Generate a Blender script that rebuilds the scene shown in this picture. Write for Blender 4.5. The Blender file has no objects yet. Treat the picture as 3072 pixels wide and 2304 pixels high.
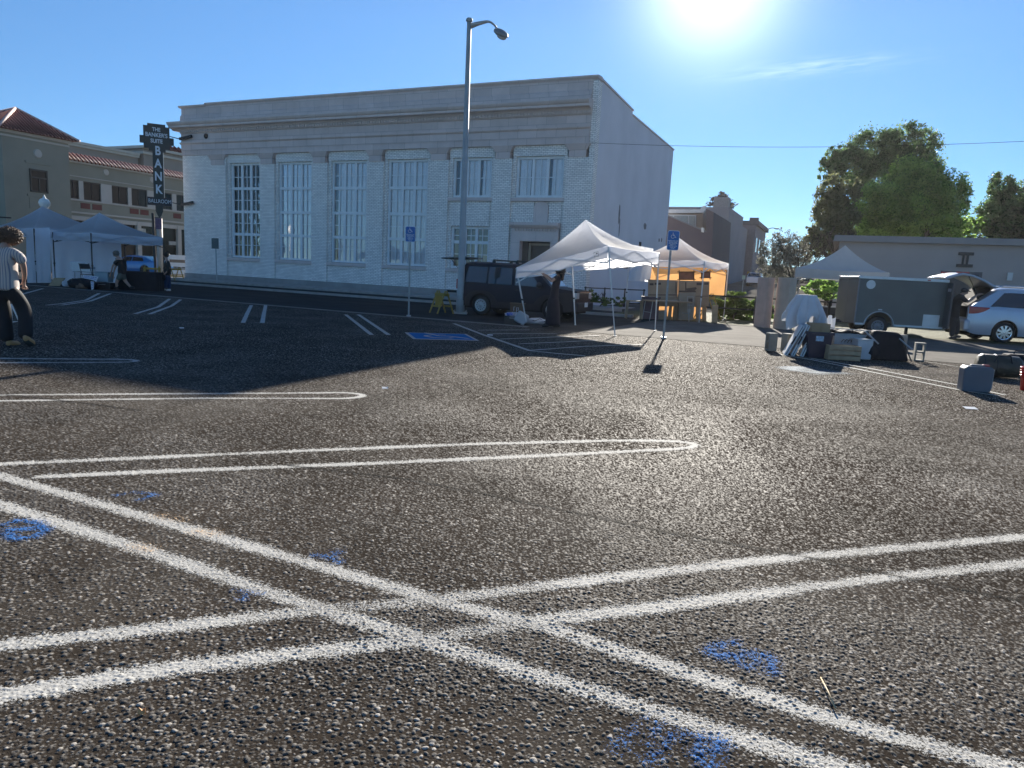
import bpy, bmesh, math, random
import numpy as np
from mathutils import Vector, Matrix, noise as mnoise
R_=math.radians
random.seed(7); rng=np.random.default_rng(7)
SC=bpy.context.scene; COL=SC.collection
# ------------------------------------------------------------------ camera
F_=2115.0; PITCH=R_(9.0); ROLL=R_(-2.85); EYE=1.5
cd=bpy.data.cameras.new('camera'); cam=bpy.data.objects.new('camera',cd); COL.objects.link(cam)
CR=Matrix.Rotation(math.pi/2-PITCH,3,'X')@Matrix.Rotation(-ROLL,3,'Z')
cam.matrix_world=Matrix.Translation((0,0,EYE))@CR.to_4x4()
cd.sensor_fit='HORIZONTAL'; cd.sensor_width=36; cd.lens=36*F_/3072; cd.clip_end=3000; cd.clip_start=.05
SC.camera=cam
# ------------------------------------------------------------------ sky, sun, exposure
TINT=(.86,1.0,.94,1); AU1,AU1P,AU2,AU2P=.36,18,5.5,330
VEIL_HAZE=.00015
SUN_EL=R_(21.0); SUN_AZ=R_(13.5)
w=bpy.data.worlds.new('World'); SC.world=w; w.use_nodes=True; wn=w.node_tree
sky=wn.nodes.new('ShaderNodeTexSky'); sky.sky_type='NISHITA'; sky.sun_disc=False
sky.sun_elevation=SUN_EL; sky.sun_rotation=SUN_AZ; sky.altitude=0; sky.air_density=.6; sky.dust_density=.01; sky.ozone_density=5.0
bg=wn.nodes['Background']; bg.inputs[1].default_value=0.076
# one thin wisp of cirrus right of the sun
CW=ray_dir=(CR@Vector(((2420-1536)/F_,-(203-1152)/F_,-1.0))).normalized(); CX=(CR@Vector((1,.13,0))).normalized(); CY=CW.cross(CX).normalized()
# circumsolar brightening of hazy air, and the deep blue of the day
tcw=wn.nodes.new('ShaderNodeTexCoord'); dt=wn.nodes.new('ShaderNodeVectorMath'); dt.operation='DOT_PRODUCT'
dt.inputs[1].default_value=(math.sin(SUN_AZ)*math.cos(SUN_EL),math.cos(SUN_AZ)*math.cos(SUN_EL),math.sin(SUN_EL))
nrm_=wn.nodes.new('ShaderNodeVectorMath'); nrm_.operation='NORMALIZE'; wn.links.new(tcw.outputs['Generated'],nrm_.inputs[0]); wn.links.new(nrm_.outputs[0],dt.inputs[0])
def wm(op,a,b_):
    q=wn.nodes.new('ShaderNodeMath'); q.operation=op
    for i,x in enumerate((a,b_)):
        if isinstance(x,(int,float)): q.inputs[i].default_value=x
        else: wn.links.new(x,q.inputs[i])
    return q.outputs[0]
mxd=wm('MAXIMUM',dt.outputs['Value'],0.0)
au=wm('ADD',wm('MULTIPLY',wm('POWER',mxd,AU1P),AU1),wm('MULTIPLY',wm('POWER',mxd,AU2P),AU2))
tn_=wn.nodes.new('ShaderNodeMix'); tn_.data_type='RGBA'; tn_.blend_type='MULTIPLY'; tn_.inputs[0].default_value=1; wn.links.new(sky.outputs[0],tn_.inputs[6]); tn_.inputs[7].default_value=TINT
cbw=wn.nodes.new('ShaderNodeVectorMath'); cbw.operation='SCALE'; cbw.inputs[0].default_value=(1,1,1.0); wn.links.new(au,cbw.inputs['Scale'])
adw=wn.nodes.new('ShaderNodeVectorMath'); adw.operation='ADD'; 
def wdot(v):
    q=wn.nodes.new('ShaderNodeVectorMath'); q.operation='DOT_PRODUCT'; q.inputs[1].default_value=tuple(v); wn.links.new(nrm_.outputs[0],q.inputs[0]); return q.outputs['Value']
ex=wm('DIVIDE',wdot(CX-CW*CX.dot(CW)),.075); ey=wm('DIVIDE',wdot(CY),.0085); cmb=wn.nodes.new('ShaderNodeCombineXYZ'); wn.links.new(ex,cmb.inputs[0]); wn.links.new(ey,cmb.inputs[1])
cz=wn.nodes.new('ShaderNodeTexNoise'); cz.inputs['Scale'].default_value=1.6; cz.inputs['Detail'].default_value=6; cz.inputs['Distortion'].default_value=.6; wn.links.new(cmb.outputs[0],cz.inputs['Vector'])
g_=wm('POWER',2.718,wm('MULTIPLY',wm('ADD',wm('MULTIPLY',ex,ex),wm('MULTIPLY',wm('SUBTRACT',ey,wm('MULTIPLY',ex,.35)),wm('SUBTRACT',ey,wm('MULTIPLY',ex,.35)))),-1.0))
cl=wm('MULTIPLY',wm('MULTIPLY',g_,wm('MAXIMUM',wm('SUBTRACT',cz.outputs[0],.33),0.0)),wm('GREATER_THAN',wdot(CW),0.5)); cl=wm('MULTIPLY',cl,5.0)
ca=wn.nodes.new('ShaderNodeVectorMath'); ca.operation='SCALE'; ca.inputs[0].default_value=(1,.95,.9); wn.links.new(cl,ca.inputs['Scale']); cb2=wn.nodes.new('ShaderNodeVectorMath'); cb2.operation='ADD'; wn.links.new(tn_.outputs[2],cb2.inputs[0]); wn.links.new(ca.outputs[0],cb2.inputs[1]); wn.links.new(cb2.outputs[0],adw.inputs[0]); wn.links.new(cbw.outputs[0],adw.inputs[1])
sz=wn.nodes.new('ShaderNodeSeparateXYZ'); wn.links.new(nrm_.outputs[0],sz.inputs[0]); hm=wn.nodes.new('ShaderNodeMapRange'); hm.inputs[1].default_value=0; hm.inputs[2].default_value=.3; hm.inputs[3].default_value=.60; hm.inputs[4].default_value=1; wn.links.new(sz.outputs[2],hm.inputs[0])
sc_=wn.nodes.new('ShaderNodeVectorMath'); sc_.operation='SCALE'; wn.links.new(adw.outputs[0],sc_.inputs[0]); wn.links.new(hm.outputs[0],sc_.inputs['Scale'])
wn.links.new(sc_.outputs[0],bg.inputs[0])
sl=bpy.data.lights.new('sun','SUN'); sl.energy=5.0; sl.angle=R_(.5); sl.color=(1,.93,.82)
so=bpy.data.objects.new('sun',sl); COL.objects.link(so)
sd=Vector((math.sin(SUN_AZ)*math.cos(SUN_EL),math.cos(SUN_AZ)*math.cos(SUN_EL),math.sin(SUN_EL)))
so.rotation_euler=sd.to_track_quat('Z','Y').to_euler(); so.location=(0,0,40)
vs=SC.view_settings; vs.view_transform='Standard'; vs.look='None'; vs.gamma=1; vs.exposure=1.32
SC.cycles.use_denoising=True; SC.cycles.max_bounces=8; SC.cycles.transparent_max_bounces=16
SC.cycles.sample_clamp_indirect=6
# ------------------------------------------------------------------ pixel <-> world (photo pixels, 3072 wide)
def ray(u,v): return CR@Vector(((u-1536)/F_,-(v-1152)/F_,-1.0))
def G(u,v,z=0.0):
    d=ray(u,v); t=(z-EYE)/d.z; return Vector((d.x*t,d.y*t,z))
def at(u,v,Y):
    d=ray(u,v); t=Y/d.y; return Vector((d.x*t,Y,EYE+d.z*t))
def HZ(x,y,u,v):
    d=ray(u,v); return EYE+d.z/math.hypot(d.x,d.y)*math.hypot(x,y)
TH=R_(24.3); P0=Vector((3.35,34.91,0)); DD=Vector((-math.cos(TH),math.sin(TH),0)); NN=Vector((math.sin(TH),math.cos(TH),0))
def BW(s,t,z=0): return P0+DD*s+NN*t+Vector((0,0,z))      # street grid: s left along the facade, t away from it
def gz(x,y):
    t=(x-P0.x)*NN.x+(y-P0.y)*NN.y; return min(max(0,t-26),170)*.042
# ------------------------------------------------------------------ materials
MATS={}
def nt(m): return m.node_tree.nodes,m.node_tree.links
def mat(name,col,rough=.7,metal=0,var=.12,scale=6,bump=0,bscale=60,spec=.5,coat=0,trans=0):
    if name in MATS: return MATS[name]
    m=bpy.data.materials.new(name); m.use_nodes=True; n,l=nt(m); b=n['Principled BSDF']
    b.inputs['Roughness'].default_value=rough; b.inputs['Metallic'].default_value=metal
    b.inputs['Specular IOR Level'].default_value=spec; b.inputs['Coat Weight'].default_value=coat
    b.inputs['Coat Roughness'].default_value=.06
    tc=n.new('ShaderNodeTexCoord'); nz=n.new('ShaderNodeTexNoise'); nz.inputs['Scale'].default_value=scale; nz.inputs['Detail'].default_value=5
    l.new(tc.outputs['Object'],nz.inputs['Vector'])
    mx=n.new('ShaderNodeMix'); mx.data_type='RGBA'
    mx.inputs[6].default_value=tuple(c*(1-var) for c in col)+(1,); mx.inputs[7].default_value=tuple(min(1,c*(1+var)) for c in col)+(1,)
    mr=n.new('ShaderNodeMapRange'); mr.inputs[1].default_value=.3; mr.inputs[2].default_value=.7
    l.new(nz.outputs[0],mr.inputs[0]); l.new(mr.outputs[0],mx.inputs[0]); l.new(mx.outputs[2],b.inputs['Base Color'])
    if bump:
        n2=n.new('ShaderNodeTexNoise'); n2.inputs['Scale'].default_value=bscale; n2.inputs['Detail'].default_value=4
        l.new(tc.outputs['Object'],n2.inputs['Vector'])
        bp=n.new('ShaderNodeBump'); bp.inputs['Strength'].default_value=1; bp.inputs['Distance'].default_value=bump
        l.new(n2.outputs[0],bp.inputs['Height']); l.new(bp.outputs[0],b.inputs['Normal'])
    if trans:
        tr=n.new('ShaderNodeBsdfTranslucent'); l.new(mx.outputs[2],tr.inputs[0]); ms=n.new('ShaderNodeMixShader'); ms.inputs[0].default_value=trans
        l.new(b.outputs[0],ms.inputs[1]); l.new(tr.outputs[0],ms.inputs[2]); l.new(ms.outputs[0],n['Material Output'].inputs[0])
    MATS[name]=m; return m
def brickmat(name,col,mortar,bw,bh,ms,swap='xz',rough=.6,var=.1,bumpd=.01,vert=False,offs=.5):
    if name in MATS: return MATS[name]
    m=bpy.data.materials.new(name); m.use_nodes=True; n,l=nt(m); b=n['Principled BSDF']; b.inputs['Roughness'].default_value=rough
    tc=n.new('ShaderNodeTexCoord'); sp=n.new('ShaderNodeSeparateXYZ'); cb=n.new('ShaderNodeCombineXYZ')
    l.new(tc.outputs['Object'],sp.inputs[0])
    if swap=='xz':
        ad=n.new('ShaderNodeMath'); ad.operation='ADD'; l.new(sp.outputs[0],ad.inputs[0]); l.new(sp.outputs[1],ad.inputs[1])
        a,c=ad.outputs[0],sp.outputs[2]
    else: a,c=sp.outputs[1],sp.outputs[2]
    if vert: a,c=c,a
    l.new(a,cb.inputs[0]); l.new(c,cb.inputs[1])
    bt=n.new('ShaderNodeTexBrick'); bt.inputs['Scale'].default_value=1; bt.inputs['Brick Width'].default_value=bw; bt.inputs['Row Height'].default_value=bh
    bt.inputs['Mortar Size'].default_value=ms; bt.inputs['Mortar Smooth'].default_value=.3; bt.offset=offs; bt.inputs['Bias'].default_value=0
    bt.inputs['Color1'].default_value=tuple(x*(1-var) for x in col)+(1,); bt.inputs['Color2'].default_value=tuple(x*(1+var) for x in col)+(1,)
    bt.inputs['Mortar'].default_value=tuple(mortar)+(1,)
    l.new(cb.outputs[0],bt.inputs['Vector'])
    nz=n.new('ShaderNodeTexNoise'); nz.inputs['Scale'].default_value=1.3; nz.inputs['Detail'].default_value=8; nz.inputs['Roughness'].default_value=.65
    l.new(tc.outputs['Object'],nz.inputs['Vector'])
    mr=n.new('ShaderNodeMapRange'); mr.inputs[1].default_value=.3; mr.inputs[2].default_value=.7; mr.inputs[3].default_value=.90; mr.inputs[4].default_value=1.08
    l.new(nz.outputs[0],mr.inputs[0])
    mx=n.new('ShaderNodeMix'); mx.data_type='RGBA'; mx.blend_type='MULTIPLY'; mx.inputs[0].default_value=1
    l.new(bt.outputs['Color'],mx.inputs[6]); l.new(mr.outputs[0],mx.inputs[7]); l.new(mx.outputs[2],b.inputs['Base Color'])
    bp=n.new('ShaderNodeBump'); bp.inputs['Distance'].default_value=bumpd; bp.invert=True
    l.new(bt.outputs['Fac'],bp.inputs['Height']); l.new(bp.outputs[0],b.inputs['Normal'])
    MATS[name]=m; return m
def glassmat(name,tint=(.6,.7,.72),opac=.35,dark=(.02,.025,.03)):
    if name in MATS: return MATS[name]
    m=bpy.data.materials.new(name); m.use_nodes=True; n,l=nt(m); b=n['Principled BSDF']
    n.remove(b); b=n.new('ShaderNodeBsdfGlossy'); b.inputs['Color'].default_value=(.9,.92,.95,1); b.inputs['Roughness'].default_value=.03
    tr=n.new('ShaderNodeBsdfTransparent'); tr.inputs[0].default_value=tint+(1,)
    ms=n.new('ShaderNodeMixShader')
    lw=n.new('ShaderNodeFresnel'); lw.inputs[0].default_value=1.45
    ad=n.new('ShaderNodeMath'); ad.operation='ADD'; ad.use_clamp=True; ad.inputs[1].default_value=opac*.6; l.new(lw.outputs[0],ad.inputs[0])
    tc=n.new('ShaderNodeTexCoord'); nz=n.new('ShaderNodeTexNoise'); nz.inputs['Scale'].default_value=1.2; l.new(tc.outputs['Object'],nz.inputs['Vector'])
    bp=n.new('ShaderNodeBump'); bp.inputs['Distance'].default_value=.01; bp.inputs['Strength'].default_value=.4; l.new(nz.outputs[0],bp.inputs['Height']); l.new(bp.outputs[0],b.inputs['Normal'])
    l.new(ad.outputs[0],ms.inputs[0]); l.new(tr.outputs[0],ms.inputs[1]); l.new(b.outputs[0],ms.inputs[2]); l.new(ms.outputs[0],n['Material Output'].inputs[0])
    MATS[name]=m; return m
# ------------------------------------------------------------------ mesh builder
class MB:
    def __init__(s): s.v=[]; s.f=[]
    def add(s,vs,fs):
        o=len(s.v); s.v+= [tuple(p) for p in vs]; s.f+=[tuple(i+o for i in f) for f in fs]; return s
    def box(s,c,d,rz=0,M=None):
        x,y,z=d[0]/2,d[1]/2,d[2]/2; pts=[Vector((a,b,e)) for e in(-z,z) for a,b in((-x,-y),(x,-y),(x,y),(-x,y))]
        if M is None: M=Matrix.Rotation(rz,3,'Z')
        pts=[M@p+Vector(c) for p in pts]
        return s.add(pts,[(3,2,1,0),(4,5,6,7),(0,1,5,4),(1,2,6,5),(2,3,7,6),(3,0,4,7)])
    def bb(s,x0,x1,y0,y1,z0,z1): return s.box(((x0+x1)/2,(y0+y1)/2,(z0+z1)/2),(abs(x1-x0),abs(y1-y0),abs(z1-z0)))
    def bar(s,a,b,w,h=None,up=(0,0,1)):
        a=Vector(a); b=Vector(b); h=h or w; z=(b-a); L=z.length
        if L<1e-6: return s
        z/=L; u=Vector(up)
        if abs(z.dot(u))>.98: u=Vector((0,1,0))
        x=z.cross(u).normalized(); y=x.cross(z)
        M=Matrix((x,y,z)).transposed(); return s.box((a+b)/2,(w,h,L),M=M)
    def tube(s,pts,r,seg=8,cap=True):
        pts=[Vector(p) for p in pts]; n=len(pts); rs=r if isinstance(r,(list,tuple)) else [r]*n
        vs=[];fs=[]; x=None
        for i,p in enumerate(pts):
            t=(pts[min(i+1,n-1)]-pts[max(i-1,0)]).normalized()
            if x is None:
                x=t.orthogonal().normalized()
            x=(x-t*x.dot(t)).normalized(); y=t.cross(x)
            for k in range(seg):
                a=2*math.pi*k/seg; vs.append(p+(x*math.cos(a)+y*math.sin(a))*rs[i])
        for i in range(n-1):
            for k in range(seg):
                a=i*seg+k; b=i*seg+(k+1)%seg; fs.append((a,b,b+seg,a+seg))
        if cap: fs.append(tuple(range(seg))[::-1]); fs.append(tuple((n-1)*seg+k for k in range(seg)))
        return s.add(vs,fs)
    def grid(s,fn,nu,nv,cu=False,cv=False):
        vs=[fn(i/(nu if cu else nu-1),j/(nv if cv else nv-1)) for i in range(nu) for j in range(nv)]
        fs=[]
        for i in range(nu if cu else nu-1):
            for j in range(nv if cv else nv-1):
                a=i*nv+j; b=((i+1)%nu)*nv+j; c=((i+1)%nu)*nv+(j+1)%nv; d=i*nv+(j+1)%nv; fs.append((a,b,c,d))
        return s.add(vs,fs)
    def prism(s,poly,fn,t0,t1):
        n=len(poly); vs=[fn(a,b,t0) for a,b in poly]+[fn(a,b,t1) for a,b in poly]
        return s.add(vs,[tuple(range(n))[::-1],tuple(range(n,2*n))]+[(i,(i+1)%n,n+(i+1)%n,n+i) for i in range(n)])
    def poly(s,pts): return s.add(pts,[tuple(range(len(pts)))])
    def lathe(s,prof,c=(0,0,0),axis='Z',seg=20):
        c=Vector(c)
        def fn(i,j):
            r,h=prof[round(i*(len(prof)-1))]; a=2*math.pi*j
            q={'Z':(r*math.cos(a),r*math.sin(a),h),'Y':(r*math.cos(a),h,r*math.sin(a)),'X':(h,r*math.cos(a),r*math.sin(a))}[axis]
            return c+Vector(q)
        return s.grid(fn,len(prof),seg,cv=True)
    def ell(s,c,r,nu=8,nv=12,M=None,nz=0,ns=3):
        c=Vector(c); r=(r,)*3 if not hasattr(r,'__len__') else r
        def fn(i,j):
            a=math.pi*(i*.996+.002); b=2*math.pi*j; p=Vector((math.sin(a)*math.cos(b),math.sin(a)*math.sin(b),math.cos(a)))
            k=1+nz*mnoise.noise(p*ns+c) if nz else 1
            p=Vector((p.x*r[0],p.y*r[1],p.z*r[2]))*k
            return c+(M@p if M else p)
        return s.grid(fn,nu,nv,cv=True)
    def build(s,name,m,parent=None,smooth=False,bevel=0,w=False,recalc=True,label=None):
        vs=s.v
        if w and parent is not None:
            root=parent
            while root.parent: root=root.parent
            iv=(Matrix.Translation(root.location)@root.rotation_euler.to_matrix().to_4x4()).inverted(); vs=[iv@Vector(p) for p in vs]
        me=bpy.data.meshes.new(name); me.from_pydata([tuple(p) for p in vs],[],s.f); 
        if recalc and len(s.f)<60000:
            bm=bmesh.new(); bm.from_mesh(me); bmesh.ops.recalc_face_normals(bm,faces=bm.faces); bm.to_mesh(me); bm.free()
        if m: me.materials.append(m)
        if smooth: me.shade_smooth()
        o=bpy.data.objects.new(name,me); COL.objects.link(o)
        if parent is not None: o.parent=parent
        if bevel:
            b=o.modifiers.new('bevel','BEVEL'); b.width=bevel; b.segments=2; b.limit_method='ANGLE'
        if label: o['label']=label
        return o
def build_each(b,name,m,parent=None,**k):
    """every connected piece of the builder becomes a part of its own"""
    par=list(range(len(b.v)))
    def fd(i):
        while par[i]!=i: par[i]=par[par[i]]; i=par[i]
        return i
    for f in b.f:
        r=fd(f[0])
        for j in f[1:]: par[fd(j)]=r
    gr={}
    for f in b.f: gr.setdefault(fd(f[0]),[]).append(f)
    out=[]
    for fs in gr.values():
        ids=sorted({i for f in fs for i in f}); mp={i:n for n,i in enumerate(ids)}; c=MB(); c.v=[b.v[i] for i in ids]; c.f=[tuple(mp[i] for i in f) for f in fs]
        out.append(c.build(name,m,parent,**k))
    return out
def thing(name,label,cat,loc=(0,0,0),rz=0,group=None):
    o=bpy.data.objects.new(name,None); COL.objects.link(o); o.location=loc; o.rotation_euler=(0,0,rz)
    o['label']=label; o['category']=cat; o.empty_display_size=.2
    if group: o['group']=group
    return o
def tag(o,label,cat,group=None):
    o['label']=label; o['category']=cat
    if group: o['group']=group
    return o
def struct(o): o['kind']='structure'; return o
def copy_tree(o,parent=None):
    c=o.copy(); COL.objects.link(c); c.parent=parent
    for ch in list(o.children): copy_tree(ch,c)
    return c
def text_mesh(body,size,ext=.01,off=0.0,align='CENTER'):
    cu=bpy.data.curves.new('t','FONT'); cu.body=body; cu.size=size; cu.extrude=ext; cu.offset=off; cu.align_x=align; cu.align_y='CENTER'
    ob=bpy.data.objects.new('t',cu); COL.objects.link(ob); bpy.context.view_layer.update()
    me=bpy.data.meshes.new_from_object(ob.evaluated_get(bpy.context.evaluated_depsgraph_get()))
    bpy.data.objects.remove(ob); return me
def text_obj(name,body,size,m,parent,M,ext=.008,off=0.0,sx=1.0):
    me=text_mesh(body,size,ext,off); me.transform(Matrix.Diagonal((sx,1,1,1))); me.transform(M); me.materials.clear(); me.materials.append(m)
    o=bpy.data.objects.new(name,me); COL.objects.link(o); o.parent=parent; return o
# common materials
M_steel=mat('galvanised_steel',(.36,.37,.38),.45,.6,.15,9)
M_black=mat('black_plastic',(.02,.02,.022),.5,0,.2,10)
M_white=mat('white_paint',(.72,.72,.71),.45,0,.05,5)
M_tyre=mat('tyre_rubber',(.018,.018,.02),.8,0,.2,20)
M_canopy=mat('white_canopy_fabric',(.93,.94,.97),.75,0,.03,3,.006,5,trans=.82)
M_frame=mat('white_powder_coated_tube',(.62,.62,.62),.35,.2,.05,8)
M_cardboard=mat('cardboard',(.36,.25,.15),.85,0,.12,4,.002,30)
M_wood=mat('raw_plywood',(.40,.29,.18),.75,0,.2,5,.002,40)
M_yellow=mat('yellow_paint',(.34,.22,.03),.5,0,.15,8)
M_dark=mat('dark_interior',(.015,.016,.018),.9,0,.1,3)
M_skin=mat('skin',(.45,.27,.2),.5,0,.06,14)
M_concrete=mat('concrete',(.34,.33,.31),.85,0,.15,3,.003,50)
# ================================================================== GROUND
def aggregate_mat(name,near):
    m=bpy.data.materials.new(name); m.use_nodes=True; n,l=nt(m); b=n['Principled BSDF']
    tc=n.new('ShaderNodeTexCoord')
    def nodeM(op,a,bv,clamp=False):
        q=n.new('ShaderNodeMath'); q.operation=op; q.use_clamp=clamp
        for i,x in enumerate((a,bv)):
            if isinstance(x,(int,float)): q.inputs[i].default_value=x
            else: l.new(x,q.inputs[i])
        return q.outputs[0]
    def ramp(fac,stops):
        r=n.new('ShaderNodeValToRGB'); e=r.color_ramp.elements
        while len(e)<len(stops): e.new(.5)
        for q,(p,c) in zip(e,stops): q.position=p; q.color=tuple(c)+(1,)
        l.new(fac,r.inputs[0]); return r.outputs[0]
    vo=n.new('ShaderNodeTexVoronoi'); vo.inputs['Scale'].default_value=42; l.new(tc.outputs['Object'],vo.inputs['Vector'])
    v2=n.new('ShaderNodeTexVoronoi'); v2.inputs['Scale'].default_value=95; l.new(tc.outputs['Object'],v2.inputs['Vector'])
    sepc=n.new('ShaderNodeSeparateColor'); l.new(vo.outputs['Color'],sepc.inputs[0])
    pebcol=[(0,(.06,.056,.053)),(.35,(.108,.10,.09)),(.6,(.165,.152,.137)),(.82,(.25,.232,.205)),(1,(.46,.43,.39))]
    a1=n.new('ShaderNodeAttribute'); a1.attribute_name='peb'; a2=n.new('ShaderNodeAttribute'); a2.attribute_name='tint'; a3=n.new('ShaderNodeAttribute'); a3.attribute_name='near'
    nf=a3.outputs['Fac']; inv=nodeM('SUBTRACT',1.0,nf)
    def mixn(x,y): return nodeM('ADD',nodeM('MULTIPLY',x,nf),nodeM('MULTIPLY',y,inv))
    mask=mixn(a1.outputs['Fac'],nodeM('LESS_THAN',vo.outputs['Distance'],.42)); tint=mixn(a2.outputs['Fac'],sepc.outputs[0])
    pc=ramp(tint,pebcol)
    nz=n.new('ShaderNodeTexNoise'); nz.inputs['Scale'].default_value=.35; nz.inputs['Detail'].default_value=6; nz.inputs['Roughness'].default_value=.6; l.new(tc.outputs['Object'],nz.inputs['Vector'])
    nz2=n.new('ShaderNodeTexNoise'); nz2.inputs['Scale'].default_value=220; nz2.inputs['Detail'].default_value=2; l.new(tc.outputs['Object'],nz2.inputs['Vector'])
    mc=n.new('ShaderNodeMix'); mc.data_type='RGBA'; mc.inputs[6].default_value=(.022,.018,.015,1); mc.inputs[7].default_value=(.075,.062,.05,1); l.new(nz2.outputs[0],mc.inputs[0])
    mx=n.new('ShaderNodeMix'); mx.data_type='RGBA'; l.new(mask,mx.inputs[0]); l.new(mc.outputs[2],mx.inputs[6]); l.new(pc,mx.inputs[7])
    st=n.new('ShaderNodeMapRange'); st.inputs[1].default_value=.49; st.inputs[2].default_value=.68; st.inputs[3].default_value=0; st.inputs[4].default_value=.5; l.new(nz.outputs[0],st.inputs[0])
    dst=n.new('ShaderNodeMix'); dst.data_type='RGBA'; l.new(st.outputs[0],dst.inputs[0]); l.new(mx.outputs[2],dst.inputs[6]); dst.inputs[7].default_value=(.13,.12,.105,1)
    n5=n.new('ShaderNodeTexNoise'); n5.inputs['Scale'].default_value=.9; n5.inputs['Detail'].default_value=7; n5.inputs['Roughness'].default_value=.7; l.new(tc.outputs['Object'],n5.inputs['Vector']); m5=n.new('ShaderNodeMapRange'); m5.inputs[1].default_value=.35; m5.inputs[2].default_value=.65; m5.inputs[3].default_value=.68; m5.inputs[4].default_value=1.12; l.new(n5.outputs[0],m5.inputs[0])
    n6=n.new('ShaderNodeTexNoise'); n6.inputs['Scale'].default_value=26; n6.inputs['Detail'].default_value=3; l.new(tc.outputs['Object'],n6.inputs['Vector']); m6=n.new('ShaderNodeMapRange'); m6.inputs[1].default_value=.35; m6.inputs[2].default_value=.65; m6.inputs[3].default_value=.45; m6.inputs[4].default_value=1.9; l.new(n6.outputs[0],m6.inputs[0])
    grain=nodeM('ADD',nodeM('MULTIPLY',m6.outputs[0],inv),nf)
    d5_=n.new('ShaderNodeVectorMath'); d5_.operation='SCALE'; l.new(dst.outputs[2],d5_.inputs[0]); l.new(nodeM('MULTIPLY',m5.outputs[0],grain),d5_.inputs['Scale']); l.new(d5_.outputs[0],b.inputs['Base Color'])
    rr=nodeM('MULTIPLY',mask,-.24); rr=nodeM('ADD',rr,.9); l.new(rr,b.inputs['Roughness'])
    b.inputs['Specular IOR Level'].default_value=0
    l.new(nodeM('MULTIPLY',mask,.036),b.inputs['Specular IOR Level'])
    h=nodeM('SUBTRACT',.5,vo.outputs['Distance'],True); h=nodeM('POWER',h,.7); h2=nodeM('MULTIPLY',v2.outputs['Distance'],-.35)
    hh=nodeM('ADD',h,h2); nzb=nodeM('MULTIPLY',nz2.outputs[0],.3); 
    bp=n.new('ShaderNodeBump'); bp.inputs['Strength'].default_value=1
    hh=nodeM('ADD',nodeM('MULTIPLY',hh,inv),nzb); l.new(hh,bp.inputs['Height']); bp.inputs['Distance'].default_value=.006
    l.new(bp.outputs[0],b.inputs['Normal']); return m
M_aggN=M_aggF=aggregate_mat('exposed_aggregate',True)
M_street=mat('street_asphalt',(.045,.045,.044),.9,0,.25,.8,.008,90,spec=.05)
M_far=mat('worn_grey_asphalt',(.13,.125,.115),.9,0,.2,.5,.01,60,spec=0)
M_grass=mat('dry_grass',(.075,.08,.03),.9,0,.4,1.5,.05,20)
def h32(i,j,k):
    x=(i.astype(np.int64)*374761393+j.astype(np.int64)*668265263+k*974634777)&0xffffffff
    x=((x^(x>>13))*1274126177)&0xffffffff; x=x^(x>>16); return (x&0xffffff)/float(0x1000000)
def worley(x,y,cs,k0,dens):
    ci=np.floor(x/cs).astype(np.int64); cj=np.floor(y/cs).astype(np.int64)
    H=np.zeros_like(x); T=np.zeros_like(x)
    for di in(-1,0,1):
        for dj in(-1,0,1):
            i=ci+di; j=cj+dj
            px=(i+.5+.75*(h32(i,j,k0)-.5))*cs; py=(j+.5+.75*(h32(i,j,k0+1)-.5))*cs
            r=cs*(.30+.36*h32(i,j,k0+2)**1.6); an=h32(i,j,k0+3)*math.pi; as_=.55+.45*h32(i,j,k0+4)
            dx=x-px; dy=y-py; a=dx*np.cos(an)+dy*np.sin(an); b=(-dx*np.sin(an)+dy*np.cos(an))/as_
            q=1-(a*a+b*b)/(r*r); ok=(q>0)&(h32(i,j,k0+5)<dens)
            hh=np.where(ok,np.sqrt(np.clip(q,0,1))*r*.56,0)
            T=np.where(hh>H,h32(i,j,k0+6),T); H=np.maximum(H,hh)
    return H,T
def vnoise(x,y,s,k):
    x=x*s;y=y*s; i=np.floor(x).astype(np.int64); j=np.floor(y).astype(np.int64); fx=x-i; fy=y-j; fx=fx*fx*(3-2*fx); fy=fy*fy*(3-2*fy)
    return (h32(i,j,k)*(1-fx)+h32(i+1,j,k)*fx)*(1-fy)+(h32(i,j+1,k)*(1-fx)+h32(i+1,j+1,k)*fx)*fy
rs=[1.45]
while rs[-1]<15.0: rs.append(rs[-1]+max(.0026,rs[-1]**2*5.2e-4))
rs=np.array(rs); th=np.linspace(-R_(58),R_(58),1660)
RR,TT=np.meshgrid(rs,th,indexing='ij'); GX=(RR*np.sin(TT)).ravel(); GY=(RR*np.cos(TT)).ravel()
fade=np.clip((11-np.hypot(GX,GY))/4.5,0,1)
H1,T1=worley(GX,GY,.0195,11,.97); H2,T2=worley(GX+3.3,GY+1.7,.0115,51,.95)
GH=np.maximum(H1,H2*.9); GT=np.where(H1>=H2*.9,T1,T2*.8); rough_z=(vnoise(GX,GY,160,5)-.5)*.0016
wear=np.clip((vnoise(GX,GY,1.1,90)-.25)*2.2,.45,1)      # mortar level rises round the stones here and there
GZ=(np.maximum(GH-.0015*(1.4-wear)*1.6,0)+rough_z)*fade
PEB=np.clip(np.maximum(GH-.0015*(1.4-wear)*1.6,0)/.0012,0,1)*1.0
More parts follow.
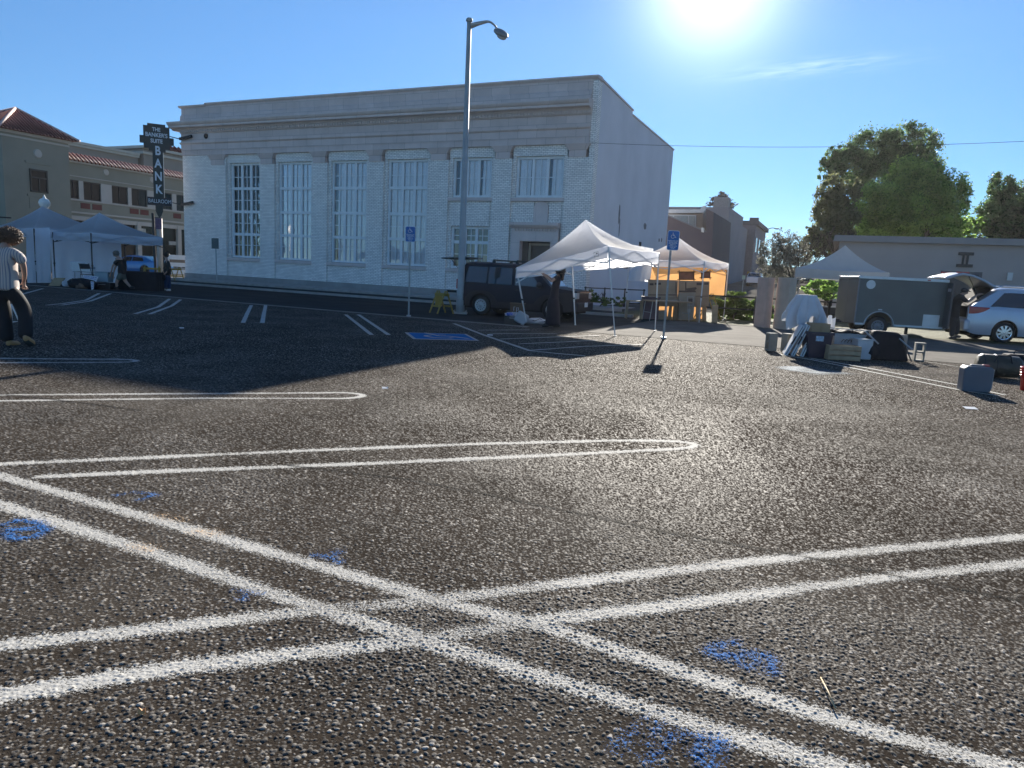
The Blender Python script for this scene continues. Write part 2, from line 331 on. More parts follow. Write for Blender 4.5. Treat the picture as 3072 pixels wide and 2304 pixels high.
def raw_mesh(name,co,faces,m,attrs={}):
    me=bpy.data.meshes.new(name); nf=len(faces); me.vertices.add(len(co)); me.vertices.foreach_set('co',co.astype(np.float32).ravel())
    me.loops.add(nf*4); me.loops.foreach_set('vertex_index',faces.astype(np.int32).ravel()); me.polygons.add(nf)
    me.polygons.foreach_set('loop_start',np.arange(0,nf*4,4,dtype=np.int32)); me.polygons.foreach_set('loop_total',np.full(nf,4,dtype=np.int32))
    me.polygons.foreach_set('use_smooth',np.ones(nf,dtype=bool))
    for k,a in attrs.items():
        at_=me.attributes.new(k,'FLOAT','POINT'); at_.data.foreach_set('value',a.astype(np.float32))
    me.update(); me.materials.append(m); o=bpy.data.objects.new(name,me); COL.objects.link(o); return o
nr,nc=len(rs),len(th); I=np.arange((nr-1)*(nc-1)); r0=I//(nc-1); c0=I%(nc-1); a=r0*nc+c0
NF=np.stack([a,a+1,a+1+nc,a+nc],1)[:, ::-1]
NF=np.ascontiguousarray(NF)
CO=np.stack([GX,GY,GZ],1)
struct(raw_mesh('parking_lot_pavement',CO,NF,M_aggN,{'peb':PEB,'tint':GT,'near':fade}))
# the rest of the lot, outside the near sheet
b=MB()
def ringpt(r,a): return (r*math.sin(a),r*math.cos(a),-.006)
def lot_r(a):   # distance to the street edge of the lot
    dx,dy=math.sin(a),math.cos(a); nd=dx*NN.x+dy*NN.y; base=P0.dot(NN)-15.0
    return min(55,base/nd) if nd>.2 else 55
N_=60
vs_=[];fs_=[]
for i in range(N_+1):
    a_=-R_(59)+R_(118)*i/N_
    for k in range(9):
        r_=14.7+(lot_r(a_)-14.7)*k/8; vs_.append(ringpt(r_,a_))
for i in range(N_):
    for k in range(8):
        q=i*9+k; fs_.append((q,q+1,q+10,q+9))
b.add(vs_,fs_)
for s_ in(-1,1):
    o_=len(b.v); pts=[(0,0,-.006),ringpt(1.45,s_*R_(57.5)),ringpt(14.7,s_*R_(57.5)),ringpt(lot_r(s_*R_(59)),s_*R_(59)),ringpt(55,s_*R_(100))]
    b.add(pts,[(0,1,4),(1,2,4),(2,3,4)])
struct(b.build('parking_lot',M_aggF))
# ground out to the horizon, rising up the hill behind the bank
b=MB()
def gfn(i,j):
    s=-230+460*i; t=-75+330*j
    p=BW(s,t); z=gz(p.x,p.y)-.03; return (p.x,p.y,z)
b.grid(gfn,60,160); struct(b.build('ground',M_far,smooth=True))
# street between the lot and the bank, sidewalk, kerb
b=MB(); b.poly([BW(70,-15.0,-.004),BW(-5.2,-15.0,-.004),BW(-5.2,-2.35,-.004),BW(70,-2.35,-.004)]); struct(b.build('street',M_street))
b=MB(); b.poly([BW(27.6,-2.35,-.002),BW(40,-2.35,-.002),BW(40,60,-.002),BW(27.6,60,-.002)]); struct(b.build('side_street',M_far))
b=MB()
for i in range(0,14):
    s0=-2.6+i*2.15; b.add([BW(s0+.006,-2.2,.12),BW(s0+2.144,-2.2,.12),BW(s0+2.144,0,.12),BW(s0+.006,0,.12)],[(0,1,2,3)])
b.add([BW(-2.6,-2.35,-.02),BW(27.7,-2.35,-.02),BW(27.7,-2.35,.12),BW(-2.6,-2.35,.12),BW(-2.6,-2.2,.122),BW(27.7,-2.2,.122)],[(0,1,2,3),(3,2,5,4)])
b.add([BW(-2.6,-2.2,.11),BW(27.7,-2.2,.11),BW(27.7,0,.11),BW(-2.6,0,.11)],[(0,1,2,3)])
struct(b.build('sidewalk',M_concrete))
b=MB(); b.add([BW(70,-15.12,.004),BW(-3.5,-15.12,.004),BW(-3.5,-14.85,.012),BW(70,-14.85,.012)],[(0,1,2,3)]); struct(b.build('concrete_gutter',mat('gutter_concrete',(.17,.165,.155),.85,0,.3,1.2)))
b=MB(); b.poly([BW(-5.2,-15.0,.002),BW(-30,-15.0,.002),BW(-30,-6.4,.002),BW(-5.2,-6.4,.002)]); struct(b.build('driveway',mat('driveway_asphalt',(.15,.14,.125),.9,0,.2,1,.008,80,spec=.03)))
b=MB(); b.bb(-22,4.2,-6.5,-6.3,0,.1)
kb=b.build('kerb',M_concrete); kb.location=P0; kb.rotation_euler=(0,0,-TH); struct(kb)
b=MB(); b.poly([BW(-2.7,-6.2,.0),BW(-30,-6.2,.0),BW(-30,3,.0),BW(-2.7,3,.0)]); struct(b.build('grass_verge',M_grass))
# ------------------------------------------------------------------ painted markings
def paint_mat(name,col,dens=.62,soft=.35):
    m=bpy.data.materials.new(name); m.use_nodes=True; n,l=nt(m); b=n['Principled BSDF']; b.inputs['Roughness'].default_value=.8; b.inputs['Specular IOR Level'].default_value=.05
    tc=n.new('ShaderNodeTexCoord'); nz=n.new('ShaderNodeTexNoise'); nz.inputs['Scale'].default_value=130; nz.inputs['Detail'].default_value=3; l.new(tc.outputs['Object'],nz.inputs['Vector'])
    n3=n.new('ShaderNodeTexNoise'); n3.inputs['Scale'].default_value=1.7; n3.inputs['Detail'].default_value=5; l.new(tc.outputs['Object'],n3.inputs['Vector'])
    at_=n.new('ShaderNodeAttribute'); at_.attribute_name='paint'
    def M(op,a,c):
        q=n.new('ShaderNodeMath'); q.operation=op
        for i,x in enumerate((a,c)):
            if isinstance(x,(int,float)): q.inputs[i].default_value=x
            else: l.new(x,q.inputs[i])
        return q.outputs[0]
    n4=n.new('ShaderNodeTexNoise'); n4.inputs['Scale'].default_value=420; n4.inputs['Detail'].default_value=2; l.new(tc.outputs['Object'],n4.inputs['Vector'])
    s=M('ADD',at_.outputs['Fac'],M('MULTIPLY',M('SUBTRACT',nz.outputs[0],.5),1.9)); s=M('ADD',s,M('MULTIPLY',M('SUBTRACT',n4.outputs[0],.5),1.5)); s=M('ADD',s,M('MULTIPLY',M('SUBTRACT',n3.outputs[0],.55),soft*2))
    mr=n.new('ShaderNodeMapRange'); mr.inputs[1].default_value=1-dens-.12; mr.inputs[2].default_value=1-dens+.12; l.new(s,mr.inputs[0])
    mx=n.new('ShaderNodeMix'); mx.data_type='RGBA'; mx.inputs[6].default_value=tuple(c*.82 for c in col)+(1,); mx.inputs[7].default_value=tuple(col)+(1,); l.new(n3.outputs[0],mx.inputs[0]); l.new(mx.outputs[2],b.inputs['Base Color'])
    tr=n.new('ShaderNodeBsdfTransparent'); ms=n.new('ShaderNodeMixShader'); l.new(mr.outputs[0],ms.inputs[0]); l.new(tr.outputs[0],ms.inputs[1]); l.new(b.outputs[0],ms.inputs[2]); l.new(ms.outputs[0],n['Material Output'].inputs[0])
    return m
MP_white=paint_mat('white_line_paint',(.50,.49,.46),.56,.28); MP_faded=paint_mat('faded_line_paint',(.6,.6,.56),.45,.35)
MP_blue=paint_mat('blue_spray_paint',(.05,.19,.52),.48,.3); MP_bluesq=paint_mat('blue_pavement_paint',(.02,.16,.42),.75,.1)
MP_ghost=paint_mat('worn_away_paint',(.24,.29,.33),.2,.6); MP_joint=paint_mat('dark_joint',(.008,.008,.008),.62,.2)
MP_orange=paint_mat('pale_orange_stain',(.75,.5,.28),.45,.3)
MK=[0]
def mark_near(name,poly,wid,m,zo=.0006,strength=1.0,edge=.024,taper=0):
    """poly: photo pixels of the middle of the line; lies on the stones of the near sheet"""
    P=[G(u,v) for u,v in poly]; d=np.full(len(GX),9.0)
    lo=np.array([min(p.x for p in P)-wid,min(p.y for p in P)-wid]); hi=np.array([max(p.x for p in P)+wid,max(p.y for p in P)+wid])
    idx=np.nonzero((GX>lo[0])&(GX<hi[0])&(GY>lo[1])&(GY<hi[1]))[0]
    if not len(idx): return
    x=GX[idx]; y=GY[idx]; dm=np.full(len(idx),9.0)
    for p,q in zip(P[:-1],P[1:]):
        ex,ey=q.x-p.x,q.y-p.y; L=ex*ex+ey*ey+1e-9; t=np.clip(((x-p.x)*ex+(y-p.y)*ey)/L,0,1); dm=np.minimum(dm,np.hypot(x-p.x-t*ex,y-p.y-t*ey))
    d[idx]=dm
    h=wid/2*(1+.16*(vnoise(GX,GY,3,33)-.5))
    pa=np.clip((h-d+.022*(GT-.5)*fade+.012*(vnoise(GX,GY,55,17)-.5))/edge*.5+.5,0,1)*strength*(.82+.28*vnoise(GX,GY,1.3,71))*(1-.36*fade*(1-PEB))
    if taper:
        for e_ in(P[0],P[-1]): pa=pa*np.clip(np.hypot(GX-e_.x,GY-e_.y)/taper,0,1)**.5
    ok=pa[NF].max(1)>.02; F=NF[ok]
    if not len(F): return
    u_,inv=np.unique(F,return_inverse=True); co=CO[u_].copy(); MK[0]+=1; zo=zo+MK[0]*.00006; fd_=fade[u_]; co[:,2]=co[:,2]*(1-.30*fd_)+.0003*fd_+zo
    return struct(raw_mesh(name,co,inv.reshape(F.shape),m,{'paint':pa[u_]}))
def mark_far(name,poly,wid,m,z=.004,strength=1.0,px=True):
    MK[0]+=1; z+=MK[0]*.0001
    P=[(G(u,v) if px else Vector((u,v,0))) for u,v in poly]; n=len(P); vs=[];fs=[];pa=[]
    for i,p in enumerate(P):
        t=(P[min(i+1,n-1)]-P[max(i-1,0)]).normalized(); s=Vector((-t.y,t.x,0))
        for k,q in((-.62,0),(-.42,1),(.42,1),(.62,0)): vs.append(p+s*wid*k+Vector((0,0,z))); pa.append(q*strength)
    for i in range(n-1):
        for k in range(3): a=i*4+k; fs.append((a,a+1,a+5,a+4))
    return struct(raw_mesh(name,np.array([tuple(v) for v in vs]),np.array(fs),m,{'paint':np.array(pa)}))
def sheet_far(name,poly,m,z=.004,strength=1.0):
    P=[G(u,v,0) for u,v in poly]; v=np.array([(p.x,p.y,z) for p in P]); return struct(raw_mesh(name,v,np.array([[0,1,2,3]]),m,{'paint':np.full(4,strength)}))
W_=.11
mark_near('painted_line',[(-420,1300),(0,1428),(583,1592),(972,1703),(1333,1808),(1639,1880),(2083,2028),(2570,2180),(3200,2350),(3700,2490)],W_,MP_white)
mark_near('painted_line',[(-420,1390),(0,1514),(417,1646),(861,1795),(1306,1932),(1736,2066),(2083,2172),(2570,2320),(3100,2490)],W_*1.03,MP_white)
mark_near('parking_line',[(-500,1992),(0,1937),(450,1889),(960,1829)],W_,MP_white)
mark_near('parking_line',[(900,1836),(1350,1796)],W_,MP_white,strength=.62)
mark_near('parking_line',[(1340,1795),(1806,1737),(2222,1688),(3072,1610),(3500,1572),(5000,1399)],W_,MP_white,strength=.93)
mark_near('parking_line',[(-500,2155),(0,2088),(555,2000),(1222,1924)],W_*1.02,MP_white)
mark_near('parking_line',[(1180,1930),(1650,1860)],W_,MP_white,strength=.6)
mark_near('parking_line',[(1620,1862),(1944,1826),(2640,1736),(3072,1690),(3500,1645),(5000,1444)],W_,MP_white,strength=.93)
def arc(u,v,a0,a1,wx,wy,n=9): return [(u+wx*math.cos(R_(a0+(a1-a0)*i/(n-1))),v+wy*math.sin(R_(a0+(a1-a0)*i/(n-1)))) for i in range(n)]
mark_near('parking_hairpin',[(-400,1409),(0,1393),(830,1356),(1400,1333),(1850,1322)]+arc(1960,1336,-80,80,125,13.5)+[(1700,1364),(1100,1391),(400,1418),(120,1431)],.10,MP_white,strength=.95)
mark_near('parking_hairpin',[(-400,1190),(0,1185),(600,1181),(960,1179)]+arc(1010,1187,-80,80,78,9)+[(600,1195),(0,1203),(-400,1208)],.085,MP_white,strength=.93)
mark_near('parking_hairpin',[(-300,1072),(0,1075),(250,1077.5)]+arc(340,1082.5,-80,80,70,4.8)+[(0,1088),(-300,1087)],.085,MP_white,strength=.9)
mark_near('pavement_joint',[(850,1395),(1240,1440),(1600,1512),(2000,1597),(2402,1668),(2722,1736),(3072,1806),(3400,1880)],.016,MP_joint,zo=.0011)
mark_near('pavement_joint',[(-100,1175),(60,1188),(220,1206),(420,1232)],.02,MP_joint,zo=.0011)
for nm,pl in(('hairpin',[(1037,944),(1115,1005),(1166,1005),(1075,944)]),('hairpin',[(754,916),(742,940),(729,969),(787,969),(791,945),(797,916)]),
             ('hairpin',[(509,897),(475,921),(405,942),(448,943),(515,918),(542,899)]),('hairpin',[(298,880),(258,901),(190,911),(139,916),(185,916),(270,904),(332,881)]),('hairpin',[(129,866),(70,882),(40,890)])):
    # resample and give a little hand wobble
    mark_far('parking_hairpin',pl,.10,MP_white)
mark_far('aisle_line',[(1362,971),(1450,1005),(1590,1053),(1680,1062),(1755,1068)],.10,MP_white)
for q in([(1434,991),(1588,990)],[(1468,1002),(1560,1001),(1670,1002)],[(1499,1018),(1650,1012),(1800,1007)],[(1560,1032),(1700,1026),(1790,1021)],[(1590,1052),(1750,1040),(1935,1034)]): mark_far('aisle_hatch_line',q,.075,MP_faded,strength=.85)
mark_far('parking_line',[(2340,1064),(2436,1080),(2650,1124),(2896,1174),(3000,1189)],.08,MP_faded,strength=.8)
mark_far('parking_line',[(2430,1075),(2623,1108.7),(2896,1160),(3015,1186)],.08,MP_faded,strength=.8)
mark_far('parking_line',[(2780,1086),(2905,1106)],.08,MP_faded,strength=.5)
sheet_far('disabled_bay_symbol',[(1213.6,997.6),(1399,1002.3),(1438.5,1022.7),(1239.6,1018)],MP_white,.004)
def bil(q,a,b_):
    p=[G(*x) for x in q]; return p[0]*(1-a)*(1-b_)+p[1]*a*(1-b_)+p[2]*a*b_+p[3]*(1-a)*b_
QD=[(1213.6,997.6),(1399,1002.3),(1438.5,1022.7),(1239.6,1018)]
inn=[bil(QD,x,y) for x,y in((.05,.07),(.95,.07),(.95,.93),(.05,.93))]
struct(raw_mesh('disabled_bay_symbol_field',np.array([(p.x,p.y,.008) for p in inn]),np.array([[0,1,2,3]]),MP_bluesq,{'paint':np.ones(4)}))
def sym(name,q,pts,wd,m,z):
    P=[bil(q,x,y) for x,y in pts]; return mark_far(name,[(p.x,p.y) for p in P],wd,m,z,1,False)
for pts,wd in((([(.33,.12),(.42,.35),(.47,.5),(.62,.5),(.7,.58),(.88,.8)]),.10),([(.48,.33),(.6,.36)],.08),([(.36,.44),(.27,.47),(.25,.6),(.33,.75),(.45,.8),(.58,.8),(.64,.72)],.10),([(.3,.1),(.36,.1)],.16)): sym('disabled_bay_symbol_figure',QD,pts,wd,MP_white,.012)
QP=[G(*q) for q in((2275,1097),(2444,1094),(2610,1128),(2419,1132))]; N9=13
pv_=[];pa_=[]
for i in range(N9):
    for j in range(N9):
        a,c=i/(N9-1),j/(N9-1); p=QP[0]*(1-a)*(1-c)+QP[1]*a*(1-c)+QP[2]*a*c+QP[3]*(1-a)*c; pv_.append((p.x,p.y,.0045)); pa_.append(min(1,min(a,1-a,c,1-c)*5)*(.6+.6*mnoise.noise((p.x*2,p.y*2,0))+.3))
struct(raw_mesh('worn_bay_patch',np.array(pv_),np.array([(i*N9+j,(i+1)*N9+j,(i+1)*N9+j+1,i*N9+j+1) for i in range(N9-1) for j in range(N9-1)]),MP_ghost,{'paint':np.clip(np.array(pa_),0,1)}))
# sprayed blue numbers and dabs
for pl,wd in(([(2205,1929),(2150,1938),(2128,1958),(2160,1972),(2195,1966)],.05),([(2262,1958),(2222,1966),(2205,1985),(2232,2003),(2268,1992),(2262,1970),(2222,1970)],.04),([(2268,1962),(2310,1972),(2312,2000),(2308,2020)],.045),
             ([(1912,2182),(1880,2215),(1850,2252)],.055),([(1935,2160),(1985,2168),(1960,2205),(1940,2240)],.04),([(2020,2205),(1980,2250),(1945,2280)],.05),([(2040,2200),(2110,2215),(2170,2225),(2135,2262),(2130,2300),(2160,2330)],.06),([(2110,2220),(2085,2260),(2120,2300)],.055),
             ([(20,1575),(60,1562),(110,1570),(140,1590),(100,1612),(50,1618),(20,1600)],.07),([(30,1590),(120,1585)],.09),([(350,1488),(400,1478),(470,1484),(420,1500)],.045),([(945,1668),(990,1672),(1015,1656)],.05),([(990,1676),(1020,1688)],.04),([(712,1770),(745,1780),(728,1800)],.04),([(745,1775),(785,1782)],.03)):
    mark_near('sprayed_number',pl,wd,MP_blue,zo=.0011,strength=.78,edge=.036)
for pl,wd in(([(470,1548),(540,1562)],.07),([(405,1640),(450,1652)],.09),([(590,1595),(640,1604)],.06)): mark_near('orange_stain',pl,wd,MP_orange,zo=.0013,strength=.7,edge=.06)
# ================================================================== BANK
M_brick=brickmat('white_painted_brick',(.92,.88,.83),(.40,.37,.37),.23,.084,.011,bumpd=.005)
M_soldier=brickmat('white_soldier_brick',(.92,.88,.83),(.40,.37,.37),.23,.084,.011,vert=True,bumpd=.012)
M_stone=brickmat('grey_pink_stone_blocks',(.62,.51,.48),(.30,.25,.24),1.02,.62,.008,var=.07,bumpd=.006)
M_stone2=brickmat('grey_stone_trim',(.64,.54,.51),(.36,.31,.3),1.4,3.0,.006,var=.04,bumpd=.004,offs=0)
M_stucco=mat('grey_lilac_stucco',(.70,.68,.72),.85,0,.06,.5,.006,25)
M_pane=glassmat('window_glass',(.95,.95,.96),.04)
M_curtain=mat('cream_curtain',(.9,.88,.86),.9,0,.08,2)
M_winframe=mat('white_window_paint',(.74,.76,.78),.45,0,.05,4)
bank=thing('bank_building','two-storey white-brick bank with tall gridded windows and a heavy stone cornice','building',P0,-TH)
X=lambda s:-s
b=MB()
b.bb(X(27.3),X(23.62),0,.6,.43,7.74); b.bb(X(24.85),X(23.62),-.045,0,.43,7.1)
piers=[(20.92,19.78),(16.97,15.87),(13.08,12.02),(9.12,7.93),(5.32,4.28),(1.38,.26)]
for s1,s0 in piers: b.bb(X(s1),X(s0),0,.6,.43,7.12)
b.bb(X(.257),0,.015,.6,.43,10.62)
bays=[(23.62,20.92),(19.78,16.97),(15.87,13.08),(12.02,9.12),(7.93,5.32),(4.28,1.38)]
for i,(s1,s0) in enumerate(bays):
    b.bb(X(s1),X(s0),.12,.6,7.25,7.74)
    if i<5: b.bb(X(s1),X(s0),.1,.6,.43,1.38)
    j=.16 # brick jambs step in
    b.bb(X(s1),X(s1-j),.16,.6,(1.38 if i<5 else 0.4),7.25); b.bb(X(s0+j),X(s0),.16,.6,(1.38 if i<5 else .4),7.25)
b.bb(X(7.77),X(5.48),.12,.6,4.02,5.05)
for x0,x1 in((4.12,3.02),(2.2,1.54)): b.bb(X(x0),X(x1),.12,.6,4.16,5.05)
b.bb(X(3.02),X(2.2),.2,.6,4.16,5.05)
b.build('brick_wall',M_brick,bank)
b=MB(); b.bb(X(7.77),X(5.48),.115,.5,3.77,4.017); b.bb(X(4.12),X(3.02),.115,.5,4.0,4.157); b.bb(X(2.2),X(1.54),.115,.5,4.0,4.157); build_each(b,'soldier_course',M_soldier,bank)
# plinth
b=MB(); b.bb(X(27.34),X(7.77),-.04,.6,0,.428); b.bb(X(7.16),X(4.1),-.04,.6,0,.428); b.bb(X(7.77),X(7.16),-.04,.6,0,.28); b.bb(X(7.77),X(7.16),-.04,.6,.4,.428); b.bb(X(1.55),X(0),-.04,.6,0,.428)
b.build('plinth',mat('plinth_stone',(.30,.29,.28),.8,0,.15,1.5,.004,30),bank)
b=MB(); b.bb(X(7.76),X(7.17),0,.1,.28,.4); b.build('vent',M_dark,bank)
# side, back and roof
b=MB(); 
sp=[(0,0),(16.7,0),(16.7,10.25),(6.1,10.28),(6.1,10.55),(.02,10.72),(.02,.05)]
b.prism([(.6,0),(16.7,0),(16.7,10.25),(6.1,10.28),(6.1,10.52),(.6,10.66)],lambda a,c,t:(t,a,c),-.35,0)
b.bb(-.34,-.003,.6,16.7,0,.82)
b.bb(.0,.03,.45,16.6,0,.8)
b.build('side_wall',M_stucco,bank)
b=MB(); b.bb(X(27.3),X(.36),16.3,16.7,0,10.2); b.bb(X(27.3),X(26.9),.6,16.3,0,10.2); b.build('rear_wall',M_stucco,bank)
b=MB(); b.bb(X(26.9),X(.36),.62,16.3,9.7,9.9); b.build('roof',M_street,bank)
b=MB(); b.prism([(6.1,10.28),(16.8,10.25),(16.8,10.33),(6.1,10.36)],lambda a,c,t:(t,a,c),-.4,.05); b.prism([(.0,10.71),(6.16,10.52),(6.16,10.6),(.0,10.8)],lambda a,c,t:(t,a,c),-.4,.05); b.build('side_coping',M_stone2,bank)
# entablature, swept along the front
def sweep(prof,x0,x1,name,m,endcap=True,ret=0):
    b=MB(); b.prism(prof,lambda a,c,t:(t,a,c),x0,x1)
    return b.build(name,m,bank)
xl,xr=X(27.32),X(.26)
sweep([(.6,7.74),(-.05,7.74),(-.05,8.02),(-.075,8.02),(-.075,8.4),(.6,8.4)],xl,xr,'architrave',M_stone)
sweep([(.5,8.4),(-.10,8.4),(-.17,8.47),(-.17,8.52),(-.03,8.54),(-.03,9.05),(.5,9.05)],X(27.36),X(.24),'frieze',M_stone)
sweep([(.5,9.05),(-.08,9.05),(-.13,9.1),(-.13,9.24),(.5,9.24)],X(27.36),X(.22),'bed_moulding',M_stone2)
cp=[(.5,9.24),(-.2,9.24),(-.28,9.32),(-.52,9.36),(-.52,9.47),(-.6,9.52),(-.66,9.62),(-.66,9.68),(.5,9.72)]
sweep(cp,X(27.9),X(.2),'cornice',M_stone2)
b=MB()
for i in range(150):
    x=X(27.2)+i*.18
    if x<X(.3): b.bb(x,x+.1,-.2,-.13,9.11,9.235)
b.build('dentil_row',M_stone2,bank)
sweep([(.5,9.72),(-.16,9.72),(-.16,9.76),(-.12,10.1),(-.02,10.2),(-.02,10.66),(.5,10.66)],X(27.3),X(.26),'attic_course',M_stone)
b=MB(); b.prism([(.55,10.66),(-.06,10.66),(-.15,10.74),(-.15,10.8),(.55,10.85)],lambda a,c,t:(t,a,c),X(25.2),X(-.03)); b.prism([(.55,10.6),(-.06,10.6),(-.15,10.68),(-.15,10.72),(.55,10.76)],lambda a,c,t:(t,a,c),X(27.45),X(25.2)); b.build('coping',M_stone2,bank)
for s1,s0 in [(24.95,23.62)]+piers:
    b=MB(); x0,x1=X(s1),X(s0)
    b.add([(x0+.12,-.05,7.12),(x1-.12,-.05,7.12),(x1-.12,.5,7.12),(x0+.12,.5,7.12),(x0+.12,-.05,7.42),(x1-.12,-.05,7.42),(x1-.12,.5,7.42),(x0+.12,.5,7.42),(x0-.1,-.16,7.73),(x1+.1,-.16,7.73),(x1+.1,.5,7.73),(x0-.1,.5,7.73)],
          [(0,3,2,1),(0,1,5,4),(1,2,6,5),(2,3,7,6),(3,0,4,7),(4,5,9,8),(5,6,10,9),(6,7,11,10),(7,4,8,11),(8,9,10,11)])
    b.build('pilaster_capital',M_stone,bank)
def window(s1,s0,z0,z1,rows,cols=3,sub=(2,2),sill=True,curt=True):
    x0,x1=X(s1)+.16,X(s0)-.16; y=.36; b=MB(); fw=.12
    for a0,a1,c0,c1 in((x0,x1,z0,z0+fw),(x0,x1,z1-fw,z1),(x0,x0+fw,z0+fw,z1-fw),(x1-fw,x1,z0+fw,z1-fw)): b.bb(a0,a1,y-.06,y+.08,c0,c1)
    cw=(x1-x0-2*fw)/cols; zs=[z0+fw]+rows+[z1-fw]
    for i in range(1,cols): xx=x0+fw+cw*i; b.bb(xx-.075,xx+.075,y-.045,y+.06,z0+fw,z1-fw)
    for zz in rows: b.bb(x0+fw,x1-fw,y-.05,y+.065,zz-.08,zz+.08)
    for i in range(cols):
        xa=x0+fw+cw*i; 
        for k in range(1,sub[0]): b.bb(xa+cw*k/sub[0]-.022,xa+cw*k/sub[0]+.022,y-.012,y+.02,z0+fw,z1-fw)
    for k in range(len(zs)-1):
        for q in range(1,sub[1]): zz=zs[k]+(zs[k+1]-zs[k])*q/sub[1]; b.bb(x0+fw,x1-fw,y-.008,y+.024,zz-.02,zz+.02)
    f=b.build('window',M_winframe,bank)
    b=MB(); b.bb(x0+.02,x1-.02,y+.025,y+.032,z0+.02,z1-.02); b.build('pane',M_pane,f)
    if curt:
        b=MB(); ph=random.random()*9
        for i in range(cols):
            if random.random()<.03: continue
            xa=x0+fw+cw*i+.02; a0=0 if random.random()<.7 else .25; a1=1 if random.random()<.7 else .8
            b.grid(lambda u,v,xa=xa,a0=a0,a1=a1:(xa+(a0+(a1-a0)*u)*(cw-.04),y+.075+.012*math.sin(u*26+ph+math.sin(v*3+i)*.6)+.02*v,z0+.05+(z1-z0-.1)*v),26,5)
        if b.v: b.build('curtain',M_curtain,f,smooth=True)
    if sill: b=MB(); b.bb(X(s1),X(s0),-.02,.4,z0-.19,z0-.02); b.build('window_sill',M_stone2,f)
R4=[3.0,4.36,5.75]
for s1,s0 in bays[:4]: window(s1,s0,1.57,7.24,R4)
window(bays[4][0],bays[4][1],5.24,7.24,[],sub=(2,2)); window(bays[5][0],bays[5][1],5.24,7.24,[],sub=(2,2))
window(bays[4][0],bays[4][1],1.57,3.76,[2.95],sub=(2,2),curt=False)
b=MB(); b.bb(X(7.3),X(5.9),1.2,1.25,1.6,3.0); b.bb(X(26.8),X(.5),6,6.1,0,9.6); b.bb(X(26.8),X(.5),.9,6,0.3,.5); b.build('interior',mat('interior_wall',(.14,.14,.13),.9,0,.2,.4),bank)
# doorway
b=MB()
b.bb(X(4.12),X(3.61),-.05,.5,0,3.5); b.bb(X(1.95),X(1.57),-.05,.5,0,3.5); b.bb(X(3.61),X(1.95),-.05,.5,3.08,3.5); b.bb(X(4.1),X(1.58),-.02,.5,3.5,3.74)
b.prism([(.4,3.74),(-.18,3.74),(-.3,3.86),(-.3,3.99),(.4,4.0)],lambda a,c,t:(t,a,c),X(4.16),X(1.53))
for i in range(16): b.bb(X(3.95)+i*.145,X(3.95)+i*.145+.08,-.1,-.02,3.58,3.7)
b.bb(X(3.72),X(1.84),-.075,-.05,3.14,3.2); b.bb(X(3.66),X(3.61),-.075,-.05,0,3.14); b.bb(X(1.95),X(1.9),-.075,-.05,0,3.14)
b.build('door_surround',M_stone2,bank)
d_=MB(); d_.bb(X(3.61),X(3.3),.3,.5,0,3.08); d_.bb(X(3.61),X(1.95),.55,.6,0,3.08); d_=d_.build('door',mat('brown_door_wood',(.10,.075,.06),.5,0,.2,4),bank)
b=MB(); 
for x0,x1,z0,z1 in((3.3,3.18,0,3.0),(2.08,1.96,0,3.0),(3.18,2.08,2.9,3.0),(3.18,2.08,2.05,2.17),(3.18,2.08,0,.2),(2.66,2.58,.2,2.05)): b.bb(X(x0),X(x1),.38,.5,z0,z1)
b.build('door_frame',mat('tan_door_frame',(.34,.27,.2),.5,0,.1,4),d_)
b=MB(); 
pts=[(X(3.0),4.0),(X(2.22),4.0),(X(2.22),4.75)]+[(X(2.61)+.39*math.cos(a),4.75+.3*math.sin(a)) for a in [math.pi*k/8 for k in range(1,8)]]+[(X(3.0),4.75)]
b.prism(pts,lambda a,c,t:(a,t,c),.08,.25); b.build('niche',M_stone2,bank)
# scars and a small vent on the side wall
b=MB(); b.bb(.0,.03,9.5,9.95,3.35,3.7); b.build('side_vent',M_dark,bank)
M_scar=mat('dark_wall_stain',(.20,.19,.2),.9,0,.3,4)
def blob(b,cx,cz,rx,rz_,x=.006):
    b.poly([(x,cx+rx*math.cos(a)*(1+.35*mnoise.noise((math.cos(a)*1.5+cx,math.sin(a)*1.5+cz,0))),cz+rz_*math.sin(a)*(1+.35*mnoise.noise((math.cos(a)*2+cz,math.sin(a)*2,1)))) for a in [2*math.pi*k/24 for k in range(24)]])
b=MB(); blob(b,4.9,4.9,.16,.55); blob(b,10.6,4.7,.35,.2,.007); blob(b,14.6,4.1,.2,.12,.008); blob(b,15.3,4.15,.15,.15,.009); blob(b,6.9,2.2,.9,.16,.036); blob(b,5.1,4.2,.1,.5,.0075); build_each(b,'wall_stain',M_scar,bank)
b=MB(); b.lathe([(.001,-.06),(.14,-.06),(.16,-.02),(.16,.05)],(X(25.2),-.03,8.86),'Y',16); b.build('round_vent',M_dark,bank)
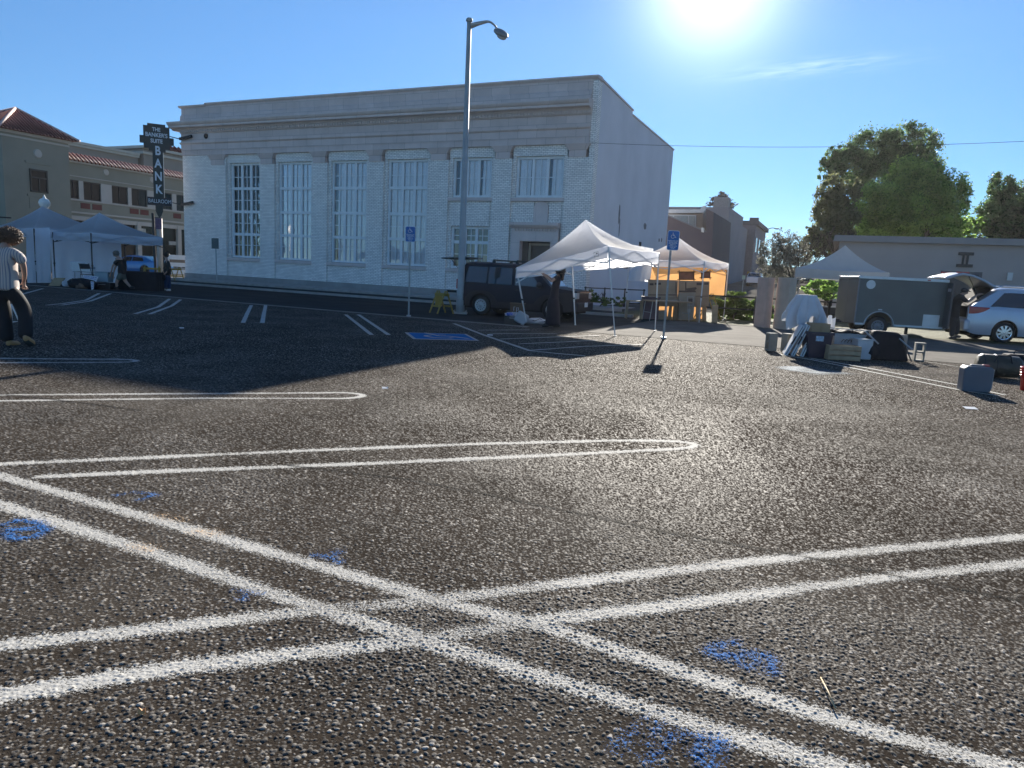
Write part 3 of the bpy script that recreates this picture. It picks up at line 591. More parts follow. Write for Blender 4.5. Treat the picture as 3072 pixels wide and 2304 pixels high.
# ------------------------------------------------------------------ blade sign at the bank's left corner
M_signb=mat('black_sign_enamel',(.008,.012,.012),.35,0,.2,3); M_letter=mat('white_sign_letter',(.68,.72,.78),.5,0,.03,3)
cor=BW(27.3,0); ax=Vector((math.cos(R_(26)),math.sin(R_(26)),0)); a_sg=R_(26)
KX=.77
so_=cor-ax*1.42
sg=thing('blade_sign','tall black stepped blade sign reading THE BANKER\'S SUITE BANK BALLROOM','sign',(so_.x,so_.y,0),a_sg)
sg.location.z=0
def zpx(u,v): return HZ(so_.x,so_.y,u,v)
zt=zpx(462,373); zb=zpx(478,652); 
ZZ=lambda v:zpx(470,v)
def slab(x0,x1,v0,v1,b,t=.16): b.bb(x0*KX,x1*KX,-t,t,ZZ(v1),ZZ(v0))
b=MB(); 
slab(-.68,.62,373,382,b); slab(-.98,.92,380,447,b,.162); slab(-1.25,1.22,411,432,b,.158); slab(-.62,.6,447,455,b,.16)
slab(-.36,.40,455,598,b,.15); slab(-.26,.30,616,633,b,.12); 
b.prism([(-.26*KX,ZZ(633)),(-.1,ZZ(645)),(.02,ZZ(655)),(.14,ZZ(645)),(.30*KX,ZZ(633))],lambda a,c,t:(a,t,c),-.1,.1)
pn=b.build('sign_panel',M_signb,sg)
b=MB(); slab(-.84,.96,592,616,b,.13); bp_=b.build('ballroom_panel',mat('dark_plum_panel',(.02,.01,.018),.4,0,.2,3),sg)
b=MB(); b.bb(.405*KX,.405*KX+.02,-.15,.15,ZZ(592),ZZ(456)); b.bb(.965*KX,.965*KX+.02,-.13,.13,ZZ(616),ZZ(592)); b.build('edge_trim',M_white,sg)
RX=Matrix.Rotation(math.pi/2,4,'X')
for tx,v,sz,sx,of in(('THE',390.5,.31,1.05,.008),("BANKER'S",407,.33,1.1,.009),('SUITE',425,.33,1.05,.009)):
    text_obj('lettering',tx,sz,M_letter,pn,Matrix.Translation((-.03,-.172,ZZ(v)))@RX,.01,of,sx*KX)
for ch,v in zip('BANK',(454,492,530.5,569)):
    text_obj('letter',ch,.74,M_letter,pn,Matrix.Translation((.02,-.175,ZZ(v)))@RX,.01,.022,.76)
text_obj('lettering','BALLROOM',.33,M_letter,bp_,Matrix.Translation((.06,-.14,ZZ(604)))@RX,.006,0,.98*KX)
b=MB(); c0=Vector((so_.x,so_.y,0))
for v,e in((405,566),(604,575)):
    z=ZZ(v); p=at(e,v+1,46); p=BW(26.3,-.16,z+.05); b.bar(cor-ax*.7+Vector((0,0,z)),cor+Vector((0,0,z-.1))-NN*.2,.05); b.bar(cor-NN*.2+Vector((0,0,z-.1)),p,.1,.16)
build_each(b,'bracket',M_black,sg,w=True)
# ================================================================== corner building on the left
S0=40.0
M_olive=mat('grey_green_stucco',(.235,.245,.20),.85,0,.08,.6,.004,20); M_cream=mat('cream_trim',(.42,.42,.38),.7,0,.06,2)
M_tan=mat('tan_stucco',(.26,.24,.215),.85,0,.07,.5,.003,20)
M_dglass=mat('dark_window_glass',(.012,.016,.016),.12,0,.2,1.2,spec=.25)
M_redp=mat('dark_red_panel',(.12,.03,.025),.6,0,.15,4)
def tilemat():
    m=mat('red_clay_roof_tile',(.15,.042,.03),.6,0,.35,3); return m
M_tile=tilemat(); M_tiledge=mat('pale_tile_ridge',(.55,.42,.38),.7,0,.2,5)
LB=thing('corner_building','grey-green corner building with a red hipped tile tower and tile-fringed wing','building',BW(S0,0),-TH)
# local frame: x toward the bank (-s), y along the street
def lw(u,v):  # intersection with the wing wall plane x=0 -> (y,z)
    r=ray(u,v); a=Matrix(((NN.x,-r.x),(NN.y,-r.y))); q=-(BW(S0,0)); s=a.inverted()@Vector((q.x,q.y)); return s.x,EYE+r.z*s.y
def lwx(u,v,x):
    o=BW(S0-x,0); r=ray(u,v); a=Matrix(((NN.x,-r.x),(NN.y,-r.y))); s=a.inverted()@Vector((-o.x,-o.y)); return s.x,EYE+r.z*s.y
yT,_=lwx(208,500,.9); eave=7.93; yW1=24
b=MB()
# wing wall with window openings as bands: pieces between
def Y(u,v=560): return lw(u,v)[0]
ub=[(209,237),(250,303),(336,385),(396,443),(494,513),(522,560)]
zs1,zs0=6.55,5.2
b.bb(-8,0,-3,yW1,0,zs0-.9); b.bb(-8,0,-3,yW1,zs1,eave); b.bb(-8,0,-3,yW1,zs0-.9,zs0)
b.bb(-8,-.35,-3,yW1,zs0,zs1)
b.build('wing_wall',M_olive,LB)
wins=[]; prev=None
y_pairs=[(Y(209,590),Y(238,590)),(Y(252,590),Y(304,590)),(Y(337,605),Y(385,605)),(Y(396,612),Y(443,612))]
step=(y_pairs[3][0]-y_pairs[1][0])
yy=y_pairs[3][1]; extra=[]
for k in range(7):
    w_=1.25; g=.42 if k%2 else 1.1; yy+=g; extra.append((yy,yy+w_)); yy+=w_
allw=y_pairs+extra; b=MB(); last=allw[0][0]-1
for i,(a,c) in enumerate(allw):
    if a>last: b.bb(-.35,-.01,last,a,zs0,zs1)
    last=c
b.bb(-.35,-.01,last,yW1,zs0,zs1); build_each(b,'window_pier',M_cream,LB)
for a,c in allw:
    b=MB(); 
    for p in((a,c,zs0,zs0+.07),(a,c,zs1-.07,zs1),(a,a+.07,zs0,zs1),(c-.07,c,zs0,zs1),((a+c)/2-.03,(a+c)/2+.03,zs0,zs1)): b.bb(-.16,-.1,*p)
    f=b.build('window',M_black,LB); b=MB(); b.bb(-.145,-.13,a+.02,c-.02,zs0+.02,zs1-.02); b.build('pane',M_dglass,f)
b=MB(); b.bb(0,.09,-1,yW1,zs0-.1,zs0+.02); b.bb(0,.07,-1,yW1,zs1+.25,zs1+.31); b.bb(0,.1,-1,yW1,4.2,4.32); b.bb(0,.22,-1,yW1,eave-.16,eave); b.build('band_course',M_cream,LB)
b=MB()
for u0,u1 in((242,270),(277,305),(389,415),(420,445),(519,542)):
    b.bb(-.01,.03,Y(u0,615),Y(u1,620),zs0-.62,zs0-.22)
build_each(b,'red_panel',M_redp,LB)
b=MB()
for u,v in((318,517),(455,539)): y,z=lw(u,v); b.lathe([(.001,.08),(.2,.06),(.24,0)],(0,y,z),'X',14)
build_each(b,'round_ornament',M_cream,LB)
# pent tiles along the wing, as half-round rolls
b=MB(); n_=int((yW1+1)/.32)
for i in range(n_):
    y=yT-.2+i*.32
    b.tube([(.42,y,eave-.02),(-.35,y,eave+.52)],.085,6)
b.bb(-.5,.3,-1,yW1,eave,eave+.06); 
b.add([(.4,-1,eave),(.4,yW1,eave),(-.4,yW1,eave+.5),(-.4,-1,eave+.5)],[(0,1,2,3)])
rf=b.build('tile_fringe',M_tile,LB,smooth=True)
b=MB()
for i in range(n_):
    y=yT-.04+i*.32; b.tube([(.45,y,eave+.0),(-.3,y,eave+.5)],.035,5)
b.build('mortar_roll',M_tiledge,rf)
b=MB(); b.bb(-8,-.4,-3,yW1,eave,eave+.5); b.build('wing_roof',M_olive,LB)
# ground floor shopfronts
b=MB(); b.bb(-.06,.02,-2,yW1,.5,3.75); sf=b.build('shopfront',M_dglass,LB)
b=MB()
for y in [yT+i*1.9 for i in range(0,13)]: b.bb(.02,.3,y,y+.35,0,3.95)
b.bb(.02,.25,-2,yW1,3.7,4.0); b.bb(.0,.2,-2,yW1,0,.5); build_each(b,'shopfront_pillar',M_cream,LB)
b=MB(); y0=Y(405,700)
b.bb(.03,.1,y0,y0+.9,2.4,3.5); b.bb(.03,.1,Y(388,700),Y(388,700)+.12,2.2,3.5); b.bb(.03,.09,Y(505,725),Y(505,725)+1.0,2.35,2.65); build_each(b,'shop_poster',mat('pale_poster',(.38,.42,.4),.6,0,.3,4),LB)
# tower
yA,_=lwx(6,450,.9); TW=8.2
tz=9.07
b=MB(); b.bb(-TW+.9,.9,yA,yT,0,tz); b.build('tower_wall',M_olive,LB)
b=MB(); b.bb(-TW+.75,1.05,yA-.15,yT+.15,tz-.18,tz); b.bb(-TW+.85,.95,yA-.05,yT+.05,tz-.42,tz-.3); b.build('tower_cornice',M_cream,LB)
yp=(yA+yT)/2; pk=(-TW/2+.9,yp,tz+2.45); e=.45
cs=[(1.35+.1,yA-e,tz),(1.35+.1,yT+e,tz),(-TW+.9-e,yT+e,tz),(-TW+.9-e,yA-e,tz)]
# ridge position from the photo: peak over u=47
pyk,pzk=lwx(47,327,.9-TW/2+.0); pk=(.9-TW/2,pyk,pzk)
b=MB(); b.add(cs+[pk],[(0,1,4),(1,2,4),(2,3,4),(3,0,4),(3,2,1,0)])
rt=b.build('tower_roof',M_tile,LB)
b=MB()
def rolls(c0,c1,n,r=.06):
    c0=Vector(c0);c1=Vector(c1);p=Vector(pk)
    for i in range(1,n):
        q=c0.lerp(c1,i/n); mid=(c0+c1)/2; t=abs(i/n-.5)*2; top=q.lerp(p,1) ; 
        # rolls run straight up the slope until they meet the hip
        up=(p-mid); tt=1-t; b.tube([q+Vector((0,0,.03)),q+up*tt+Vector((0,0,.03))],r,5)
rolls(cs[0],cs[1],22); rolls(cs[3],cs[0],20); rolls(cs[1],cs[2],20); b.build('tile_roll',mat('red_tile_roll',(.12,.034,.028),.5,0,.3,4),rt,smooth=True)
b=MB()
for c in cs: b.tube([Vector(c)+Vector((0,0,.06)),Vector(pk)+Vector((0,0,.06))],.1,6)
b.build('hip_ridge',M_tiledge,rt,smooth=True)
yw0,zw1=lwx(87,505,.9); yw1,_=lwx(140,505,.9); zw0=lwx(110,577,.9)[1]
b=MB()
for p in((yw0,yw1,zw0,zw0+.1),(yw0,yw1,zw1-.1,zw1),(yw0,yw0+.1,zw0,zw1),(yw1-.1,yw1,zw0,zw1),((yw0+yw1)/2-.04,(yw0+yw1)/2+.04,zw0,zw0+(zw1-zw0)*.62),(yw0,yw1,zw0+(zw1-zw0)*.6,zw0+(zw1-zw0)*.67)): b.bb(.88,.98,*p)
f=b.build('window',mat('dark_green_frame',(.02,.03,.028),.5,0,.1,3),LB); b=MB(); b.bb(.9,.925,yw0+.03,yw1-.03,zw0+.03,zw1-.03); b.build('pane',M_dglass,f)
b=MB(); b.bb(.9,.95,yw0-.25,yw1+.25,zw1+.35,zw1+.5); b.bb(.9,.96,yw0-.2,yw1+.2,zw0-.3,zw0-.15); b.bb(.9,.93,yw0-.1,yw1+.1,zw0-1.1,zw0-.4); build_each(b,'window_moulding',M_olive,LB)
y,z=lwx(113,461,.9); b=MB(); b.lathe([(.001,.1),(.25,.08),(.3,0)],(.9,y,z),'X',16); build_each(b,'round_ornament',M_cream,LB)
# tan building behind the wing
TB=thing('tan_building','tan stucco building with a pale stepped cornice rising behind the tile-fringed wing','building',BW(51,0),-TH)
yB=None
def lws(u,v,s):
    o=BW(s,0); r=ray(u,v); a=Matrix(((NN.x,-r.x),(NN.y,-r.y))); q=a.inverted()@Vector((-o.x,-o.y)); return q.x,EYE+r.z*q.y
yc,zc=lws(430,437,51)
b=MB(); b.bb(-14,0,yc-.0,yc+26,0,zc-.3); b.build('wall',M_tan,TB)
b=MB(); b.bb(-14.2,.2,yc-.2,yc+26.2,zc-.75,zc-.55); b.bb(-14.3,.3,yc-.3,yc+26.3,zc-.25,zc); b.build('cornice',M_cream,TB)
b=MB(); 
for i in range(40): b.tube([(.25,yc+3+i*.5,zc+.02),(-.6,yc+3+i*.5,zc+.6)],.12,5)
b.add([(.2,yc+2.8,zc),(.2,yc+24,zc),(-.6,yc+24,zc+.55),(-.6,yc+2.8,zc+.55)],[(0,1,2,3)]); b.build('roof_tile',M_tile,TB)
b=MB(); b.bb(-14,-.4,yc-12,yc-.3,0,zc-1.0); b.build('lower_wall',M_tan,TB)
b=MB(); b.bb(-14.2,-.2,yc-12,yc-.3,zc-1.2,zc-1.0); b.bb(-14.3,-.1,yc-12,yc-.3,zc-.98,zc-.75); b.build('lower_cornice',M_cream,TB)
# ================================================================== row up the hill, right of the bank
M_brown=mat('brown_painted_wall',(.078,.066,.08),.85,0,.08,.5); M_grey1=mat('warm_grey_wall',(.24,.23,.25),.85,0,.07,.4,.003,14); M_beige=mat('beige_panel',(.33,.27,.22),.8,0,.08,1)
M_pale=mat('pale_trim',(.62,.62,.60),.6,0,.06,2)
def A(u,v,Y): return at(u,v,Y)
def extr(pix,Y0,depth,name,m,parent,dirv=None):
    """outline in photo pixels on a wall running along the street grid at distance Y0, given a true thickness"""
    P=[A(u,v,Y0) for u,v in pix]; d=(dirv or NN)*depth; b=MB(); n=len(P)
    b.add(P+[p+d for p in P],[tuple(range(n))[::-1],tuple(range(n,2*n))]+[(i,(i+1)%n,n+(i+1)%n,n+i) for i in range(n)])
    return b.build(name,m,parent,w=True)
BR=thing('brown_building','dark brown wall with a sloping parapet beside the bank, pale window band above','building',A(2050,900,58))
BR.location.z=0
extr([(1990,905),(1990,643),(2008,650),(2118,697),(2118,626),(2141,637),(2128,905)],58,10,'wall',M_brown,BR)
extr([(1990,639),(2008,646),(2118,693),(2118,697),(2008,650),(1990,643)],57.9,.8,'coping',mat('slate_coping',(.15,.16,.18),.6),BR)
extr([(1985,700),(1985,630),(2108,630),(2108,700)],61,9,'upper_wall',M_beige,BR)
extr([(1985,640),(1985,628),(2100,628),(2108,618),(2117,618),(2117,628),(2110,638)],60.6,.5,'upper_cornice',M_pale,BR)
extr([(2104,696),(2104,683),(2111,683),(2111,697)],57.8,.5,'corner_cap',M_pale,BR)
wf=extr([(1990,690),(1990,643),(2088,645),(2087,690)],60.8,.15,'window_frame',M_pale,BR)
extr([(2022,690),(2022,647),(2063,648),(2063,690)],60.7,.08,'pane',mat('pale_blind_glass',(.35,.36,.33),.3),wf)
extr([(2067,690),(2067,648),(2084,648),(2084,690)],60.7,.08,'pane',MATS['pale_blind_glass'],wf)
extr([(1990,690),(1990,646),(2018,647),(2018,690)],60.7,.08,'pane',MATS['pale_blind_glass'],wf)
# tall grey building with its street front receding up the hill
GB=thing('grey_building','tall plain grey building with a chimney and a street front receding up the hill','building',A(2190,900,84)); GB.location.z=0
c=A(2188,625,84); zt=c.z
lft=A(2100,619,84+7); 
def wallq(p,q,z0,z1,th_,b):
    p=Vector(p);q=Vector(q); d=(q-p); d.z=0; nrm=Vector((d.y,-d.x,0)).normalized()*th_
    b.add([(p.x,p.y,z0),(q.x,q.y,z0),(q.x+nrm.x,q.y+nrm.y,z0),(p.x+nrm.x,p.y+nrm.y,z0),(p.x,p.y,z1),(q.x,q.y,z1),(q.x+nrm.x,q.y+nrm.y,z1),(p.x+nrm.x,p.y+nrm.y,z1)],[(3,2,1,0),(4,5,6,7),(0,1,5,4),(1,2,6,5),(2,3,7,6),(3,0,4,7)])
cx=Vector((c.x,c.y,0)); b=MB()
def GBp(s,t): return cx+DD*s+NN*t
def blk(s0,s1,t0,t1,z0,z1,b):
    q=[GBp(s0,t0),GBp(s1,t0),GBp(s1,t1),GBp(s0,t1)]
    b.add([(p.x,p.y,z0) for p in q]+[(p.x,p.y,z1) for p in q],[(3,2,1,0),(4,5,6,7),(0,1,5,4),(1,2,6,5),(2,3,7,6),(3,0,4,7)])
blk(0,16,0,13,0,zt,b); blk(0,14,13,19,0,zt-1.0,b); b.build('wall',M_grey1,GB,w=True)
b=MB(); blk(-.03,16,-.05,13.05,zt,zt+.12,b); b.build('coping',M_grey1,GB,w=True)
b=MB(); blk(1.2-1.0,2.9-1.0,.3,2,zt-.4,zt+1.3,b); b.build('chimney',mat('chimney_render',(.26,.25,.25),.8),GB,w=True)
b=MB(); blk(3.2,4.0,-.08,0,zt-4.6,zt-4.0,b); b.build('wall_vent',M_pale,GB,w=True)
PB=thing('pigeon','grey pigeon perched on the chimney of the grey building','bird',GBp(.9,.8)+Vector((0,0,zt+1.3)))
b=MB(); b.ell((0,0,.2),(.17,.11,.12),7,9); b.ell((.13,0,.36),(.07,.06,.07),6,8); b.tube([(.1,0,.24),(.13,0,.35)],.05,6); b.tube([(-.1,0,.2),(-.32,0,.14)],[.06,.02],6); b.build('body',mat('pigeon_grey',(.12,.12,.13),.8),PB,smooth=True)
b=MB(); b.tube([(0,.04,0),(0,.04,.12)],.012,5); b.tube([(0,-.04,0),(0,-.04,.12)],.012,5); b.build('leg',M_black,PB)
HB=thing('hillside_building','narrow brownish building up the hill, with a curved parapet and green awning','building',GBp(0,19.2)); HB.location.z=0
zh=A(2262,684,84+30).z
b=MB(); blk(-1.0,14,19.3,34,0,zh-.6,b); b.build('wall',mat('mauve_brown_wall',(.17,.15,.17),.85),HB,w=True)
b=MB(); blk(-1.4,14,19.2,34.2,zh-.6,zh,b); blk(-1.2,0,20,20.6,zh,zh+.5,b); b.build('cornice',mat('mauve_cornice',(.09,.08,.09),.85),HB,w=True)
b=MB(); 
for t in(21,25,29,32): blk(-1.06,-1.0,t,t+1.6,zh-4.2,zh-2.2,b)
build_each(b,'window',M_dglass,HB,w=True)
b=MB(); blk(-3.2,-1.0,21,24,zh-9.2,zh-7.4,b); b.build('awning',mat('green_awning',(.12,.22,.12),.7,0,.1,3),HB,w=True)
b=MB()
for k in range(5): blk(-2.0,-1.7,26+k*1.2,26.3+k*1.2,zh-6-.0*k,zh-5.1,b)
build_each(b,'festoon_flag',M_pale,HB,w=True)
# low hall on the right
CB=thing('low_hall','long low mauve-grey hall with lap siding and a dark raised emblem','building')
pL=A(2521,706,41.5); pL.z=0; CB.location=pL; CB.rotation_euler=(0,0,-TH); zc=A(2521,706,41.5).z
def cbx(u): # local x on the hall front for a pixel column
    r=ray(u,760); a=Matrix(((math.cos(-TH),-r.x),(math.sin(-TH),-r.y))); q=a.inverted()@Vector((-pL.x,-pL.y)); return q.x
def cbz(u,v):
    r=ray(u,v); a=Matrix(((math.cos(-TH),-r.x),(math.sin(-TH),-r.y))); q=a.inverted()@Vector((-pL.x,-pL.y)); return EYE+r.z*q.y
M_siding=mat('mauve_siding',(.40,.345,.32),.8,0,.05,.7)
b=MB(); b.bb(0,26,0,14,0,zc-.35)
for i in range(int(zc/.42)): z=.3+i*.42; 
b.build('wall',M_siding,CB)
b=MB()
for i in range(9):
    z=.35+i*.44
    if z<zc-.4: b.prism([(0,z),(-.03,z),(-.004,z+.43),(0,z+.43)],lambda a,c,t:(t,a,c),0.01,26)
b.build('siding_board',M_siding,CB)
b=MB(); b.bb(-.35,26.4,-.35,14.3,zc-.35,zc-.28); b.bb(-.3,26.4,-.3,14.2,zc-.28,zc); b.build('fascia',mat('mauve_fascia',(.30,.27,.26),.7,0,.05,2),CB)
xe=cbx(2898); z0=cbz(2898,802); z1=cbz(2898,757)
b=MB(); b.bb(xe-.36,xe+.36,-.14,-.04,z1-.16,z1); b.bb(xe-.38,xe+.38,-.14,-.04,z0,z0+.16); b.bb(xe-.15,xe-.05,-.12,-.04,z0+.16,z1-.16); b.bb(xe+.05,xe+.15,-.12,-.04,z0+.16,z1-.16); b.build('emblem',M_black,CB)
xd=cbx(2945)
b=MB(); b.bb(cbx(2830),cbx(2956),-.05,0.0,0,cbz(2900,815)); b.build('door_recess_shade',mat('shadow_grey_panel',(.13,.125,.13),.8),CB)  # flat dark slab on the wall, the recess's shade put into its colour
b=MB(); b.bb(xd-1.5,xd,-.09,-.05,0,2.6); b.bb(xd-1.4,xd-.1,-.1,-.09,.3,2.4); dr=b.build('door',mat('dark_green_door',(.04,.05,.05),.5),CB)
xl_=cbx(3039); zl=cbz(3039,831); b=MB(); b.bb(xl_-.12,xl_+.12,-.2,-.05,zl-.2,zl+.22); b.build('wall_lamp',M_pale,CB,bevel=.02)
xg=cbx(2862); b=MB(); b.bb(xg-.7,xg+.7,-.08,-.05,cbz(2880,882),cbz(2880,858)); wg=b.build('window',mat('bright_window',(.5,.5,.36),.5),CB)
b=MB()
for i in range(9): b.bb(xg-.7+i*.165,xg-.68+i*.165,-.12,-.08,cbz(2880,884),cbz(2880,852))
b.build('window_bar',M_black,wg)
# overhead wire
b=MB(); p=BW(.15,-.02,7.76); q=A(3500,399,30); pts=[p.lerp(q,i/30)-Vector((0,0,.35*4*(i/30)*(1-i/30))) for i in range(31)]; b.tube(pts,.009,5)
o=b.build('overhead_wire',M_black); tag(o,'thin wire strung from the bank\'s right corner across the sky','wire')
# ================================================================== CANOPIES
def canopy(name,label,corners,eaves,peak,val=.27,legs=None,valside=None,group='pop-up canopies',sag=.12,logo=None,frame=True,mt=None,lmat=None,sides=None):
    """corners: 4 ground points in order; eaves: height of the top of the valance at each"""
    mt=mt or M_canopy; c=[Vector((p[0],p[1],0)) for p in corners]; ctr=sum(c,Vector())/4
    T=thing(name,label,'canopy tent',(ctr.x,ctr.y,0),0,group)
    E=[c[i]+Vector((0,0,eaves[i])) for i in range(4)]; pk=Vector((ctr.x,ctr.y,0)) if not isinstance(peak,Vector) else peak
    if not isinstance(peak,Vector): pk.z=peak
    b=MB()
    for i in range(4):
        p,q=E[i],E[(i+1)%4]
        def fn(u,v,p=p,q=q):
            e=p.lerp(q,u); r=e.lerp(pk,v); r.z-=4*sag*v*(1-v)*(.75+.9*abs(2*u-1)*0+.35*(1-abs(2*u-1))) ; r.z-=.03*(1-v)*math.sin(math.pi*u)
            r.z+=.012*mnoise.noise(r*2.3)*(1-v); return r
        b.grid(fn,15,12)
    roof=b.build('roof_cloth',mt,T,smooth=True,w=True,recalc=False)
    b=MB()
    for i in range(4):
        p,q=E[i],E[(i+1)%4]; d=(q-p); out=Vector((d.y,-d.x,0)).normalized()
        if out.dot(p-ctr)<0: out=-out
        def fn(u,v,p=p,q=q,out=out):
            r=p.lerp(q,u); r.z-=.03*math.sin(math.pi*u)+val*v*(1-.0*u); r+=out*(.012*v+.018*v*mnoise.noise(Vector((u*9,v*3,r.x)))+.012*v*math.sin(u*21+v*2)); return r
        b.grid(fn,40,6)
    b.build('valance',mt,T,smooth=True,w=True,recalc=False)
    lm=lmat or M_frame
    feet=legs or [None]*4
    if frame:
        b=MB()
        for i in range(4):
            p,q=E[i]-Vector((0,0,.12)),E[(i+1)%4]-Vector((0,0,.12)); m=(p+q)/2; k=(ctr-m); k.z=0; k=k.normalized()*.03
            for a,e in((p,m+Vector((0,0,-.22))),(p-Vector((0,0,.3)),m+Vector((0,0,.08))),(q,m+Vector((0,0,-.22))),(q-Vector((0,0,.3)),m+Vector((0,0,.08)))): b.bar(a+k,e+k,.02,.03)
            b.bar(E[i]-Vector((0,0,.14)),pk-Vector((0,0,.45)),.02,.03)
        b.bar(pk-Vector((0,0,.6)),pk-Vector((0,0,.03)),.03)
        b.build('scissor_frame',lm,T,w=True)
    for i in range(4):
        f=feet[i] if feet[i] is not None else c[i]
        f=Vector(f) if len(f)==3 else Vector((f[0],f[1],0)); t=E[i]-Vector((0,0,.02)); 
        b=MB(); mid=f.lerp(t,.42); b.bar(f,mid,.026); b.bar(f.lerp(t,.36),t,.036); b.bar(f,f+Vector((0,0,.01)),.06); l_=b.build('leg',lm,T,w=True)
        b=MB(); b.box(mid,(.055,.055,.05)); b.build('latch',M_black,l_,w=True)
    return T,E,c,pk
def square(F,side,az,depth=None):
    f=Vector((math.sin(az),math.cos(az),0)); l=Vector((-f.y,f.x,0)); F=Vector((F[0],F[1],0)); depth=depth or side
    return [F,F+f*depth,F+f*depth+l*side,F+l*side]   # front, right, back, left
# canopy being put up in the middle
C3=[(2.60,18.26),(4.07,20.6),(1.72,22.07),(.25,19.73)]
e3=[HZ(2.60,18.26,1823,738),HZ(4.07,20.6,1977,757),2.05,HZ(.25,19.73,1549,802)]
e3[2]=HZ(1.72,22.07,1713,780)
pk3=at(1757,659,20.2)
C3[3]=tuple(at(1549,802,19.73)[:2]); e3[3]=at(1549,802,19.73).z
C3[0]=tuple(at(1825,738,18.26)[:2]); e3[0]=at(1825,738,18.26).z
C3[1]=tuple(at(1977,758,20.6)[:2]); e3[1]=at(1977,758,20.6).z
C3[2]=tuple(at(1716,783,22.0)[:2]); e3[2]=at(1716,783,22.0).z
fl=at(1579,966,19.85); 
T3,E3,c3,_=canopy('pop_up_canopy','white canopy pitched at a slant beside the dark boxy car, one side still low',C3,e3,pk3,val=.30,
   legs=[G(1845,1008),G(1965,992),G(1726,975),fl],sag=.16)
b=MB(); p=at(1800,760,18.3); 
M_logo=mat('printed_logo_black',(.03,.03,.04),.6)
def on_val(E,i,j,u,v,val,off=.05):
    p=E[i].lerp(E[j],u); d=(E[j]-E[i]).normalized(); o=Vector((d.y,-d.x,0)); o.normalize()
    return p-Vector((0,0,val*v)),d,o
p,d,o=on_val(E3,0,3,.11,.5,.3)
if o.y>0: o=-o
p+=o*.045; xx=-d; up=Vector((0,0,1)); M4=Matrix.Translation(p)@Matrix((xx,up-xx*up.dot(xx),o)).transposed().to_4x4()
b=MB()
def lq(x0,x1,y0,y1): b.add([M4@Vector((x0,y0,0)),M4@Vector((x1,y0,0)),M4@Vector((x1,y1,0)),M4@Vector((x0,y1,0))],[(0,1,2,3)])
lq(-.065,.065,.055,.062); lq(-.065,.065,-.062,-.055); lq(-.065,-.058,-.055,.055); lq(.058,.065,-.055,.055)
b.add([M4@Vector(q) for q in((-.03,.005,0),(.045,.005,0),(.03,.04,0),(.01,.035,0),(-.01,.02,0))],[(0,1,2,3,4)])
b.build('printed_logo_mark',M_logo,T3,w=True,recalc=False)
rt=T3.location
me=text_mesh('EVENT',.042,.0005,.001); me.transform(Matrix.Translation((-rt.x,-rt.y,0))@M4@Matrix.Translation((0,-.03,.001))); me.materials.append(M_logo)
# canopy behind it
F4=G(2097,967); C4=square(F4,3.0,R_(33)); 
e4=[HZ(C4[0].x,C4[0].y,2112,783),0,0,0]; h=e4[0]
pk4=at(2038,714,(C4[0]+C4[2]).y/2)
T4,E4,c4,_=canopy('pop_up_canopy','white canopy over the cardboard-covered stall with the orange back cloth',C4,[h,h+.02,h,h],pk4,val=.24,sag=.16)
def cloth_sheet(p,q,z0,z1,folds=5,amp=.05,n=30,m=8,foot=0):
    b=MB(); p=Vector(p);q=Vector(q); d=(q-p); o=Vector((d.y,-d.x,0)).normalized(); 
    b.grid(lambda u,v:p.lerp(q,u)+Vector((0,0,z1+(z0-z1)*v))+o*(amp*v*math.sin(u*folds*6.28+v*2)+.4*amp*mnoise.noise(Vector((u*7,v*2,z1)))+foot*v*v),n,m); return b
ln=lambda a,b_,t:a.lerp(b_,t)
# orange cloth at the back, two framed prints, white side sheet
bk0,bk1=C4[2],C4[1]
b=cloth_sheet(C4[3].lerp(C4[2],.75),C4[0].lerp(C4[1],.93),.0,h-.1,3,.04,n=60,m=14)
for i_ in range(60):
    if i_>46:
        for j_ in range(14):
            x_,y_,z_=b.v[i_*14+j_]; b.v[i_*14+j_]=(x_,y_,h-.1+(z_-(h-.1))*.55)
o1=b.build('orange_back_cloth',mat('orange_cotton',(.62,.33,.13),.85,0,.06,2,trans=.38),None,smooth=True,recalc=False)
b=None
o1['label']='translucent orange cloth hung as the back wall of the stall'; o1['category']='cloth'
oc=Vector((sum(v.co.x for v in o1.data.vertices)/len(o1.data.vertices),sum(v.co.y for v in o1.data.vertices)/len(o1.data.vertices),0))
ss=cloth_sheet(at(1885,900,26.6),at(1948,900,28.6),.72,h-.22,4,.05,foot=-.1).build('white_side_sheet',M_canopy,None,smooth=True,recalc=False); tag(ss,'plain white sheet hanging from the left edge of the orange-backed stall','cloth')
def panel_px(name,label,cat,pix,Y,th_,m,parts=None,group=None):
    P=[at(u,v,Y) for u,v in pix]; c=sum(P,Vector())/len(P); T=thing(name,label,cat,(c.x,c.y,min(p.z for p in P)),0,group) if label else None
    b=MB(); d=Vector((0,th_,0)); n=len(P); b.add(P+[p+d for p in P],[tuple(range(n))[::-1],tuple(range(n,2*n))]+[(i,(i+1)%n,n+(i+1)%n,n+i) for i in range(n)])
    return T,b
def flat_thing(name,label,cat,pix,Y,th_,m,part='board',group=None,details=()):
    T,b=panel_px(name,label,cat,pix,Y,th_,m,group=group); o=b.build(part,m,T,w=True,bevel=.004)
    for nm,px,m2 in details:
        P=[at(u,v,Y-.012) for u,v in px]; b=MB(); n=len(P); d=Vector((0,.008,0)); b.add(P+[p+d for p in P],[tuple(range(n))[::-1],tuple(range(n,2*n))]+[(i,(i+1)%n,n+(i+1)%n,n+i) for i in range(n)]); b.build(nm,m2,T,w=True)
    return T
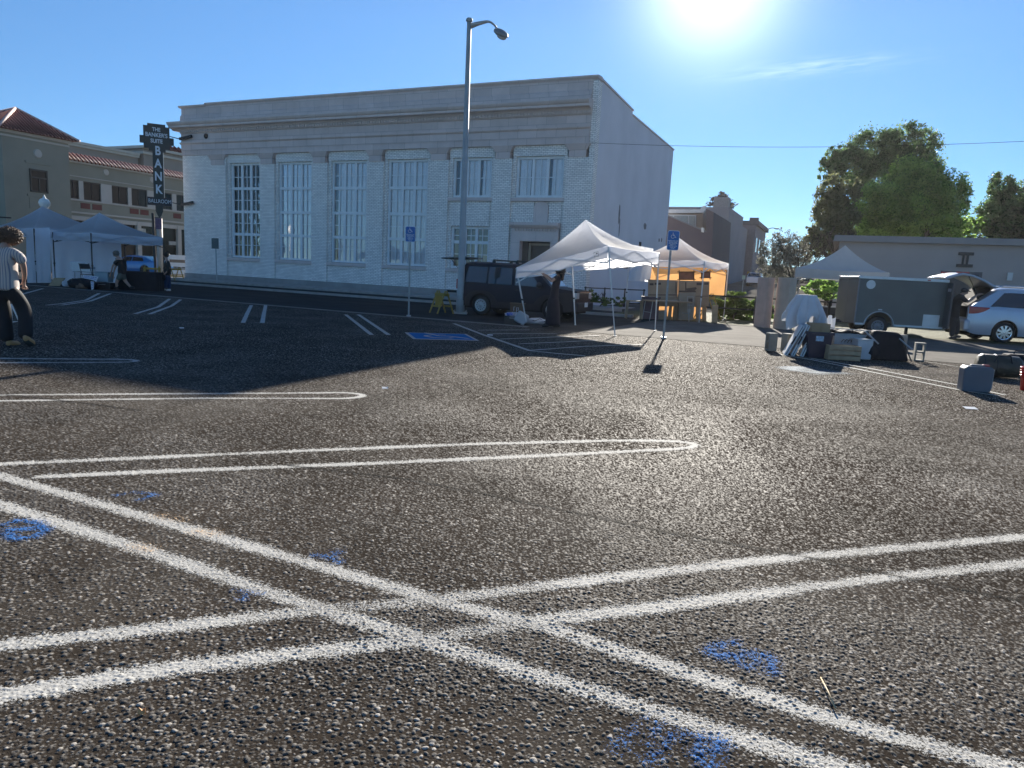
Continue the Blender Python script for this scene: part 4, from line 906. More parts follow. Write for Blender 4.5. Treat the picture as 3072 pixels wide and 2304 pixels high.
M_card2=mat('worn_brown_cardboard',(.40,.265,.17),.85,0,.15,2.5,.003,20); M_card3=mat('greyish_cardboard',(.34,.26,.19),.85,0,.15,2.5,.003,20)
M_ink=mat('dark_carton_print',(.11,.07,.055),.8); M_inkp=mat('pale_carton_print',(.42,.36,.32),.8)
c1=lambda X,Y_:(1850+X/6.32,780+Y_/6.32)
rc=lambda a,b_,c_,d_:[c1(a,b_),c1(c_,b_),c1(c_,d_),c1(a,d_)]
flat_thing('cardboard_sheet','big flattened brown carton standing across the left of the orange-backed stall','cardboard',[c1(600,370),c1(1165,385),c1(1150,860),c1(590,860)],27.4,.04,M_card2,'sheet','cartons in the orange-backed stall',
  [('carton_print',rc(625,440,700,480),M_ink),('carton_print',rc(720,430,840,470),M_ink),('crease',rc(598,655,1160,668),M_ink),('crease',rc(1120,420,1135,640),M_ink)])
flat_thing('cardboard_sheet','second flattened carton with a dark foot-shaped print, right half of the stall','cardboard',[c1(1172,388),c1(1762,405),c1(1745,880),c1(1165,860)],27.5,.04,M_card2,'sheet','cartons in the orange-backed stall',
  [('carton_print',[c1(1320,540),c1(1400,530),c1(1500,515),c1(1520,540),c1(1480,580),c1(1400,600),c1(1330,590)],M_ink),('carton_print',rc(1515,430,1620,480),M_ink),('carton_print',rc(1660,425,1740,470),M_ink),('crease',rc(1180,580,1500,612),M_ink),('crease',rc(1300,420,1322,580),M_ink),('crease',rc(1180,680,1740,690),M_ink)])
flat_thing('cardboard_sheet','low brown carton folded over a table edge at the left of the stall','cardboard',[c1(545,690),c1(1160,690),c1(1165,880),c1(580,880),c1(545,740)],27.0,.35,M_card2,'sheet','cartons in the orange-backed stall',[('crease',rc(600,770,1000,790),M_ink),('pale_strip',rc(1000,755,1150,768),M_inkp)])  # thin pale strip across the right of the carton
flat_thing('carton','tall greyish carton with a white drawn panel, leaning in the middle of the stall','box',[c1(1190,630),c1(1500,620),c1(1450,1140),c1(1170,1140)],26.8,.25,M_card3,'body','cartons in the orange-backed stall',
  [('carton_print',rc(1340,690,1452,700),M_inkp),('carton_print',rc(1336,700,1346,980),M_inkp),('carton_print',rc(1445,700,1455,980),M_inkp),('carton_print',rc(1360,730,1440,800),M_ink),('carton_print',rc(1350,850,1440,862),M_inkp),('carton_print',rc(1340,930,1400,1000),M_inkp)])
flat_thing('carton','squat brown carton on the ground under the left table of the stall','box',rc(750,960,955,1130),26.9,.35,M_card3,'body','cartons in the orange-backed stall')
flat_thing('carton','dark slanting carton leaning beside the tall greyish one','box',[c1(1100,870),c1(1200,870),c1(1170,1150),c1(1075,1150)],27.0,.2,M_card2,'body','cartons in the orange-backed stall')
flat_thing('plank','brown upright plank beside the front leg of the orange-backed stall','board',rc(1505,700,1590,1185),26.9,.05,M_card2,'board','planks in the stall')
flat_thing('plank','narrow pale plank standing right of the front canopy leg','board',rc(1625,800,1700,1160),27.6,.05,M_wood,'board','planks in the stall')
flat_thing('plank','short wide plank standing on the kerb before the yellow trestle','board',[c1(1815,860),c1(1930,850),c1(1905,1190),c1(1805,1190)],26.7,.05,M_wood,'board','planks in the stall')
flat_thing('plank','dark thin plank tilted against the stall between table legs','board',[c1(1000,880),c1(1050,880),c1(1030,1155),c1(960,1155)],27.1,.05,M_card2,'board','planks in the stall')
def frame_pic(label,px,Y):
    T,b=panel_px('framed_print',label,'picture',px,Y,.03,None); b.build('print',mat('dull_red_print',(.20,.09,.06),.7,0,.3,6),T,w=True)
    b=MB(); P=[at(u,v,Y-.02) for u,v in px]
    for i in range(4):
        a,c=P[i],P[(i+1)%4]; d=(c-a).normalized()*.07; b.bar(a-d,c+d,.03)
    b.build('stick_frame',mat('dark_stick',(.06,.035,.02),.7),T,w=True); return T
frame_pic('wide dull red print in a stick frame on the orange cloth',rc(1185,225,1465,372),28.55)
frame_pic('small dull red print in a stick frame, right of the wide one',rc(1605,222,1770,338),28.6)
def trestle_table(label,px0,px1,Yd,zt_,depth=.7,m=M_wood,group=None,loc=None):
    a=G(*px0);c=G(*px1); T=thing('folding_table',label,'table',((a.x+c.x)/2,(a.y+c.y)/2,0),math.atan2(c.y-a.y,c.x-a.x),group); L=(c-a).length
    b=MB(); b.bb(-L/2,L/2,0,depth,zt_-.04,zt_); b.build('table_top',m,T,bevel=.006)
    for s in(-1,1):
        for y in(.06,depth-.06): b=MB(); b.tube([(s*(L/2-.15),y,zt_-.04),(s*(L/2-.08),y,0)],.014,6); b.build('leg',M_steel,T)
        b=MB(); b.tube([(s*(L/2-.12),.06,.3),(s*(L/2-.12),depth-.06,.3)],.01,5); b.build('crossbar',M_steel,T)
    return T
trestle_table('long folding table hidden under flattened cartons in the stall',(1945,962),(2075,966),27,.74,m=M_card2)
def a_frame(label,cen,rz,h=1.05,w_=.62,plank=True,group='yellow wooden barricades',board=None):
    T=thing('barricade',label,'barricade',(cen[0],cen[1],0),rz,group)
    for s in(-1,1):
        for x in(-w_/2,w_/2):
            b=MB(); b.bar((x,s*.42*h,0),(x,s*.03,h),.055,.03); b.build('leg',M_yellow,T)
        b=MB(); b.box((0,s*(.42*h*(1-.83)+.03)+s*.012,h*.83),(w_+.1,.022,.1)); b.build('rail',M_yellow,T)
        b=MB(); b.box((0,s*(.42*h*(1-.32)+.012)+s*.012,h*.32),(w_+.06,.022,.06)); b.build('rail',M_yellow,T)
    if board:
        b=MB(); b.box((-.26,.03,h*.6),(.4,.02,h*.6)); b.build('hanging_board',mat('ochre_board',(.42,.25,.03),.6),T)
    return T
c_=G(1322,941); a_frame('yellow A-frame barricade with a solid ochre board, beside the lamp post',(c_.x,c_.y+.25),R_(-52),.76,.5,board=True)
c_=G(2150,966); a_frame('yellow A-frame trestle at the right end of the orange-backed stall',(c_.x-.05,c_.y+1.2),R_(60),1.05,.8)
# white low stool / small trestle under the side sheet
T=thing('wooden_stool','pale wooden stool half covered by the hanging white sheet','stool',G(1900,956))
b=MB(); b.box((0,0,.66),(.6,.4,.04)); b.build('seat',M_wood,T)
for x in(-.26,.26):
    for y in(-.16,.16): b=MB(); b.bar((x*1.1,y,0),(x,y,.66),.05); b.build('leg',M_wood,T)
T=thing('plum_tote','dark plum storage tub on the ground beside the pale stool','storage box',G(1930,957)+Vector((.25,.2,0)))
b=MB(); b.box((0,0,.4),(.6,.5,.8)); b.build('tub',mat('plum_plastic',(.10,.06,.08),.5),T,bevel=.03)
b=MB(); b.box((0,0,.82),(.66,.56,.05)); b.build('lid',mat('plum_plastic_lid',(.08,.05,.065),.5),T,bevel=.01)
# ------------------------------------------------------------------ canopy on the right
yF=26.0; A5=G(2368,985); B5=at(2664,850,28.0); B5.z=0
d5=(B5-A5).normalized(); n5=Vector((-d5.y,d5.x,0)); L5=(B5-A5).length
n5=Vector((math.sin(R_(25)),math.cos(R_(25)),0)); C5=[A5,B5,B5+n5*2.6,A5+n5*2.6]
h5=HZ(A5.x,A5.y,2386,803); h5b=HZ(B5.x,B5.y,2664,818)
pk5=at(2536,736,(A5+B5).y/2+1.5)
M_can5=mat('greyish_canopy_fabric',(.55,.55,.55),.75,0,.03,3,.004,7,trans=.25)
e5=(h5+h5b)/2
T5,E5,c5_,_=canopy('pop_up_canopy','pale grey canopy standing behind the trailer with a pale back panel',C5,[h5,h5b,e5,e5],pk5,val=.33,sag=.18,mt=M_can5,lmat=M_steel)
# ------------------------------------------------------------------ left pair of canopies
FB=G(280,868); CB_=square(FB,3.0,R_(32)); hb=HZ(FB.x,FB.y,277,698)
pkb=at(298,638,((CB_[0]+CB_[2])/2).y)
hR=HZ(CB_[1].x,CB_[1].y,447,716)
TBn,EB,cB,_=canopy('pop_up_canopy','blue-white shaded canopy, the right one of the left pair, open to the front',CB_,[hb,hb,hb,hb],pkb,val=.33,sag=.14,lmat=M_black)
FA=(-22.9,27.0)
pa=CB_[3]; fA=Vector((math.sin(R_(32)),math.cos(R_(32)),0)); lA=Vector((-fA.y,fA.x,0))
CA=[pa+lA*.25-fA*.6,pa+lA*.25+fA*2.8,pa+lA*3.9+fA*2.8,pa+lA*3.9-fA*.6]
ctA=(CA[0]+CA[2])/2; pkA=at(128,618,ctA.y)
TA,EA,cA,_=canopy('pop_up_canopy','taller blue-white shaded canopy at the left edge, next to the open one',CA,[hb+.1]*4,pkA,val=.30,sag=.14,lmat=M_black)
s1=cloth_sheet(at(86,850,29.8),at(158,850,29.2),.02,2.25,3,.06); o=s1.build('canopy_side_wall',M_canopy,None,smooth=True,recalc=False); tag(o,'hanging cloth wall closing the front corner of the leftmost canopy','cloth')
s1=cloth_sheet(at(158,850,30.6),CB_[2].lerp(CB_[3],.1)+Vector((.25,-.2,0)),.02,hb-.28,5,.05,n=50); o=s1.build('canopy_back_wall',M_canopy,None,smooth=True,recalc=False); tag(o,'wide cloth back wall behind the goods under the open shaded canopy','cloth')
p=G(452,867); T=thing('leg_weight','flat dark weight at the foot of the shaded canopy\'s right leg','weight',(cB[1].x,cB[1].y,0)); b=MB(); b.box((0,-.05,.05),(.42,.3,.09)); b.build('plate',M_black,T,bevel=.01); b=MB(); b.tube([(0.1,-.12,.09),(.1,-.12,.16)],.03,8); b.build('knob',M_black,T)
# ------------------------------------------------------------------ goods under the left canopy
c5p=lambda X,Y_:(180+X/9.217,780+Y_/9.217)
c3p=lambda X,Y_:(200+X/5.267,680+Y_/5.267)
flat_thing('ramp_board','plain brown board leaning low against the cloth wall, left of the black bag','board',[(145,857),(162,833),(196,834),(178,858)],28.6,.03,M_wood,'board')
M_blackbag=mat('black_cloth',(.012,.012,.016),.85,0,.3,5,.01,12)
g=G(215,866); T=thing('holdall','long black holdall on the ground with a white roll of cloth lying on it','bag',g)
b=MB(); b.ell((.3,.2,.2),(.62,.3,.22),9,16,nz=.15); b.build('bag_body',M_blackbag,T,smooth=True); b=MB(); b.tube([(0,-.02,.2),(.1,-.1,.4),(.4,-.1,.4),(.5,-.02,.2)],.015,5); b.build('handle',M_black,T)
p=at(211,851,28.2); T=thing('cloth_roll','thick roll of white cloth lying on the black holdall','roll',p-Vector((0,0,.12)))
b=MB()
b.grid(lambda u,v:Vector((-.28+.75*v,0,.12))+Vector((0,math.cos(u*12.56),math.sin(u*12.56)))*(.04+.085*u)*(1+.08*math.sin(v*3)),40,6); b.build('rolled_cloth',M_canopy,T,smooth=True,recalc=False)
g=G(238,862); T=thing('side_table','low grey metal stand carrying the square white carton','table',g+Vector((-.2,.9,0)))
b=MB(); b.box((0,0,.62),(.9,.5,.03)); b.build('table_top',M_steel,T)
for x in(-.4,.4):
    for y in(-.2,.2): b=MB(); b.tube([(x,y,.6),(x,y,0)],.015,6); b.build('leg',M_steel,T)
P=T.location.copy(); q=at(234,803,P.y); 
T=thing('white_carton','square white carton standing on the low stand under the shaded canopy','box',(q.x,P.y,.635)); b=MB(); b.box((0,0,.2),(.42,.35,.36)); b.build('body',M_white,T,bevel=.01); b=MB(); b.box((0,0,.385),(.43,.36,.02)); b.build('lid',M_canopy,T)
q=at(265,806,P.y); T=thing('white_tray','shallow white tray with a clear cover beside the square carton','box',(q.x,P.y,.635)); b=MB(); b.box((0,0,.05),(.45,.35,.09)); b.build('tray',M_white,T,bevel=.01); b=MB(); b.box((0,0,.16),(.42,.33,.1)); b.build('cover',mat('milky_plastic',(.4,.42,.45),.3),T,bevel=.02)
def folding_chair(label,loc,rz,m=M_black):
    T=thing('folding_chair',label,'chair',loc,rz); 
    b=MB(); b.box((0,0,.45),(.42,.4,.03)); b.build('seat',m,T,bevel=.008)
    b=MB(); b.box((0,.24,.78),(.4,.02,.2),M=Matrix.Rotation(R_(-12),3,'X')); b.build('backrest',m,T,bevel=.006)
    for x in(-.2,.2):
        b=MB(); b.tube([(x,-.22,0),(x,.1,.5),(x,.27,.9)],.012,6); b.build('leg',m,T)
        b=MB(); b.tube([(x*.9,.28,0),(x*.9,-.12,.46)],.012,6); b.build('leg',m,T)
    return T
g=at(268,812,29.0); folding_chair('black folding chair raised behind the printed white boards',(g.x,28.9,.0+.1),R_(60))
M_print=mat('white_board_face',(.66,.68,.74),.5,0,.04,3); M_blueink=mat('blue_printed_ink',(.08,.12,.42),.6)
def signboard(label,px,Y,rows):
    T,b=panel_px('printed_board',label,'sign board',px,Y,.015,None,group='printed white boards under the shaded canopy'); b.build('board',M_print,T,w=True)
    P=[at(u,v,Y-.01) for u,v in px]; b=MB(); rr=random.Random(3)
    for r in rows:
        x=.08
        while x<.9:
            w_=rr.uniform(.05,.14); x1=min(.93,x+w_)
            q=[P[0].lerp(P[1],a).lerp(P[3].lerp(P[2],a),c) for a,c in((x,r),(x1,r),(x1,r+.07),(x,r+.07))]; b.add(q,[(0,1,2,3)]); x=x1+rr.uniform(.02,.05)
    b.build('printed_writing',M_blueink,T,w=True,recalc=False); return T
signboard('wide printed white board with blue writing leaning behind the canopy leg',[c5p(620,410),c5p(1060,460),c5p(960,700),c5p(680,600)],28.25,[.12,.3,.5,.7])
signboard('narrow printed white board with blue writing propped before the wide one',[c5p(845,590),c5p(935,600),c5p(925,800),c5p(870,830)],28.0,[.1,.3,.5,.72])
g=at(312,840,28.9); T=thing('storage_tub','pale blue-grey storage tub on dark crates under the shaded canopy','storage box',(g.x,28.9,.28)); b=MB(); b.box((0,0,.2),(.55,.42,.38)); b.build('tub',mat('blue_grey_plastic',(.28,.36,.4),.5,0,.05,3),T,bevel=.03); b=MB(); b.box((0,0,.4),(.6,.46,.04)); b.build('lid',mat('blue_grey_lid',(.24,.31,.35),.5),T,bevel=.01)
T=thing('dark_crate','dark crate on the ground beneath the blue-grey tub','crate',(g.x,28.9,0)); b=MB(); b.box((0,0,.14),(.75,.5,.26)); b.build('box',M_black,T,bevel=.015); b=MB(); b.bar((-.2,-.27,.2),(.2,-.27,.2),.03); b.build('handle',M_steel,T)
g=at(246,858,28.1); T=thing('brown_paper_bag','crumpled brown bag on the ground between the holdall and the boards','bag',(g.x,28.1,0)); b=MB(); b.ell((0,0,.14),(.26,.2,.16),8,12,nz=.4,ns=6); b.build('bag_body',mat('brown_paper',(.16,.10,.07),.9,0,.2,8,.01,15),T,smooth=True); b=MB(); b.tube([(-.06,0,.26),(-.02,0,.34),(.05,0,.27)],.012,5); b.build('handle',mat('brown_twist',(.12,.08,.05),.9),T)
g=at(420,842,29.6); T=thing('covered_table','table under a black floor-length cloth beside the white tub','table',(g.x,29.7,0)); 
b=MB(); b.grid(lambda u,v:( (lambda a:Vector((.85*max(-.95,min(.95,1.3*math.cos(a)))*(1+.03*v*math.sin(a*14)),.36*max(-.95,min(.95,1.3*math.sin(a)))*(1+.05*v*math.sin(a*14)),.75*(1-v))))(u*6.283)),90,6,cu=True); b.build('cloth',M_blackbag,T,smooth=True,recalc=False); b=MB(); b.box((0,0,.75),(1.58,.64,.03)); b.build('table_top',M_blackbag,T)
g=G(428,869); T=thing('white_tub','low white lidded tub on the ground before the black-covered table','storage box',g+Vector((0,.15,0))); b=MB(); b.box((0,0,.13),(.38,.28,.24)); b.build('tub',mat('dull_white_plastic',(.6,.62,.66),.5),T,bevel=.02); b=MB(); b.box((0,0,.255),(.4,.3,.025)); b.build('lid',M_white,T,bevel=.006)
# ================================================================== poles, signs, lamps
g=G(1380,941); T=thing('street_lamp','tall grey lamp post with a curved arm and cobra head, before the bank','street lamp',g)
top=at(1408,60,g.y); ht=top.z; lean=(top-g).x
b=MB(); b.tube([(0,0,0),(0,0,.45),(0,0,.5),(lean,0,ht)],[.15,.145,.125,.07],16); b.lathe([(.001,ht+.07),(.09,ht+.05),(.115,ht-.01),(.1,ht-.05)],(lean,0,0),'Z',14); b.build('pole',mat('weathered_grey_pole',(.36,.37,.37),.6,.1,.12,3),T,smooth=True)
b=MB(); b.box((0,0,.03),(.5,.5,.06)); 
for x in(-.2,.2):
    for y in(-.2,.2): b.tube([(x,y,.05),(x,y,.12)],.02,6)
b.build('base_plate',M_concrete,T); b=MB(); b.box((0.0,-.165,.62),(.12,.03,.22)); b.build('hand_hole_cover',M_steel,T,bevel=.005)
def lp(u,v,dy=0): p=at(u,v,g.y+dy); return p-g
pts=[lp(1412,78),lp(1430,72),lp(1450,67),lp(1463,64.5),lp(1473,67),lp(1483,75),lp(1490,83)]
b=MB(); b.tube(pts,[.085,.07,.055,.042,.035,.032,.032],8); b.build('arm',M_steel,T,smooth=True)
hd=lp(1503,101); dirx=(lp(1524,118)-lp(1485,80)); dirx=Vector((dirx.x,-.55,dirx.z)).normalized()
zz=Vector((0,0,1)); sx_=dirx.cross(zz).normalized(); uu=sx_.cross(dirx); MM=Matrix((dirx,sx_,uu)).transposed()
b=MB()
def cob(i,j):
    t=i; a=2*math.pi*j; wv=.235*(math.sin(math.pi*min(1,.12+t*.9))**.7)*(.6+.55*t); hv=.13*(math.sin(math.pi*min(1,.12+.88*t*.97))**.6)
    zz_=math.sin(a); return hd+MM@Vector((-.36+.74*t,wv*math.cos(a),hv*zz_*(1.0 if zz_>0 else .75)))
b.grid(cob,16,18,cv=True); b.poly([cob(1,k/18) for k in range(18)]); b.build('lamp_head',mat('grey_lamp_housing',(.23,.24,.24),.5,.2,.1,6),T,smooth=True)
b=MB(); b.ell(hd+MM@Vector((.08,0,-.07)),(.2,.15,.09),8,14,M=MM); b.build('lens',mat('frosted_lens',(.35,.36,.36),.3),T,smooth=True)
M_signblue=mat('sign_blue',(.012,.13,.42),.45,0,.04,3); M_signwhite=mat('sign_white',(.7,.74,.78),.5,0,.03,3)
def ada(label,base,top,sgn,rz=0):
    """base: foot pixel, sgn: pixel corners left, top, right, bottom"""
    g=G(*base); l,t,r,bm=sgn; Yp=g.y
    T=thing('disabled_parking_sign',label,'parking sign',g,0,'blue wheelchair parking signs'); 
    tp=at(top[0],top[1],Yp)-g
    b=MB(); n=22
    b.bar((0,0,0),tp,.05,.022); b.bar((0,-.014,0),tp+Vector((0,-.014,0)),.018,.012); b.build('post',mat('u_channel_post',(.33,.34,.34),.5,.5,.15,12),T)
    b=MB(); b.tube([(0,0,.001),(0,0,.05)],.07,10); b.build('post_base',M_steel,T)
    cc=at((l+r)/2,(t+bm)/2,Yp-.03)-g; w_=(r-l)/F_*Yp*1.0; h_=(bm-t)/F_*Yp
    ax_=Vector((tp.x,tp.y,tp.z)).normalized(); xr_=Vector((1,0,-ax_.x/ax_.z)).normalized(); yn=ax_.cross(xr_)
    M=Matrix.Translation(cc)@Matrix((xr_,ax_,xr_.cross(ax_))).transposed().to_4x4()@Matrix.Rotation(rz,4,'Y')
    def rr(w,h,rad,z,n=5):
        P=[]
        for cx,cy,a0 in((w/2-rad,h/2-rad,0),(-w/2+rad,h/2-rad,90),(-w/2+rad,-h/2+rad,180),(w/2-rad,-h/2+rad,270)):
            for k in range(n): a=R_(a0+90*k/(n-1)); P.append(M@Vector((cx+rad*math.cos(a),cy+rad*math.sin(a),z)))
        return P
    b=MB(); P=rr(w_,h_,.045,0); Q=rr(w_,h_,.045,.004); n=len(P); b.add(P+Q,[tuple(range(n))[::-1],tuple(range(n,2*n))]+[(i,(i+1)%n,n+(i+1)%n,n+i) for i in range(n)]); pl=b.build('sign_plate',M_signwhite,T)
    b=MB(); b.poly(rr(w_*.93,h_*.95,.038,.0065)); b.build('blue_field',M_signblue,pl,recalc=False)
    s=w_*.42; cy=h_*.25; b=MB()
    def seg(pts,wd): 
        pts=[Vector((x*s,cy+y*s,0)) for x,y in pts]
        for p,q in zip(pts[:-1],pts[1:]):
            d=(q-p).normalized()*wd*.3; nn=Vector((-d.y,d.x,0)).normalized()*wd/2
            b.add([M@(p-d+nn+Vector((0,0,.0095))),M@(p-d-nn+Vector((0,0,.0095))),M@(q+d-nn+Vector((0,0,.0095))),M@(q+d+nn+Vector((0,0,.0095)))],[(0,1,2,3)])
    wd=s*.14
    seg([(-.12,.3),(-.08,-.02),(.22,-.02),(.38,-.38),(.5,-.34)],wd); seg([(-.1,.13),(.16,.13)],wd*.8)
    seg([(-.14+.34*math.cos(R_(a))-.0,-.2+.34*math.sin(R_(a))) for a in range(115,345,18)],wd*.85)
    hp=[M@Vector((-.13*s+.11*s*math.cos(a),cy+.46*s+.11*s*math.sin(a),.0095)) for a in [2*math.pi*k/12 for k in range(12)]]; b.poly(hp)
    b.build('wheelchair_symbol',M_signwhite,pl,recalc=False)
    for k,tx in enumerate(('PARKING WITH DMV','DISABLED PERMIT','ONLY VIOLATORS','SUBJECT TO','TOWING & FINE','UNDER ORS','811.615')):
        me=text_mesh(tx,h_*.062,.0004,.0008); me.transform(M@Matrix.Translation((0,-h_*.02-h_*.066*k,.0085))@Matrix.Diagonal((.88,1,1,1))); me.materials.append(M_signwhite)
        o=bpy.data.objects.new('writing',me); COL.objects.link(o); o.parent=pl
    return T
ada('blue wheelchair parking sign on a thin post left of the lamp post',(1226,950),(1231,700),(1216,680,1246,725))
ada('larger, nearer blue wheelchair parking sign right of the slanting canopy',(1990,1016),(2016,700),(2002,693,2037,750),0)
g=G(651,850); T=thing('parking_sign_post','small grey sign seen from behind on a thin post by the bank\'s first window','sign',g); h=HZ(g.x,g.y,651,716); b=MB(); b.bar((0,0,0),(-.05,0,h),.06,.03); b.build('post',M_steel,T); b=MB(); b.box((-.05,-.05,h-.28),(.42,.012,.6)); b.build('sign_plate',mat('sign_back_grey',(.10,.13,.13),.5,.3),T,bevel=.01)
# pole and globe lamp on the left, white-plank barricade, yellow trestles
q=at(482,800,47); g=Vector((q.x,47,0)); T=thing('lamp_post','beige round pole with a small purple banner behind the blade sign','pole',g)
b=MB(); b.tube([(0,0,0),(0,0,HZ(g.x,g.y,476,655))],[.2,.17],14); b.build('pole',mat('beige_pole_paint',(.38,.37,.34),.6,0,.1,2),T,smooth=True)
b=MB(); z0=HZ(g.x,g.y,478,688); z1=HZ(g.x,g.y,478,655); b.box((.05,-.22,(z0+z1)/2),(.42,.03,z1-z0)); b.build('banner',mat('purple_banner',(.10,.07,.14),.7,0,.3,9),T); b=MB(); b.bar((-.2,-.22,z1+.03),(.3,-.22,z1+.03),.04); b.build('banner_arm',M_black,T)
q=at(467,800,45.5); T=thing('dark_pole','slim black pole rising to the foot of the blade sign','pole',(q.x,45.5,0)); b=MB(); b.tube([(0,0,0),(-.08,0,HZ(q.x,45.5,464,640))],.09,10); b.build('shaft',M_black,T); b=MB(); b.tube([(0,0,0),(0,0,.3)],.16,10); b.build('base',M_black,T)
q=at(135,640,38); T=thing('globe_lamp','white ornate globe street lamp rising behind the left canopies','street lamp',(q.x,38,0)); zc_=HZ(q.x,38,135,610)
b=MB(); b.tube([(0,0,0),(0,0,zc_-.45)],[.09,.06],10); b.lathe([(.06,zc_-.5),(.2,zc_-.42),(.12,zc_-.3),(.16,zc_-.25)],(0,0,0)); b.build('pole',M_canopy,T,smooth=True); b=MB(); b.lathe([(.14,zc_-.26),(.25,zc_-.1),(.27,zc_+.05),(.2,zc_+.2),(.08,zc_+.27),(.03,zc_+.4),(.001,zc_+.45)],(0,0,0)); b.build('globe',mat('white_globe_glass',(.75,.76,.74),.25),T,smooth=True)
q=at(0,651,33); T=thing('dark_arm_bracket','dark pointed bracket arm poking in above the leftmost canopy','bracket',(q.x-3,33,0)); z=at(30,652,33).z; b=MB(); b.tube([(0,0,0),(0,0,z+1)],.08,8); b.build('pole',M_black,T); b=MB(); q2=at(33,653,33); b.tube([(0,0,z),((q2.x-q.x)+3,0,z-.02)],[.07,.03],6); b.build('arm',M_black,T)
T=thing('plank_barricade','long white three-plank barricade at the bank\'s left corner','barricade',at(532,833,50.5)); T.location.z=0
b=MB()
for v0,v1 in((765,779),(788,800),(809,822)):
    z0=HZ(T.location.x,50.5,530,v1); z1=HZ(T.location.x,50.5,530,v0); c=MB(); c.bb(-.75,1.5,-.03,.03,z0,z1); c.build('plank',M_white,T)
b=MB(); b.bb(-.7,1.5,.05,.08,.75,1.35); b.build('back_board',mat('tan_board',(.26,.2,.15),.8),T)
for x in(-.6,1.3): b=MB(); b.bar((x,.06,0),(x,.06,1.6),.1); b.build('post',M_white,T)
c_=at(462,835,42); a_frame('yellow A-frame barricade standing in the sun left of the jacketed person',(c_.x-.1,42,0),R_(10),.8,.8)
c_=at(525,835,43.5); a_frame('yellow A-frame barricade right of the jacketed person, by the bank corner',(c_.x,43.5,0),R_(75),.8,.8)
# distant street lamp and little signs up the hill
def hz0(x,y): return gz(x,y)
q=at(2266,800,112); T=thing('street_lamp','distant slim street lamp with a long arm up the hill street','street lamp',(q.x,112,hz0(q.x,112))); z=at(2268,700,112).z-T.location.z; b=MB(); b.tube([(0,0,0),(.15,0,z)],[.14,.09],8); b.build('pole',M_steel,T); b=MB(); b.tube([(.15,0,z),(.9,0,z+.6),(2.0,0,z+.95),(2.5,0,z+.9)],.06,6); b.build('arm',M_steel,T); b=MB(); b.ell((2.75,0,z+.85),(.42,.2,.12),6,10); b.build('lamp_head',M_steel,T)
q=at(2228,860,72); T=thing('small_street_sign','small pale green sign on a thin post at the hill street','sign',(q.x,72,hz0(q.x,72))); z=at(2228,826,72).z-T.location.z; b=MB(); b.tube([(0,0,0),(0,0,z)],.04,6); b.build('post',M_steel,T); b=MB(); b.box((0,-.05,z-.2),(.32,.03,.4)); b.build('sign_plate',mat('pale_green_sign',(.35,.5,.42),.5),T)
q=at(2243,840,86); T=thing('yellow_post','bright yellow guard post on the hill pavement','bollard',(q.x,86,hz0(q.x,86))); b=MB(); b.tube([(0,0,0),(0,0,1.7)],.16,8); b.build('post',M_yellow,T); b=MB(); b.tube([(0,0,1.3),(0,0,1.4)],.17,8); b.build('band',M_black,T)
# ================================================================== VEHICLES
M_rim=mat('alloy_rim',(.62,.63,.66),.25,.9,.05,6); M_steelrim=mat('pale_steel_rim',(.42,.44,.45),.45,.5,.1,8)
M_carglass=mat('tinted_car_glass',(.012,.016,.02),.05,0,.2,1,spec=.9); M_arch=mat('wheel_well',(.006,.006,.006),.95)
M_red=mat('red_tail_lens',(.42,.02,.02),.2,0,.15,8,coat=.5); M_headl=mat('clear_headlight',(.45,.48,.5),.3,0,.15,9,coat=.6)
def interp(pl,x):
    if x<=pl[0][0]: return pl[0][1]
    for (a,b_),(c,d) in zip(pl[:-1],pl[1:]):
        if x<=c: return b_+(d-b_)*(x-a)/(c-a+1e-9)
    return pl[-1][1]
def wheel(T,x,y,r,wd,spokes,rimm,side):
    s=side; b=MB(); b.lathe([(r*.62,-wd/2),(r*.9,-wd/2),(r,-wd/2+.03),(r,wd/2-.03),(r*.9,wd/2),(r*.66,wd/2),(r*.62,wd/2-.03),(r*.62,-wd/2)],(x,y,r),'Y',28); w_=b.build('wheel',M_tyre,T,smooth=True)
    b=MB(); yo=y+s*wd/2
    if spokes=='steel':
        b.lathe([(r*.64,-.01*s),(r*.6,.005*s),(r*.5,-.03*s),(r*.28,-.012*s),(r*.16,-.012*s),(r*.14,.02*s),(.001,.02*s)],(x,yo,r),'Y',24)
        b.build('rim',rimm,w_,smooth=True); b=MB()
        for k in range(12):
            a=2*math.pi*k/12; b.lathe([(.001,.0),(r*.055,0)],(x+r*.42*math.cos(a),yo-.012*s,r+r*.42*math.sin(a)),'Y',8)
        b.build('rim_hole',M_arch,w_,recalc=False)
    else:
        b.lathe([(r*.7,-.01*s),(r*.69,.008*s),(r*.6,-.0*s)],(x,yo,r),'Y',28); b.lathe([(r*.16,-.01*s),(r*.13,.012*s),(.001,.014*s)],(x,yo,r),'Y',16)
        for k in range(spokes):
            a=2*math.pi*k/spokes
            for o in(-.075,.075):
                p=Vector((x+r*.12*math.cos(a+o*3),yo-.0*s,r+r*.12*math.sin(a+o*3))); q=Vector((x+r*.66*math.cos(a+o),yo-.004*s,r+r*.66*math.sin(a+o))); b.bar(p,q,.034*r/.3,.02,up=(0,1,0))
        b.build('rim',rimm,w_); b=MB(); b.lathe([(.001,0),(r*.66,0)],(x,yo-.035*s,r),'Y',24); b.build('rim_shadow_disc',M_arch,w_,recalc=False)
    return w_
